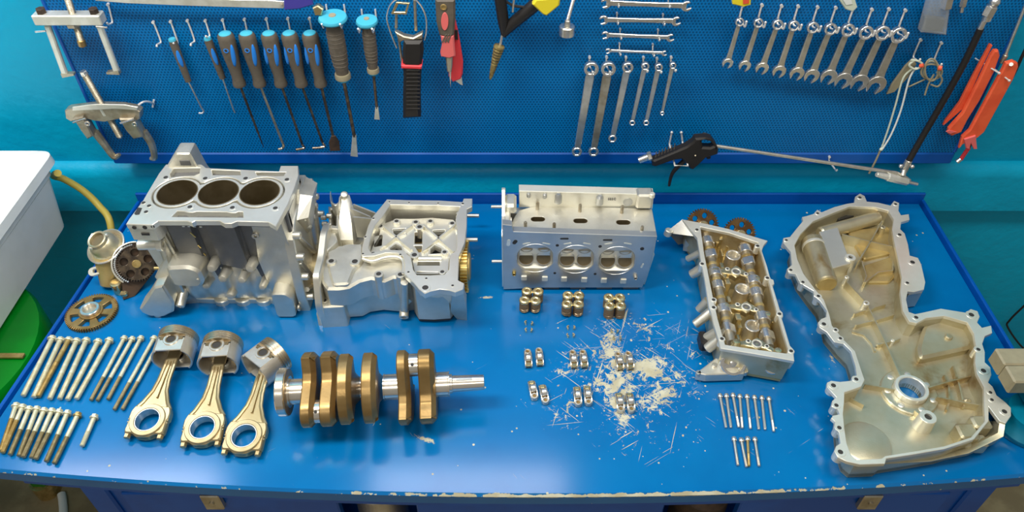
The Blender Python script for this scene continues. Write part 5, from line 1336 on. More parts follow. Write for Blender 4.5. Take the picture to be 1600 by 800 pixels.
# bosses
def tboss(x, y, zt, r, m=OILY, name='standing_boss'):
    X, Y = tt(x, y, zt); o = MB().lathe([(r * 1.15, 0.008), (r, zt - 0.001), (r - 0.001, zt), (r * 0.45, zt), (r * 0.45, zt - 0.006)], Matrix.Translation((X, Y, 0)), 22).build(name, m, COV)
    MB().lathe([(0, zt - 0.006), (r * 0.45, zt - 0.006), (r * 0.45, zt - 0.004), (0, zt - 0.004)], Matrix.Translation((X, Y, 0)), 16).build('hole', HOLE, o)
tboss(436, 628, 0.048, 0.0155, RIM); tboss(225, 194, 0.052, 0.0115, RIM); tboss(268, 318, 0.036, 0.007, RIM); tboss(215, 248, 0.036, 0.005, RIM); tboss(340, 420, 0.028, 0.004, RIM); tboss(313, 112, 0.046, 0.006, OILY)
# solenoid tubes and plates in the upper bay
a_, b_ = T3(118, 150, 0.031), T3(160, 268, 0.031)
MB().cyl(a_, b_, 0.0255, 0.0235, n=28, b=0.004).build('valve_barrel', OILY, COV)
MB().cyl(a_.lerp(b_, 0.12), a_.lerp(b_, 0.18), 0.0265, n=28, b=0.001).build('barrel_collar', RIM, COV)
MB().cyl(a_.lerp(b_, 0.985), b_ + (b_ - a_).normalized() * 0.003, 0.021, n=24, b=0.001).build('barrel_end', OILD, COV)
a_, b_ = T3(140, 132, 0.032), T3(300, 86, 0.032)
MB().cyl(a_, b_, 0.017, 0.016, n=24, b=0.004).build('cross_barrel', OILY, COV)
MB().prism(pt(((140, 124), (190, 112), (226, 210), (170, 226)), 0.048), 0.012, 0.048, b=0.002).build('pale_plate', MACH, COV)
MB().prism(pt(((185, 88), (215, 66), (243, 66), (240, 80), (195, 92)), 0.028), 0.012, 0.028, b=0.001).build('dark_port', HOLE, COV)
MB().prism(rpoly(pt(((215, 120), (330, 110), (345, 180), (262, 200)), 0.024), 0.008, 3), 0.01, 0.024, b=0.003).build('upper_pad', OILD, COV)
MB().prism(rpoly(pt(((262, 215), (340, 190), (352, 240), (330, 262), (262, 262)), 0.022), 0.006, 3), 0.01, 0.022, b=0.003).build('middle_pad', OILD, COV)
# raised shelf on the right
MB().prism(rpoly(pt(((425, 378), (480, 362), (545, 378), (556, 405), (555, 440), (415, 470), (408, 440)), 0.034), 0.012, 4), 0.008, 0.034, b=0.006).build('raised_shelf', OILF, COV)
X, Y = tt(492, 410, 0.038); MB().lathe([(0.008, 0.03), (0.0075, 0.038), (0.006, 0.040), (0, 0.040)], Matrix.Translation((X, Y, 0)), 16).build('shelf_pip', OILY, COV)
# outlet block outside the right edge
MB().prism(pt(((386, 205), (414, 205), (428, 262), (424, 282), (386, 288))), 0.004, TZ - 0.008, b=0.003).build('outlet_block', CAST, COV)
# lumps in the lower right corner
for x, y, z_, w in ((582, 640, 0.052, (.034, .028)), (545, 665, 0.046, (.036, .034)), (540, 695, 0.034, (.020, .022)), (580, 690, 0.034, (.024, .026)), (545, 580, 0.034, (.014, .010))):
    X, Y = tt(x, y, z_); MB().prism(rpoly(rect(X - w[0] / 2, Y - w[1] / 2, X + w[0] / 2, Y + w[1] / 2), 0.007, 4), 0.008, z_, b=0.004).build('corner_lump', OILF, COV)
# support feet below
# ================================================================== valve springs, collets, rockers
def vs_at(x, y, z=0.0): return T(790 + x * 0.275, 440 + y * 0.275, BZ + z)
SH = 0.036
def spring_proto(loc, label, group):
    root = thing('valve_spring', label, 'valve spring', loc, 0, group)
    pts = []; turns = 6.0; n_ = 84
    for i in range(n_ + 1):
        t = i / n_; a = 2 * PI * turns * t
        pts.append((0.0098 * math.cos(a), 0.0098 * math.sin(a), 0.0022 + (SH - 0.0082) * t))
    MB().tube(pts, 0.0019, 7).build('coil', SPRING, root)
    MB().lathe([(0.0042, SH - 0.006), (0.0118, SH - 0.0055), (0.0122, SH - 0.003), (0.0108, SH - 0.001), (0.0072, SH), (0.0046, SH - 0.0008), (0.0042, SH - 0.003)], n=28, closed=True).build('retainer', RETAIN, root)
    MB().lathe([(0, SH - 0.0062), (0.0043, SH - 0.0062), (0.0043, SH - 0.0048), (0, SH - 0.0048)], n=16).build('collet_seat', BORE, root)
    return root
grp = [((122, 48), (185, 50), (108, 100), (170, 102)), ((355, 72), (417, 72), (350, 122), (415, 122)), ((588, 85), (650, 85), (592, 132), (655, 132))]
cyl_names = ('brown valve spring with brassy retainer, in the foursome beside the lower crankcase end', 'brown valve spring with brassy retainer, in the middle foursome under the cylinder head', 'brown valve spring with brassy retainer, in the foursome next to the cam carrier')
sp0 = None
for gi, g in enumerate(grp):
    for x, y in g:
        p = vs_at(x, y, SH); p.z = BZ
        if sp0 is None: sp0 = spring_proto(p, cyl_names[gi], 'valve springs by cylinder %s' % 'one')
        else: copy_thing(sp0, p, gi * 0.7 + x, cyl_names[gi], 'valve springs by cylinder ' + ('one', 'two', 'three')[gi])
        sp0['group'] = 'valve springs by cylinder one'
# collets: split cone halves
def collet_mesh():
    mb = MB(); n_ = 10; loops = []
    for i in range(n_ + 1):
        a = PI * i / n_
        loops.append([(r * math.cos(a), r * math.sin(a), z) for r, z in ((0.0022, 0), (0.0036, 0), (0.0046, 0.0075), (0.0022, 0.0075))])
    return mb.loft(loops).mesh('valve_collet', RETAIN)
cm = collet_mesh()
cg = [((118, 236), (145, 240), (120, 278), (142, 278)), ((358, 264), (384, 264), (357, 308), (381, 308)), ((606, 283), (630, 285), (620, 322), (646, 326))]
rnd = random.Random(4)
for gi, g in enumerate(cg):
    for k, (x, y) in enumerate(g):
        o = bpy.data.objects.new('valve_collet', cm); COL.objects.link(o)
        p = vs_at(x, y, 0.003); o.location = (p.x, p.y, BZ); o.rotation_euler = (0, 0, (PI / 2 if k % 2 == 0 else -PI / 2) + rnd.uniform(-.3, .3))
        tag(o, ('tiny split valve collet below the spring foursome by the crankcase', 'tiny split valve collet below the middle spring foursome', 'tiny split valve collet below the spring foursome by the cam carrier')[gi], 'collet', 'valve collets ' + ('one', 'two', 'three')[gi])
# roller rockers
def rocker_proto(loc, rot, label, group):
    root = thing('roller_rocker', label, 'rocker arm', loc, rot, group)
    L, w, h = 0.044, 0.0150, 0.013
    side = [(-0.020, 0.002), (-0.012, 0.0), (0.012, 0.0), (0.021, 0.003), (0.021, 0.009), (0.012, 0.013), (-0.008, 0.013), (-0.020, 0.009)]
    for s in (-1, 1):
        MB().prism(rpoly(side, 0.002, 2), -0.0012, 0.0012, b=0.0004, b0=0.0004, M=frame((s * (w / 2 - 0.001), 0, 0), (1, 0, 0), (0, 1, 0))).build('side_plate', JOUR, root)
    MB().box((0, 0, 0.002), (w - 0.003, 0.036, 0.003), 0.0006).build('floor_plate', BRONZE, root)
    ro_ = MB().cyl((-w / 2 + 0.0028, 0.001, 0.0105), (w / 2 - 0.0028, 0.001, 0.0105), 0.0088, n=24, b=0.0008).build('roller', CHROME, root)
    MB().cyl((-w / 2 - 0.0006, 0.001, 0.0095), (w / 2 + 0.0006, 0.001, 0.0095), 0.003, n=12).build('roller_pin', BRONZE, root)
    MB().pipe((0, -0.0165, 0.001), (0, -0.0170, 0.0115), 0.0068, 0.0038, n=20, b=0.0008).build('pivot_cup', PISTON, root)
    MB().cyl((0, -0.0165, 0.0015), (0, -0.0168, 0.0085), 0.0039, n=14).build('cup_floor', BRONZE, root)
    MB().box((0, 0.0165, 0.0085), (0.0105, 0.009, 0.006), 0.0014).build('valve_pad', RETAIN, root)
    return root
rk = [((128, 440, 0), (192, 432, 0), (385, 445, 0), (443, 443, 0), (645, 455, 0), (703, 452, 0)), ((155, 617, 1), (217, 640, 1), (408, 652, 1), (466, 648, 1), (648, 688, 1), (708, 688, 1))]
wher = ('nearest the crankshaft nose', 'in the middle', 'on the big paint chip')
rp = None
for ri_, row in enumerate(rk):
    for k, (x, y, _) in enumerate(row):
        p = vs_at(x, y, 0.006); p.z = BZ
        rz = (PI + 0.03 if ri_ == 0 else 0.0) + (0.16 if ri_ == 1 and k < 2 else 0.02)
        lab = 'shiny roller rocker arm, of the %s pair in the row %s' % (('crankshaft-side', 'middle', 'cam-carrier-side')[k // 2], ('nearer the valve springs', 'nearer the bench front')[ri_])
        gr = 'rocker pair %d' % (ri_ * 3 + k // 2 + 1)
        gr = 'rocker arms, %s %s pair' % (('spring row', 'front row')[ri_], ('left', 'middle', 'right')[k // 2])
        if rp is None: rp = rocker_proto(p, rz, lab, gr)
        else: copy_thing(rp, p, rz, lab, gr)

# ================================================================== bolts
def bolt(px0, px1, r_s, r_h, label, group, thread=0.5, hm=BOLT, sm=BOLT, tm=BOLTD, hexh=True, zoff=0.0, cat='bolt', name='flange_bolt'):
    zc_ = r_h + zoff
    p0 = T(*px0, BZ + zc_); p1 = T(*px1, BZ + r_s * 1.4)
    root = thing(name, label, cat, (p0.x, p0.y, BZ), 0, group)
    base = Vector((p0.x, p0.y, BZ))
    p0 = p0 - base; p1 = p1 - base; d = (p1 - p0).normalized(); L = (p1 - p0).length
    hl_ = 0.009 if hexh else 0.008
    F = frame(p0, d)
    if hexh:
        h_ = MB().lathe([(0, -0.001), (r_h * 0.70, -0.001), (r_h * 0.76, 0.0), (r_h * 0.76, hl_ - 0.003)][0:0] or [(0, hl_ - 0.003), (r_h * 0.97, hl_ - 0.003), (r_h, hl_ - 0.0022), (r_h, hl_ - 0.001), (r_h * 0.95, hl_), (0, hl_)], F, 20).build('flange', hm, root)
        MB().lathe([(0, 0), (r_h * 0.66, 0), (r_h * 0.78, 0.001), (r_h * 0.78, hl_ - 0.003), (0, hl_ - 0.003)], F, 6).build('hex_head', hm, root)
    else:
        MB().lathe([(0, 0.002), (r_h * 0.5, 0.002), (r_h * 0.5, 0.0), (r_h * 0.88, 0), (r_h, 0.001), (r_h, hl_ - 0.0008), (r_h * 0.9, hl_), (0, hl_)], F, 18).build('socket_cap', hm, root)
    m_ = hl_ + (L - hl_) * (1 - thread)
    MB().lathe([(0, hl_ - 0.001), (r_s, hl_ - 0.001), (r_s, m_), (0, m_)], F, 14).build('shank', sm, root)
    pr = [(0, m_ - 0.0005)]; nth = max(10, int((L - m_) / 0.0022))
    for i in range(nth):
        za = m_ + (L - m_) * i / nth; zb_ = m_ + (L - m_) * (i + 0.5) / nth
        pr += [(r_s * 0.90, za), (r_s * 1.03, zb_)]
    pr += [(r_s * 0.7, L), (0, L)]
    MB().lathe(pr, F, 10).build('thread', tm, root)
    return root
k = 0.3875
def lb(q): return (q[0] * k, 490 + q[1] * k)
for a, b in (((215, 92), (93, 332)), ((248, 98), (136, 338)), ((313, 102), (200, 345)), ((352, 100), (240, 345)), ((400, 105), (272, 348)), ((446, 100), (308, 345))):
    bolt(lb(a), lb(b), 0.0052, 0.0092, 'thick pale zinc bolt lying in the row under the brown gear', 'thick zinc bolts under the gear', 0.42, tm=BOLT)
bolt(lb((282, 98)), lb((153, 336)), 0.0052, 0.0092, 'thick brass-tinted bolt between pale ones under the brown gear', None, 0.6, tm=BOLTB, sm=BOLTB)
for a, b in (((505, 92), (366, 350)), ((537, 95), (392, 352)), ((572, 92), (435, 347)), ((625, 92), (460, 388)), ((662, 82), (493, 387))):
    bolt(lb(a), lb(b), 0.0040, 0.0076, 'long thin dark-threaded bolt lying beside the first piston', 'long thin bolts by the piston', 0.36)
for a, b in (((122, 376), (40, 570)), ((152, 376), (76, 575)), ((182, 382), (93, 580)), ((213, 384), (126, 583)), ((243, 388), (143, 588)), ((276, 392), (186, 597))):
    bolt(lb(a), lb(b), 0.0046, 0.0084, 'pale bolt with grey thread in the front row by the bench corner', 'front row bolts by the bench corner', 0.55, tm=BOLTD)
for a, b in (((68, 362), (3, 555)), ((95, 368), (10, 562))):
    bolt(lb(a), lb(b), 0.0046, 0.0084, 'brown oily bolt at the bench edge end of the front row', 'brown bolts at the bench edge', 0.72, tm=BOLTB)
bolt(lb((318, 400)), lb((218, 605)), 0.0046, 0.0084, 'bolt with a brown head at the end of the front row', None, 0.55, hm=BOLTB, tm=BOLTD)
bolt(lb((385, 408)), lb((330, 535)), 0.0046, 0.0084, 'single short zinc bolt lying apart in front of the pistons', None, 0.5, tm=BOLT)
def rbq(q): return (1100 + q[0] * 0.175, 600 + q[1] * 0.175)
for a, b in (((140, 93), (197, 390)), ((198, 93), (240, 390)), ((256, 88), (310, 388)), ((318, 98), (342, 395)), ((382, 100), (415, 400)), ((448, 107), (490, 405)), ((515, 112), (545, 408)), ((578, 120), (623, 425))):
    bolt(rbq(a), rbq(b), 0.0027, 0.0050, 'small steel socket bolt in the row of eight below the cam carrier', 'row of eight socket bolts', 0.35, hm=CHROME, sm=PISTON, tm=PISTON, hexh=False, name='socket_bolt')
for a, b in (((265, 478), (303, 728)), ((330, 487), (380, 742)), ((452, 480), (492, 735))):
    bolt(rbq(a), rbq(b), 0.0027, 0.0050, 'small steel socket bolt in the short row nearest the bench front edge', 'short row of socket bolts', 0.35, hm=CHROME, sm=PISTON, tm=PISTON, hexh=False, name='socket_bolt')
bolt(rbq((388, 477)), rbq((402, 735)), 0.0027, 0.0050, 'small brown stained socket bolt in the short row', None, 0.5, hm=CHROME, sm=BOLTB, tm=BOLTB, hexh=False, name='socket_bolt')
# ================================================================== tools hanging on the board
def wp(mb, name, m, root, parent=None, ang=32):
    """build a part whose coordinates are in world space under a thing (or one of its parts)"""
    L = root.location
    mb.v = [(x - L.x, y - L.y, z - L.z) for x, y, z in mb.v]
    return mb.build(name, m, parent or root, ang)
def flat(pts, y, th, holes=(), b=0.0008, mb=None):
    """pixel outline on the vertical plane y, thickened towards the viewer"""
    mb = mb or MB()
    pr = lambda l: [(W(a, b_, y).x, W(a, b_, y).z) for a, b_ in l]
    return mb.prism(pr(pts), 0, th, holes=[pr(h) for h in holes], b=b, b0=b, M=FY((0, y, 0)))
def crop(ox, oy, k):
    return lambda x, y: (ox + x * k, oy + y * k)
BOARD = PY - 0.0005
def hook(top, bot, label, out=0.030, tip=0.012, group=None, r=0.0019, side=0.0):
    a = W(*top, BOARD - r); b = W(*bot, BOARD - r)
    b.x = a.x * 0.3 + b.x * 0.7
    pts = [Vector((a.x, BOARD + 0.004, a.z + 0.002)), a, b, b + Vector((side, -out * 0.5, -0.001)), b + Vector((side, -out, 0.002)), b + Vector((side, -out - 0.002, tip))]
    o = MB()
    root = thing('board_hook', label, 'hook', (a.x, BOARD, a.z), 0, group)
    wp(MB().tube(spline(pts[1:], 4), r, 8), 'wire', HOOKM, root)
    wp(MB().sphere(b + Vector((side, -out - 0.002, tip)), r * 1.35, 8, 6), 'tip', HOOKM, root)
    wp(MB().cyl(a + Vector((0, r, 0)), a + Vector((0, -0.004, 0.0)), r * 1.6, n=10), 'board_clip', HOOKM, root)
    return root

# ---- row of hooks and hooked picks
c2 = crop(200, 0, 420 / 1292)
hook(c2(122, 105), c2(158, 195), 'bare steel hook on the board, the one nearest the pullers', 0.022, 0.0)
hook(c2(286, 98), c2(320, 190), 'bare steel hook on the board between the two slim picks', 0.022, 0.0)
def pick(hk, top, bot, tip, label, bend):
    hook(*hk, 'steel hook carrying the ' + label, 0.018, 0.006)
    y = 1.484
    A, B, C = W(*top, y), W(*bot, y), W(*tip, y)
    root = thing('hook_pick', label, 'pick', A)
    d = (B - A); L = d.length; F = frame(A, d)
    wp(MB().lathe([(0, 0.003), (0.0078, 0.003), (0.0088, 0.012), (0.0080, L * 0.5), (0.0072, L * 0.9), (0.0066, L), (0, L)], F, 18), 'handle', GRIP, root)
    wp(MB().lathe([(0, -0.001), (0.0070, 0.0), (0.0080, 0.003), (0.0080, 0.008), (0, 0.008)], F, 18), 'end_cap', TEALP, root)
    m = A.lerp(B, 0.42); wp(MB().sphere((0, 0, 0), 0.0052, 12, 8, (1, 0.6, 4.2), M=frame(m + Vector((0.003, -0.0062, 0)), d * -1)), 'inlay', BLUEP, root)
    wp(MB().tube(spline([B, B.lerp(C, 0.8), C] + [C + Vector(q) for q in bend], 4), 0.0019, 8), 'shaft', CHROME, root)
pick((c2(205, 102), c2(238, 198)), c2(210, 185), c2(290, 390), c2(355, 520), 'slim pick with a curled chrome hook tip', ((0.002, 0, -0.008), (-0.003, -0.003, -0.012), (-0.009, -0.004, -0.010)))
pick((c2(372, 98), c2(392, 165)), c2(380, 180), c2(455, 375), c2(505, 520), 'slim pick with a straight chrome tip', ((0.001, 0, -0.012),))
# ---- five thick handled hook tools
tools = (((455, 95), (470, 150), (465, 160), (538, 410), (652, 708), 'needle', 'thick-handled tool with a straight dark spike'),
         ((560, 92), (572, 150), (567, 158), (635, 410), (748, 700), 'short', 'thick-handled tool with a short bent tip'),
         ((665, 90), (678, 148), (675, 158), (737, 410), (838, 695), 'bent', 'thick-handled tool with a bent pointed tip'),
         ((768, 88), (780, 146), (772, 157), (835, 410), (935, 685), 'long', 'thick-handled tool with a long sideways hook tip'),
         ((872, 88), (884, 146), (872, 157), (928, 410), (988, 665), 'spade', 'thick-handled tool with a dark spade blade'))
for hk0, hk1, tp_, bt_, en, kind, lab in tools:
    hook(c2(*hk0), c2(hk1[0] + 8, hk1[1] + 55), 'steel hook carrying the ' + lab, 0.030, 0.010)
    y = 1.474
    A, B, C = W(*c2(*tp_), y), W(*c2(*bt_), y), W(*c2(*en), y + 0.006)
    root = thing('hook_tool', lab, 'hand tool', A)
    d = B - A; L = d.length; F = frame(A, d, (1, 0, 0))
    wp(MB().lathe([(0, 0.001), (0.0140, 0.001), (0.0168, 0.005), (0.0178, 0.012), (0.0172, L * 0.35), (0.0140, L * 0.62), (0.0118, L * 0.78), (0.0125, L * 0.88), (0.0145, L * 0.96), (0.0135, L), (0, L)], F, 24), 'handle', GRIP, root)
    wp(MB().lathe([(0, -0.003), (0.009, -0.0025), (0.0128, 0.0), (0.0140, 0.004), (0, 0.004)], F, 24), 'end_cap', TEALP, root)
    for sx, sz in ((0.0088, 1.0), (-0.0125, 0.9)):
        if sx < 0 and kind in ('needle', 'short'): continue
        m = A.lerp(B, 0.36) + Vector((sx, -0.0125 if sx > 0 else -0.010, 0))
        wp(MB().sphere((0, 0, 0), 0.0058 * sz, 14, 8, (0.95, 0.75, 4.6), M=frame(m, -d + Vector((0.012, 0, 0)), (1, 0, 0))), 'inlay', BLUEP, root)
    hp_ = A.lerp(B, 0.25) + Vector((-0.001, -0.0168, 0))
    ey = wp(MB().torus(0.0042, 0.0014, frame(hp_, (0, -1, 0.1)), 16, 6), 'hang_eye', BLUEP, root)
    wp(MB().lathe([(0, -0.001), (0.0042, -0.001), (0.0042, 0.0008), (0, 0.0008)], frame(hp_, (0, -1, 0.1)), 14), 'eye_bore', HOLE, root, ey)
    if kind == 'needle': wp(MB().tube([B, B.lerp(C, 0.7), C], [0.003, 0.0026, 0.0008], 10), 'shaft', DARKST, root)
    elif kind == 'spade':
        wp(MB().tube([B, C], 0.0034, 10), 'shaft', DARKST, root)
        wp(flat([c2(*q) for q in ((978, 650), (998, 650), (1016, 680), (1020, 722), (972, 724), (966, 680))], y + 0.004, 0.003), 'blade', DKBROWN, root)
    else:
        en2 = {'short': ((738, 714), (722, 718)), 'bent': ((846, 712), (808, 720)), 'long': ((943, 706), (888, 712))}[kind]
        pts = [B, B.lerp(C, 0.85), C] + [W(*c2(*q), y - 0.004 * (i + 1)) for i, q in enumerate(en2)]
        wp(MB().tube(spline(pts, 5), 0.0029, 10), 'shaft', DARKST if kind != 'short' else IRON, root)
        wp(MB().tube([pts[-2], pts[-1]], [0.0031, 0.0012], 10), 'ground_tip', CHROME, root)
# ---- two capped scrapers
for disc, rd, top, bot, sh, bl0, bl1, w, lab in (((985, 90), 0.0300, (985, 108), (1036, 382), (1088, 655), (1088, 655), (1087, 752), 0.0085, 'large scraper with a teal disc cap and white chisel blade'),
                                         ((1149, 106), 0.0230, (1152, 120), (1180, 352), (1196, 520), (1196, 520), (1197, 574), 0.0062, 'small scraper with a teal disc cap and short chisel blade')):
    y = 1.462 if rd > 0.025 else 1.468
    A, B, C, D = W(*c2(*top), y), W(*c2(*bot), y), W(*c2(*sh), y), W(*c2(*bl1), y)
    root = thing('capped_scraper', lab, 'scraper', A)
    d = B - A; L = d.length; F = frame(A, d, (1, 0, 0)); kk = rd / 0.03
    wp(MB().lathe([(0, 0.0), (0.0150 * kk, 0.0), (0.0178 * kk, L * 0.2), (0.0185 * kk, L * 0.45), (0.0160 * kk, L * 0.7), (0.0130 * kk, L * 0.9), (0, L * 0.9)], F, 26), 'grip', GRIP, root)
    for i in range(9):
        t = 0.16 + 0.07 * i; rr = (0.0182 if t < .55 else 0.0182 - (t - .55) * 0.012) * kk
        wp(MB().torus(rr * 0.975, 0.0009, F @ Matrix.Translation((0, 0, L * t)), 22, 5), 'grip_ring', GRIP, root)
    wp(MB().lathe([(0, L * 0.88), (0.0165 * kk, L * 0.88), (0.0175 * kk, L * 0.92), (0.0170 * kk, L * 0.97), (0, L * 0.97)], F, 24), 'lower_collar', CARD, root)
    wp(MB().lathe([(0, L * 0.96), (0.0150 * kk, L * 0.96), (0.0140 * kk, L * 1.0), (0.009 * kk, L * 1.03), (0, L * 1.03)], F, 24), 'teal_ferrule', TEALP, root)
    c_ = W(*c2(*disc), y)
    dk = wp(MB().lathe([(0, -0.003), (rd * 0.93, -0.003), (rd, 0.0), (rd, 0.002), (rd * 0.93, 0.0055), (rd * 0.3, 0.008), (0, 0.008)], frame(Vector((c_.x, y, c_.z)), (0, -0.1, 1)), 36), 'disc_cap', TEALP, root)
    wp(MB().lathe([(0, 0.0078), (rd * 0.26, 0.0078), (rd * 0.24, 0.0092), (0, 0.0092)], frame(Vector((c_.x, y, c_.z)), (0, -0.1, 1)), 18), 'cap_button', CARD, root, dk)
    wp(MB().tube([B, C], 0.0042 * kk, 10), 'shaft', DARKST, root)
    dd = (D - C); dl = dd.length
    Fb = frame(C, dd, (1, 0, 0))
    wp(MB().loft([[Fb @ Vector(q) for q in ((-0.004 * kk, -0.003, -0.004), (0.004 * kk, -0.003, -0.004), (0.004 * kk, 0.003, -0.004), (-0.004 * kk, 0.003, -0.004))], [Fb @ Vector(q) for q in ((-w, -0.0018, dl), (w, -0.0018, dl), (w, 0.0004, dl), (-w, 0.0004, dl))]]), 'blade', WHTMET, root)
    for s in (-1, 1):
        hx = c_ + Vector((s * rd * 0.62, 0, 0.004))
        hk = thing('board_hook', 'short forked hook under the cap of the ' + lab.split(' with')[0], 'hook', (hx.x, BOARD, hx.z), 0, 'forked hooks of the ' + lab.split(' with')[0])
        zz_ = c_.z - 0.009
        wp(MB().tube([(hx.x, BOARD, zz_ + 0.022), (hx.x, BOARD - 0.003, zz_), (hx.x, BOARD - 0.055, zz_ - 0.002), (hx.x, BOARD - 0.062, zz_ + 0.010)], 0.0019, 8), 'wire', HOOKM, hk)

# ---- upper puller
c1 = crop(0, 0, 400 / 1231)
y = 1.455
P0, P1 = W(*c1(185, 97), y), W(*c1(482, 76), y)
root = thing('bar_puller', 'bearing puller with a pale crossbar and two long legs', 'puller', P0)
d = (P1 - P0); F = frame(P0.lerp(P1, 0.5), (0, 0, 1), d)
wp(MB().box((0, 0, 0), (d.length + 0.008, 0.026, 0.022), 0.002, M=F), 'crossbar', WHTMET, root)
for (a, b, t_, s) in (((228, 120), (315, 360), (358, 352), 1), ((470, 100), (563, 345), (515, 346), -1)):
    A, B, C = W(*c1(*a), y), W(*c1(*b), y), W(*c1(*t_), y)
    lg = wp(MB().box((0, 0, (B - A).length / 2), (0.013, 0.010, (B - A).length), 0.0025, M=frame(A, B - A, (1, 0, 0))), 'leg', WHTMET, root)
    wp(MB().loft([[B + Vector((-s * 0.006, -0.006, 0.006)), B + Vector((-s * 0.006, 0.006, 0.006)), B + Vector((-s * 0.006, 0.006, -0.004)), B + Vector((-s * 0.006, -0.006, -0.004))],
                  [C + Vector((0, -0.005, 0.001)), C + Vector((0, 0.006, 0.001)), C + Vector((0, 0.006, -0.003)), C + Vector((0, -0.005, -0.003))]]), 'toe', IRON, root, lg)
    nt_ = W(*c1(a[0] - 18, a[1] - 78), y)
    wp(MB().cyl(Vector((A.x, y, P0.z + 0.010)), Vector((A.x, y, P0.z + 0.026)), 0.0095, n=6, b=0.001), 'leg_nut', DKBROWN, root)
    wp(MB().tube([A + Vector((0, -0.014, -0.006)), A + Vector((-0.022 * s, -0.014, -0.008))], 0.0018, 8), 'cotter', CHROME, root)
A, B = W(*c1(318, -30), y), W(*c1(388, 190), y); C = W(*c1(398, 222), y)
pr = [(0, 0)]; L = (B - A).length
for i in range(46): pr += [(0.0062, L * i / 46), (0.0072, L * (i + 0.5) / 46)]
pr += [(0.006, L), (0, L)]
wp(MB().lathe(pr, frame(A, B - A), 14), 'spindle', IRON, root)
wp(MB().cyl(B, C, 0.0082, n=14, b=0.0015), 'spindle_tip', GEARB, root)
wp(MB().cyl(P0.lerp(P1, .52) + Vector((0, 0, -0.018)), P0.lerp(P1, .52) + Vector((0, 0, -0.011)), 0.014, n=6, b=0.001), 'spindle_nut', IRON, root)
hook(c1(520, 20), c1(535, 100), 'steel hook beside the pale puller crossbar', 0.02, 0.006)
# ---- lower two-jaw puller
y = 1.458
root = thing('jaw_puller', 'grey steel two-jaw puller with threaded spindle, hung below the pale puller', 'puller', W(*c1(490, 510), y))
hub = [(330, 508), (345, 500), (440, 488), (480, 484), (600, 488), (670, 500), (690, 512), (690, 545), (670, 560), (600, 545), (520, 562), (470, 556), (430, 545), (360, 560), (335, 545)]
wp(flat([c1(*q) for q in hub], y + 0.010, 0.022, b=0.002), 'crossbeam', IRON, root)
wp(flat([c1(*q) for q in ((350, 512), (440, 500), (470, 498), (600, 500), (665, 512), (660, 528), (560, 520), (480, 525), (400, 528), (350, 530))], y - 0.013, 0.003, b=0.001), 'beam_face', WHTMET, root)
A, B = W(*c1(400, 345), y), W(*c1(580, 662), y); L = (B - A).length
pr = [(0, 0), (0.004, 0)]
for i in range(60): pr += [(0.0064, 0.004 + (L - 0.008) * i / 60), (0.0075, 0.004 + (L - 0.008) * (i + 0.5) / 60)]
pr += [(0.005, L), (0, L)]
wp(MB().lathe(pr, frame(A, B - A), 16), 'spindle', IRON, root)
wp(MB().cyl(A + (A - B).normalized() * 0.002, A.lerp(B, 0.05), 0.0078, n=6, b=0.001), 'spindle_hex', CHROME, root)
m = A.lerp(B, 0.50); wp(MB().cyl(m, m + (B - A).normalized() * 0.020, 0.0125, n=20, b=0.001), 'spindle_boss', WHTMET, root)
for s, blk, arm in ((-1, ((372, 540), (420, 530), (470, 625), (440, 640), (410, 600)), ((455, 632), (500, 690), (548, 752), (575, 742))), (1, ((590, 540), (660, 540), (708, 630), (660, 640), (625, 600)), ((690, 632), (728, 690), (742, 755), (722, 762)))):
    wp(flat([c1(*q) for q in blk], y + 0.004, 0.026, b=0.003), 'jaw_carrier', IRON, root)
    bx_ = [W(*c1(*q), y - 0.004) for q in arm]
    jw = wp(MB().tube(spline(bx_, 4), [0.0095, 0.0093, 0.009, 0.0088, 0.0085, 0.0082, 0.008, 0.0078, 0.0078, 0.0075, 0.006, 0.005, 0.004], 8), 'jaw', IRON, root)
    m = W(*c1(*(sum(q[0] for q in blk) / 5, sum(q[1] for q in blk) / 5 + 5)), y - 0.024)
    wp(MB().pipe(m, m + Vector((0, -0.004, 0)), 0.006, 0.003, b=0.0006), 'pivot_bolt', CHROME, root)
    wp(MB().tube([m + Vector((0.0, 0, 0.012)), m + Vector((-0.030, -0.004, 0.004))], 0.002, 8), 'wing_pin', CHROME, root)
hk = [W(*c1(740, 500), BOARD - 0.002), W(*c1(720, 490), 1.48), W(*c1(690, 490), 1.462), W(*c1(665, 505), 1.452)]
r_ = thing('board_hook', 'bent steel hook holding the lower puller beam', 'hook', hk[0])
wp(MB().tube(spline(hk, 5), 0.0024, 8), 'wire', HOOKM, r_)
wp(MB().tube([W(*c1(740, 480), BOARD - 0.002), W(*c1(735, 515), BOARD - 0.002)], 0.0024, 8), 'cross_wire', HOOKM, r_)

# ---- flat bar with purple grip along the top
y = 1.478
root = thing('flat_bar', 'flat pale steel bar with a purple grip along the top of the board', 'bar', W(446, 7, y))
wp(flat([(150, -12), (200, -6), (300, -3), (420, -1), (444, 1), (447, 7), (443, 12), (400, 11), (300, 8), (200, 4), (150, 0)], y, 0.004), 'blade', WHTMET, root)
wp(flat([(445, -6), (488, -8), (490, 4), (470, 10), (446, 12)], y - 0.004, 0.012, b=0.002), 'grip', PURPLEP, root)
wp(flat([(490, 8), (498, 4), (507, 10), (504, 20), (494, 20)], y - 0.004, 0.014, b=0.002), 'brass_end', RETAIN, root)
wp(MB().cyl(W(440, 6, y - 0.0035), W(440, 6, y - 0.0055), 0.003, n=12), 'rivet', IRON, root)

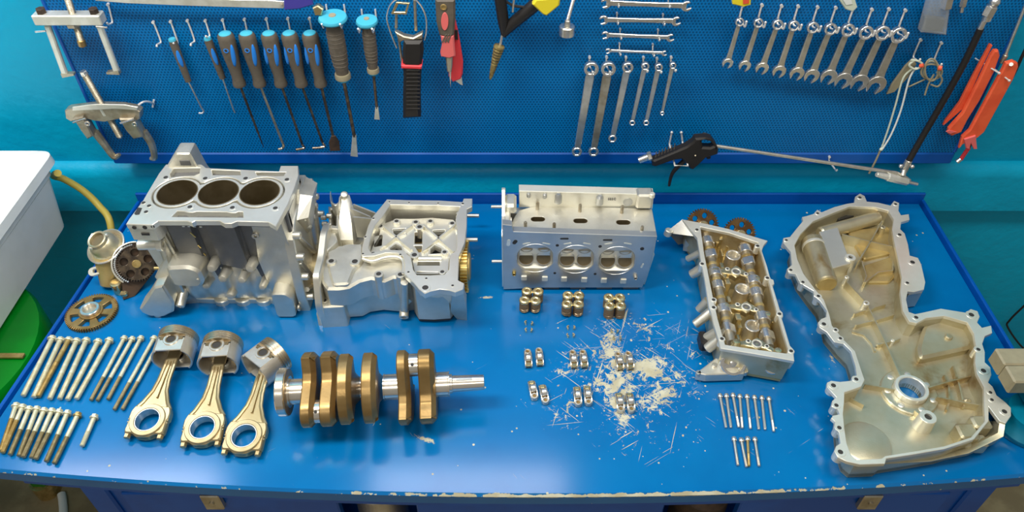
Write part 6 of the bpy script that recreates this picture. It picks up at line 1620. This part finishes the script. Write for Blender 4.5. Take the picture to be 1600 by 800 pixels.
# ---- strap wrench
c3 = crop(560, 0, 0.25)
y = 1.462
root = thing('strap_wrench', 'black-handled oil filter band wrench with a red band', 'wrench', W(*c3(345, 450), y))
hn = [(290, 222), (405, 222), (412, 300), (400, 370), (395, 450), (392, 560), (395, 700), (285, 706), (285, 560), (288, 450), (284, 350), (283, 280)]
wp(flat([c3(*q) for q in hn], y, 0.026, b=0.006), 'handle', BLACKP, root)
for i in range(12):
    yy_ = 410 + i * 24
    wp(flat([c3(*q) for q in ((300, yy_), (386, yy_), (386, yy_ + 8), (300, yy_ + 8))], y - 0.026, 0.0016, b=0.0005), 'grip_ridge', BLACKP, root)
wp(flat([c3(*q) for q in ((232, 175), (290, 205), (345, 215), (405, 185), (402, 225), (285, 232), (262, 245))], y - 0.004, 0.016, b=0.002), 'yoke', IRON, root)
wp(flat([c3(*q) for q in ((276, 362), (405, 366), (402, 388), (278, 384))], y + 0.002, 0.031, b=0.002), 'red_band', REDP, root)
lp_ = [(240, 300), (200, 200), (178, 110), (200, 30), (250, -10), (320, -15), (380, 20), (420, 100), (425, 190), (412, 250)]
wp(MB().tube(spline([W(*c3(*q), y - 0.012) for q in lp_], 5), 0.0016, 8), 'steel_band', CHROME, root)
wp(flat([c3(*q) for q in ((238, 5), (322, 12), (303, 84), (205, 82))], y - 0.01, 0.006, holes=[[c3(*q) for q in ((252, 18), (306, 24), (292, 68), (228, 66))]], b=0.001), 'buckle', RETAIN, root)
wp(MB().tube([W(*c3(238, 90), y - 0.008), W(*c3(236, 175), y - 0.008)], 0.003, 8), 'link_bar', IRON, root)
wp(MB().tube([W(*c3(352, 0), y - 0.004), W(*c3(360, 190), y - 0.004)], 0.0032, 8), 'link_bar', IRON, root)
wp(MB().tube([W(*c3(252, 230), y - 0.004), W(*c3(275, 400), y - 0.002)], 0.0028, 8), 'side_strap', IRON, root)

# ---- two knives
y = 1.470
root = thing('red_knife', 'red utility knife with a snap-off blade, half behind the grey one', 'knife', W(*c3(630, 350), 1.484))
wp(flat([c3(*q) for q in ((596, 60), (622, 180), (636, 250), (655, 370), (653, 445), (640, 480), (592, 498), (565, 460), (575, 300), (585, 120))], 1.486, 0.012, b=0.003), 'body', REDP, root)
wp(flat([c3(*q) for q in ((600, 500), (645, 478), (653, 532), (640, 528))], 1.482, 0.0012, b=0.0003), 'blade', STEEL, root)
wp(flat([c3(*q) for q in ((603, 185), (620, 185), (624, 245), (604, 245))], 1.473, 0.003, b=0.0006), 'slider', BLACKP, root)
root = thing('grey_knife', 'grey utility knife with salmon pink inlay and slider', 'knife', W(*c3(550, 150), y))
wp(flat([c3(*q) for q in ((482, -20), (606, -20), (608, 90), (600, 205), (560, 215), (510, 205), (490, 120))], y, 0.014, b=0.004), 'body', GRIP, root)
wp(flat([c3(*q) for q in circ(540, 132, 23, 20, ry=56)], y - 0.0135, 0.002, b=0.0006), 'oval_inlay', PINKP, root)
wp(MB().lathe([(0.004, 0), (0.0068, 0), (0.006, 0.002), (0.004, 0.002), (0.0035, 0.0005), (0, 0.0005)], FY(W(*c3(532, 45), y - 0.0138)), 18), 'screw', BOLTB, root)
wp(flat([c3(*q) for q in ((515, 205), (598, 205), (606, 310), (608, 335), (570, 348), (520, 338), (514, 310), (525, 260))], y - 0.001, 0.013, b=0.003), 'nose', PINKP, root)
for i in range(3):
    wp(flat([c3(*q) for q in ((520 + i * 16, 262 - i * 3), (545 + i * 16, 212), (555 + i * 14, 212), (528 + i * 18, 268))], y - 0.0135, 0.0016, b=0.0004), 'grip_stripe', GRIP, root)
wp(flat([c3(*q) for q in ((545, 345), (590, 345), (588, 400), (582, 442), (556, 440))], y - 0.002, 0.008, b=0.002), 'blade_holder', IRON, root)
wp(flat([c3(*q) for q in ((566, 440), (580, 440), (576, 545))], y - 0.005, 0.001, b=0.0002), 'blade', STEEL, root)

# ---- Y-shaped brush tool
y = 1.466
root = thing('battery_brush', 'black forked tool with a brass cone brush and yellow cap', 'brush', W(*c3(905, 220), y))
wp(MB().tube([W(*c3(880, -60), y), W(*c3(905, 130), y), W(*c3(908, 215), y - 0.001)], [0.0125, 0.0118, 0.006], 14), 'upright_arm', BLACKP, root)
wp(MB().tube([W(*c3(1110, 25), y), W(*c3(960, 150), y), W(*c3(905, 222), y)], [0.0135, 0.0125, 0.006], 14), 'slanted_arm', BLACKP, root)
wp(MB().tube(spline([W(*c3(915, 5), y), W(*c3(970, 35), y), W(*c3(1040, 45), y)], 4), 0.003, 8), 'bridge_web', BLACKP, root)
wp(flat([c3(*q) for q in ((1085, 5), (1110, -30), (1260, -40), (1255, 10), (1175, 76), (1150, 66))], y - 0.004, 0.018, b=0.003), 'yellow_cap', YELLOWP, root)
wp(MB().tube([W(*c3(900, 215), y), W(*c3(885, 290), y)], 0.0028, 10), 'neck', CHROME, root)
A, B = W(*c3(882, 282), y), W(*c3(824, 495), y); L = (B - A).length
pr = [(0, 0), (0.0115, 0.002)]
for i in range(11):
    t = 0.06 + 0.9 * i / 11; r0 = 0.0122 * (1 - t) + 0.0035 * t
    pr += [(r0 * 1.05, L * t), (r0 * 0.86, L * (t + 0.045))]
pr += [(0.002, L), (0, L)]
wp(MB().lathe(pr, frame(A, B - A), 16), 'cone_brush', BRIST, root)
wp(MB().tube([W(*c3(972, 0), y - 0.014), W(*c3(964, 75), y - 0.014)], 0.0022, 8), 'pin', CHROME, root)

# ---- magnetic pick-up
root = thing('magnet_pickup', 'chrome magnetic pick-up head on a ribbed flexible stem', 'magnet', W(*c3(1305, 190), 1.475))
A, B = W(900, -14, 1.475), W(*c3(1308, 125), 1.475); L = (B - A).length
pr = [(0, 0)]
for i in range(30): pr += [(0.0035, L * i / 30), (0.0043, L * (i + 0.5) / 30)]
pr += [(0.0035, L), (0, L)]
wp(MB().lathe(pr, frame(A, B - A), 12), 'flexible_stem', CHROME, root)
C = W(*c3(1305, 160), 1.475); wp(MB().cyl(B, C, 0.006, 0.0065, n=16, b=0.001), 'ferrule', STEEL, root)
wp(MB().cyl(C, C + Vector((0, 0, -0.022)), 0.0165, n=28, b=0.002), 'magnet_head', CHROME, root)

# ---- four horizontal open-end spanners on pairs of hooks
c4 = crop(860, 0, 0.325)
for i, (a, b, h, hk, lab) in enumerate((((240, 12), (682, 28), 1.25, ((323, -20, 14), (567, -20, 16)), 'longest flat double-end spanner lying level on two hooks, topmost'),
                               ((232, 94), (630, 100), 1.15, ((320, 62, 96), (541, 68, 100)), 'second longest double-end spanner lying level on two hooks'),
                               ((244, 166), (598, 180), 1.0, ((335, 138, 168), (517, 142, 175)), 'third longest double-end spanner lying level on two hooks'),
                               ((263, 242), (562, 254), 0.7, ((332, 208, 245), (492, 212, 250)), 'shortest double-end spanner lying level, below the other three'))):
    y = 1.482
    A, B = W(*c4(*a), y), W(*c4(*b), y)
    root = thing('open_spanner', lab, 'spanner', A.lerp(B, 0.5))
    d = (B - A); L = d.length; F = frame(A, Vector((0, -1, 0)), d)
    hw = 0.0042 * h
    wp(MB().prism(rpoly([(0.012, -hw * 1.1), (L * 0.5, -hw * .85), (L - 0.012, -hw * 1.1), (L - 0.012, hw * 1.1), (L * 0.5, hw * .85), (0.012, hw * 1.1)], 0.001, 2), -0.0025, 0.0025, b=0.0008, b0=0.0008, M=F), 'shank', CHROME, root)
    for e, s in ((0, 1), (L, -1)):
        R_ = 0.0088 * h; g = 0.0045 * h
        pts = [(R_ * math.cos(t), R_ * math.sin(t)) for t in [math.radians(t) for t in range(-150, 151, 15)]]
        pts = [(x, y_) for x, y_ in pts if not (x < 0 and abs(y_) < g)] + [(-R_ * 0.75, g), (R_ * 0.1, g), (R_ * 0.35, 0), (R_ * 0.1, -g), (-R_ * 0.75, -g)]
        M = F @ Matrix.Translation((e + s * 0.009 * h, -0.001, 0)) @ Matrix.Rotation((0 if s > 0 else PI) + 0.35, 4, 'Z')
        wp(MB().prism(pts, -0.003, 0.003, b=0.0008, b0=0.0008, M=M), 'jaw', CHROME, root)
    for kx, (hx, h0, h1) in enumerate(hk):
        hook(c4(hx, h0), c4(hx + 2, h1 + 4), 'thin steel hook under the ' + lab.split(' lying')[0], 0.020, 0.006, group='hooks under the ' + lab.split(' lying')[0], r=0.0014)

# ---- six double-ring spanners
rings = (((196, 330), 33, (127, 728), 25, 'longest ring spanner, hung at the end beside the magnet'), ((278, 330), 33, (207, 728), 25, 'long ring spanner with a dark worn shank, second of six'),
         ((371, 323), 25, (298, 665), 20, 'medium ring spanner, third of the six hung ones'), ((455, 317), 18, (393, 588), 14, 'small ring spanner, fourth of the six hung ones'),
         ((520, 322), 18, (460, 588), 14, 'small ring spanner, fifth of the six hung ones'), ((588, 313), 15, (537, 542), 10, 'smallest ring spanner, last of the six hung ones'))
def hexring(R, r, M, h, n=12):
    hole = [((r if i % 2 == 0 else r * 0.88) * math.cos(2 * PI * i / 12), (r if i % 2 == 0 else r * 0.88) * math.sin(2 * PI * i / 12)) for i in range(12)]
    return MB().prism(circ(0, 0, R, 28), -h, h, holes=[hole], b=0.001, b0=0.001, M=M)
for i, (a, ra, b, rb, lab) in enumerate(rings):
    y = 1.474
    A, B = W(*c4(*a), y), W(*c4(*b), y); sc = 0.325 / 690
    root = thing('ring_spanner', lab, 'spanner', A)
    d = B - A; L = d.length
    Ra, Rb = ra * sc * 1.02, rb * sc * 1.02
    Fa = frame(A, (0, -1, 0.12)); Fb = frame(B, (0, -1, 0.12))
    wp(hexring(Ra, Ra * 0.66, Fa, 0.005 + Ra * 0.12), 'upper_ring', CHROME, root)
    wp(hexring(Rb, Rb * 0.62, Fb, 0.004 + Rb * 0.12), 'lower_ring', CHROME, root)
    F = frame(A, (0, -1, 0), d); wa, wb_ = Ra * 0.62, Rb * 0.62
    wp(MB().prism(rpoly([(Ra * 0.9, -wa * 0.8), (Ra * 1.4, -wa), (L - Rb * 1.4, -wb_), (L - Rb * 0.8, -wb_ * 0.8), (L - Rb * 0.8, wb_ * 0.8), (L - Rb * 1.4, wb_), (Ra * 1.4, wa), (Ra * 0.9, wa * 0.8)], 0.002, 2), -0.0028, 0.0028, b=0.0012, b0=0.0012, M=F), 'shank', STEEL if i != 1 else IRON, root)
    t_ = c4(a[0] - 8, a[1] - ra - 24); hook(t_, c4(a[0] - 6, a[1] - ra * 0.45), 'steel hook through the upper ring of the %s ring spanner' % ('longest', 'dark worn', 'medium', 'fourth of six', 'fifth of six', 'smallest')[i], 0.036, 0.006, side=0.004)

# ---- ten combination spanners
c5 = crop(1100, 0, 0.225)
R_ = ((247, 152, 28), (377, 158, 31), (510, 170, 34), (622, 178, 35), (754, 190, 38), (877, 200, 40), (998, 208, 43), (1122, 225, 46), (1237, 228, 48), (1348, 242, 52))
O_ = ((164, 440), (283, 458), (403, 475), (522, 497), (645, 512), (748, 528), (866, 534), (967, 560), (1080, 574), (1195, 590))
ordw = ('smallest', 'second smallest', 'third smallest', 'fourth smallest', 'fifth smallest', 'fifth largest', 'fourth largest', 'third largest', 'second largest', 'largest')
for i, ((rx, ry, rr), (ox_, oy_)) in enumerate(zip(R_, O_)):
    y = 1.476
    A, B = W(*c5(rx, ry), y), W(*c5(ox_, oy_), y - 0.002); sc = 0.225 / 695
    root = thing('combination_spanner', ordw[i] + ' combination spanner of the hanging set of ten', 'spanner', A, 0)
    Ra = rr * sc * 1.0; d = B - A; L = d.length; F = frame(A, (0, -1, 0), d)
    wp(hexring(Ra, Ra * 0.70, frame(A, (0, -1, 0.15)), 0.0045 + Ra * 0.1), 'ring_end', CHROME, root)
    w0 = Ra * 0.55
    wp(MB().prism(rpoly([(Ra * 0.85, -w0 * 0.75), (Ra * 1.5, -w0 * 0.85), (L * 0.75, -w0), (L - Ra * 0.6, -w0 * 1.3), (L - Ra * 0.6, w0 * 1.3), (L * 0.75, w0), (Ra * 1.5, w0 * 0.85), (Ra * 0.85, w0 * 0.75)], 0.002, 2), -0.0028, 0.0028, b=0.001, b0=0.001, M=F), 'shank', STEEL, root)
    RO = Ra * 1.30; g = RO * 0.46
    pts = []
    for t in range(-140, 141, 14):
        a_ = math.radians(t); pts.append((-RO * math.cos(a_), RO * math.sin(a_)))
    pts = [(-RO * math.cos(math.radians(t)), RO * math.sin(math.radians(t))) for t in range(-132, 133, 12)]
    pts += [(RO * 0.95, g * 1.12), (RO * 0.95, g), (RO * 0.05, g), (-RO * 0.22, g * 0.5), (-RO * 0.22, -g * 0.5), (RO * 0.05, -g), (RO * 0.95, -g), (RO * 0.95, -g * 1.12)]
    wp(MB().prism(pts, -0.0042, 0.0042, b=0.001, b0=0.001, M=F @ Matrix.Translation((L, 0, 0)) @ Matrix.Rotation(-0.22, 4, 'Z')), 'open_jaw', CHROME, root)
    hk0 = (rx + 22 + i * 3, ry - 118 - i * 6); hk1 = (rx - 2, ry - rr * 0.5)
    hook(c5(*hk0), c5(*hk1), 'steel hook through the ring of the %s combination spanner' % ordw[i], 0.034, 0.014, side=0.004, r=0.0021)

# ---- things cut by the upper edge of the picture
root = thing('tag_clip', 'yellow plastic clip above the smallest combination spanner', 'clip', W(1157, 0, 1.47))
wp(flat([(1142, -14), (1172, -14), (1171, 4), (1160, 7), (1143, 3)], 1.47, 0.012, b=0.002), 'body', YELLOWP, root)
wp(flat([(1160, -14), (1171, -14), (1170, 5), (1161, 6)], 1.4585, 0.002, b=0.0005), 'stripe', ORANGEP, root)
root = thing('plastic_stick', 'pale green plastic stick above the large combination spanners', 'stick', W(1325, 5, 1.455))
wp(flat([(1300, -16), (1332, -10), (1338, 9), (1331, 16), (1319, 12)], 1.455, 0.008, b=0.002), 'body', PALEP, root)
wp(flat([(1312, -8), (1328, -6), (1332, 6), (1322, 8)], 1.4468, 0.0012, b=0.0004), 'flat_face', WHITEP, root)
root = thing('blister_box', 'clear plastic box with a dark base hanging by the spanners', 'box', W(1455, 25, 1.47))
wp(flat([(1448, -12), (1480, -12), (1472, 47), (1433, 43)], 1.485, 0.024, b=0.003), 'clear_shell', CLEARP, root)
wp(flat([(1440, 20), (1472, 24), (1468, 44), (1435, 41)], 1.484, 0.016, b=0.002), 'dark_base', CASTG, root)
wp(MB().cyl(W(1482, -6, 1.462), W(1478, 12, 1.462), 0.012, n=6, b=0.001), 'bright_nut', CHROME, root)
root = thing('hex_fitting', 'small chrome hexagon fitting between box and hose', 'fitting', W(1505, 8, 1.485))
wp(MB().cyl(W(1508, -6, 1.484), W(1504, 10, 1.484), 0.007, n=6, b=0.001), 'hexagon', CHROME, root)
wp(MB().cyl(W(1504, 9, 1.484), W(1502, 19, 1.484), 0.004, n=14, b=0.0006), 'spigot', CHROME, root)

# ---- black hose with fittings
c6 = crop(1340, 0, 0.375)
root = thing('grease_hose', 'black rubber hose with chrome couplings hanging down the board', 'hose', W(*c6(400, 400), 1.478))
y = 1.474
wp(MB().tube(spline([W(*c6(512, 120), y), W(*c6(440, 270), y), W(*c6(340, 450), y), W(*c6(270, 570), y), W(*c6(212, 672), y - 0.01)], 6), 0.0072, 12), 'hose', BLACKP, root)
for a, b, r, n_ in (((578, -20), (560, 35), 0.0085, 14), ((562, 25), (540, 65), 0.0120, 6), ((545, 60), (535, 85), 0.0095, 14), ((530, 82), (508, 125), 0.0058, 12)):
    wp(MB().cyl(W(*c6(*a), y), W(*c6(*b), y), r, n=n_, b=0.001), 'coupling', CHROME, root)
wp(MB().sphere(W(*c6(572, 8), y - 0.004), 0.0105, 12, 8), 'ball_joint', CHROME, root)
wp(MB().cyl(W(*c6(214, 668), y - 0.01), W(*c6(190, 715), y - 0.014), 0.0085, n=14, b=0.001), 'end_coupling', STEEL, root)
for q in ((180, 692), (228, 694)):
    wp(MB().sphere(W(*c6(*q), y - 0.018), 0.0052, 12, 8), 'grub_screw', CHROME, root)

# ---- wire looms
root = thing('wire_loom', 'pair of long pale wires with a brown clip on the hook nearer the spanners', 'wires', W(*c6(220, 260), 1.478))
wp(flat([c6(*q) for q in ((118, 388), (140, 345), (195, 270), (228, 240), (242, 262), (205, 320), (150, 378))], 1.484, 0.006, b=0.001), 'brown_clip', CARD, root)
wp(MB().tube(spline([W(*c6(*q), 1.476) for q in ((232, 285), (190, 325), (160, 430), (130, 530), (98, 622))], 5), 0.0021, 8), 'cream_wire', PALEP, root)
wp(MB().tube(spline([W(*c6(*q), 1.474) for q in ((245, 280), (215, 330), (180, 460), (140, 560), (100, 626))], 5), 0.0021, 8), 'white_wire', WHITEP, root)
wp(MB().tube(spline([W(*c6(*q), 1.476) for q in ((98, 618), (75, 670), (48, 722))], 4), 0.0024, 8), 'twisted_tail', CARD, root)
wp(MB().sphere(W(*c6(98, 622), 1.474), 0.0042, 10, 8), 'knot', PALEP, root)
wp(MB().tube(spline([W(*c6(*q), 1.470) for q in ((222, 250), (255, 255), (270, 272), (240, 288), (215, 272), (235, 252))], 5), 0.0024, 8), 'wire_turn', PALEP, root)
wp(MB().cyl(W(*c6(258, 275), 1.470), W(*c6(275, 272), 1.466), 0.0045, n=12, b=0.0008), 'red_plug', ORANGEP, root)
hook(c6(262, 165), c6(232, 232), 'steel hook holding the long pale wires', 0.028, 0.008)
root = thing('wire_coil', 'small coil of beige wire with an orange plug on its own hook', 'wires', W(*c6(310, 300), 1.478))
for k_, (rx, ry, dy) in enumerate(((34, 40, 0), (44, 32, 4), (28, 46, -4))):
    wp(MB().tube([W(*c6(308 + rx * math.cos(t) , 295 + dy + ry * math.sin(t)), 1.476 - 0.003 * k_) for t in [2 * PI * j / 20 for j in range(20)]] + [W(*c6(308 + rx, 295 + dy), 1.476 - 0.003 * k_)], 0.0022, 8, caps=False), 'wire_turn', CARD if k_ else PALEP, root)
wp(MB().tube(spline([W(*c6(*q), 1.470) for q in ((318, 310), (295, 350), (280, 396))], 4), 0.002, 8), 'loose_end', CARD, root)
wp(MB().tube(spline([W(*c6(*q), 1.470) for q in ((330, 300), (352, 330), (335, 360), (305, 352))], 4), 0.002, 8), 'loose_loop', CARD, root)
wp(MB().cyl(W(*c6(335, 282), 1.468), W(*c6(352, 285), 1.464), 0.0055, n=12, b=0.001), 'orange_plug', ORANGEP, root)
wp(MB().tube([W(*c6(282, 330), 1.476), W(*c6(212, 362), 1.478)], 0.0018, 8), 'side_wire', CARD, root)
hook(c6(348, 178), c6(320, 250), 'steel hook holding the small beige wire coil', 0.030, 0.008)

# ---- orange trim levers
root = thing('trim_lever', 'orange plastic trim lever with a split wedge, behind the other', 'trim tool', W(*c6(470, 380), 1.474))
wp(flat([c6(*q) for q in ((546, 178), (556, 182), (500, 300), (440, 440), (400, 475), (352, 515), (362, 495), (420, 420), (480, 300))], 1.482, 0.008, b=0.001), 'slim_blade', ORANGEP, root)
wp(flat([c6(*q) for q in ((560, 200), (578, 200), (584, 222), (560, 290), (500, 410), (450, 490), (425, 540), (385, 556), (368, 545), (372, 525), (430, 460), (500, 320), (545, 222))], 1.474, 0.012, b=0.003), 'main_blade', ORANGEP, root)
wp(flat([c6(*q) for q in ((380, 540), (412, 548), (385, 556), (366, 546))], 1.461, 0.002, b=0.0006), 'wedge_tip', PINKP, root)
root = thing('trim_lever', 'orange plastic trim lever with a forked pale end, at the board edge', 'trim tool', W(*c6(570, 400), 1.470))
wp(flat([c6(*q) for q in ((608, 252), (640, 243), (658, 252), (660, 270), (640, 320), (580, 430), (520, 540), (490, 565), (452, 580), (430, 592), (415, 608), (428, 560), (460, 530), (520, 420), (595, 280))], 1.470, 0.012, b=0.003), 'main_blade', ORANGEP, root)
wp(flat([c6(*q) for q in ((440, 575), (488, 560), (494, 615), (480, 616), (468, 590), (462, 616), (448, 612))], 1.460, 0.006, b=0.001), 'forked_end', PINKP, root)
wp(MB().cyl(W(*c6(640, 268), 1.457), W(*c6(640, 268), 1.453), 0.004, n=12), 'rivet', CHROME, root)
for a, b, lab in (((490, 243), (590, 305), 'thin wire hook pinning the split orange lever'), ((545, 268), (632, 336), 'thin wire hook pinning the forked orange lever')):
    r_ = thing('board_hook', lab, 'hook', W(*c6(*a), BOARD))
    wp(MB().tube([W(*c6(*a), BOARD), W(*c6((a[0] + b[0]) / 2, (a[1] + b[1]) / 2), 1.468), W(*c6(*b), 1.452)], 0.0016, 8), 'wire', HOOKM, r_)
    wp(MB().sphere(W(*c6(*b), 1.452), 0.003, 8, 6), 'tip', HOOKM, r_)
root = thing('chrome_rod', 'slender chrome rod above the forked orange lever', 'rod', W(*c6(650, 150), 1.482))
wp(MB().tube([W(*c6(708, 0), 1.48), W(*c6(612, 240), 1.48)], 0.0034, 10), 'rod', CHROME, root)
wp(MB().cyl(W(*c6(618, 228), 1.48), W(*c6(600, 262), 1.48), 0.0055, n=12, b=0.001), 'sleeve', IRON, root)
root = thing('test_lead', 'black lead with a red sleeve and silver tip along the board edge', 'lead', W(*c6(600, 400), 1.478))
wp(MB().tube(spline([W(*c6(*q), 1.486) for q in ((735, 130), (690, 225), (640, 330), (560, 460), (490, 565), (462, 618))], 5), 0.0034, 10), 'lead', BLACKP, root)
wp(MB().tube([W(*c6(464, 614), 1.486), W(*c6(430, 664), 1.486)], 0.0048, 12), 'red_sleeve', REDP, root)
wp(MB().cyl(W(*c6(430, 662), 1.486), W(*c6(412, 676), 1.484), 0.0055, n=12, b=0.001), 'silver_tip', CHROME, root)

# ---- air blow gun with long lance
c7 = crop(980, 180, 0.3)
y = 1.450
root = thing('blow_gun', 'black air blow gun with a long thin steel lance', 'blow gun', W(*c7(380, 150), y))
bodyp = [(125, 208), (240, 160), (300, 135), (335, 110), (345, 92), (395, 88), (430, 95), (455, 125), (465, 150), (462, 175), (430, 185), (400, 195), (360, 235), (335, 255), (318, 250), (300, 225), (275, 200), (240, 205), (140, 240), (125, 235)]
grd = [(378, 105), (400, 98), (425, 105), (442, 132), (425, 140), (385, 138)]
wp(flat([c7(*q) for q in bodyp], y + 0.012, 0.024, holes=[[c7(*q) for q in grd]], b=0.004), 'body', BLACKP, root)
for i in range(7):
    A = W(*c7(150 + i * 16, 205 - i * 7), y - 0.012); wp(MB().box(A, (0.0022, 0.002, 0.016), 0.0006), 'grip_ridge', GRIP, root)
wp(MB().cyl(W(*c7(60, 236), y), W(*c7(112, 216), y), 0.0075, 0.0085, n=16, b=0.001), 'air_nipple', CHROME, root)
wp(MB().cyl(W(*c7(108, 218), y), W(*c7(128, 211), y), 0.0115, n=6, b=0.001), 'nipple_hex', STEEL, root)
wp(MB().tube(spline([W(*c7(*q), y - 0.001) for q in ((300, 235), (262, 270), (232, 310), (218, 368))], 5), [0.006, 0.006, 0.006, 0.0058, 0.0056, 0.0054, 0.0052, 0.005, 0.0048, 0.0046, 0.0044, 0.0042, 0.004, 0.0038, 0.0036, 0.003], 10), 'trigger', BLACKP, root)
wp(MB().cyl(W(*c7(355, 210), y - 0.012), W(*c7(355, 210), y - 0.0145), 0.0018, n=12), 'pivot_pin', IRON, root)
wp(MB().tube([W(*c7(420, 185), y), W(*c7(424, 222), y)], 0.005, 10), 'hang_lug', BLACKP, root)
LA, LB = W(*c7(460, 160), y), W(*c7(1398, 300), y)
wp(MB().tube([LA, LB], 0.0044, 12), 'lance', STEEL, root)
wp(MB().tube(spline([LB, W(*c7(1440, 318), y), W(*c7(1470, 340), y)], 4), 0.0044, 12), 'lance_bend', STEEL, root)
r_ = thing('board_hook', 'square wire bail under the blow gun grip', 'hook', W(*c7(232, 90), BOARD))
wp(MB().tube([W(*c7(232, 90), BOARD - .002), W(*c7(220, 150), BOARD - .002), W(*c7(248, 262), y - 0.016), W(*c7(316, 264), y - 0.016), W(*c7(288, 140), BOARD - .002), W(*c7(282, 90), BOARD - .002)], 0.0022, 8), 'wire', HOOKM, r_)
for q in ((232, 90), (282, 90)):
    wp(MB().sphere(W(*c7(*q), BOARD - 0.003), 0.0036, 8, 6), 'clip_end', HOOKM, r_)
hook(c7(1052, 215), c7(1056, 240), 'short hook under the middle of the blow gun lance', 0.040, 0.006, side=0.004)
root = thing('lance_nozzle', 'pale metal grease coupler hung at the end of the lance', 'coupler', W(*c7(1400, 330), 1.456))
wp(MB().cyl(W(*c7(1298, 308), 1.440), W(*c7(1360, 322), 1.440), 0.006, 0.008, n=14, b=0.001), 'tail', WHTMET, root)
wp(MB().cyl(W(*c7(1355, 320), 1.440), W(*c7(1460, 348), 1.440), 0.0105, 0.009, n=8, b=0.0015), 'body', WHTMET, root)
wp(MB().cyl(W(*c7(1455, 347), 1.440), W(*c7(1512, 360), 1.440), 0.0045, n=12, b=0.001), 'nose', CHROME, root)
wp(MB().cyl(W(*c7(1436, 318), 1.442), W(*c7(1442, 285), 1.452), 0.006, n=12, b=0.001), 'riser', STEEL, root)
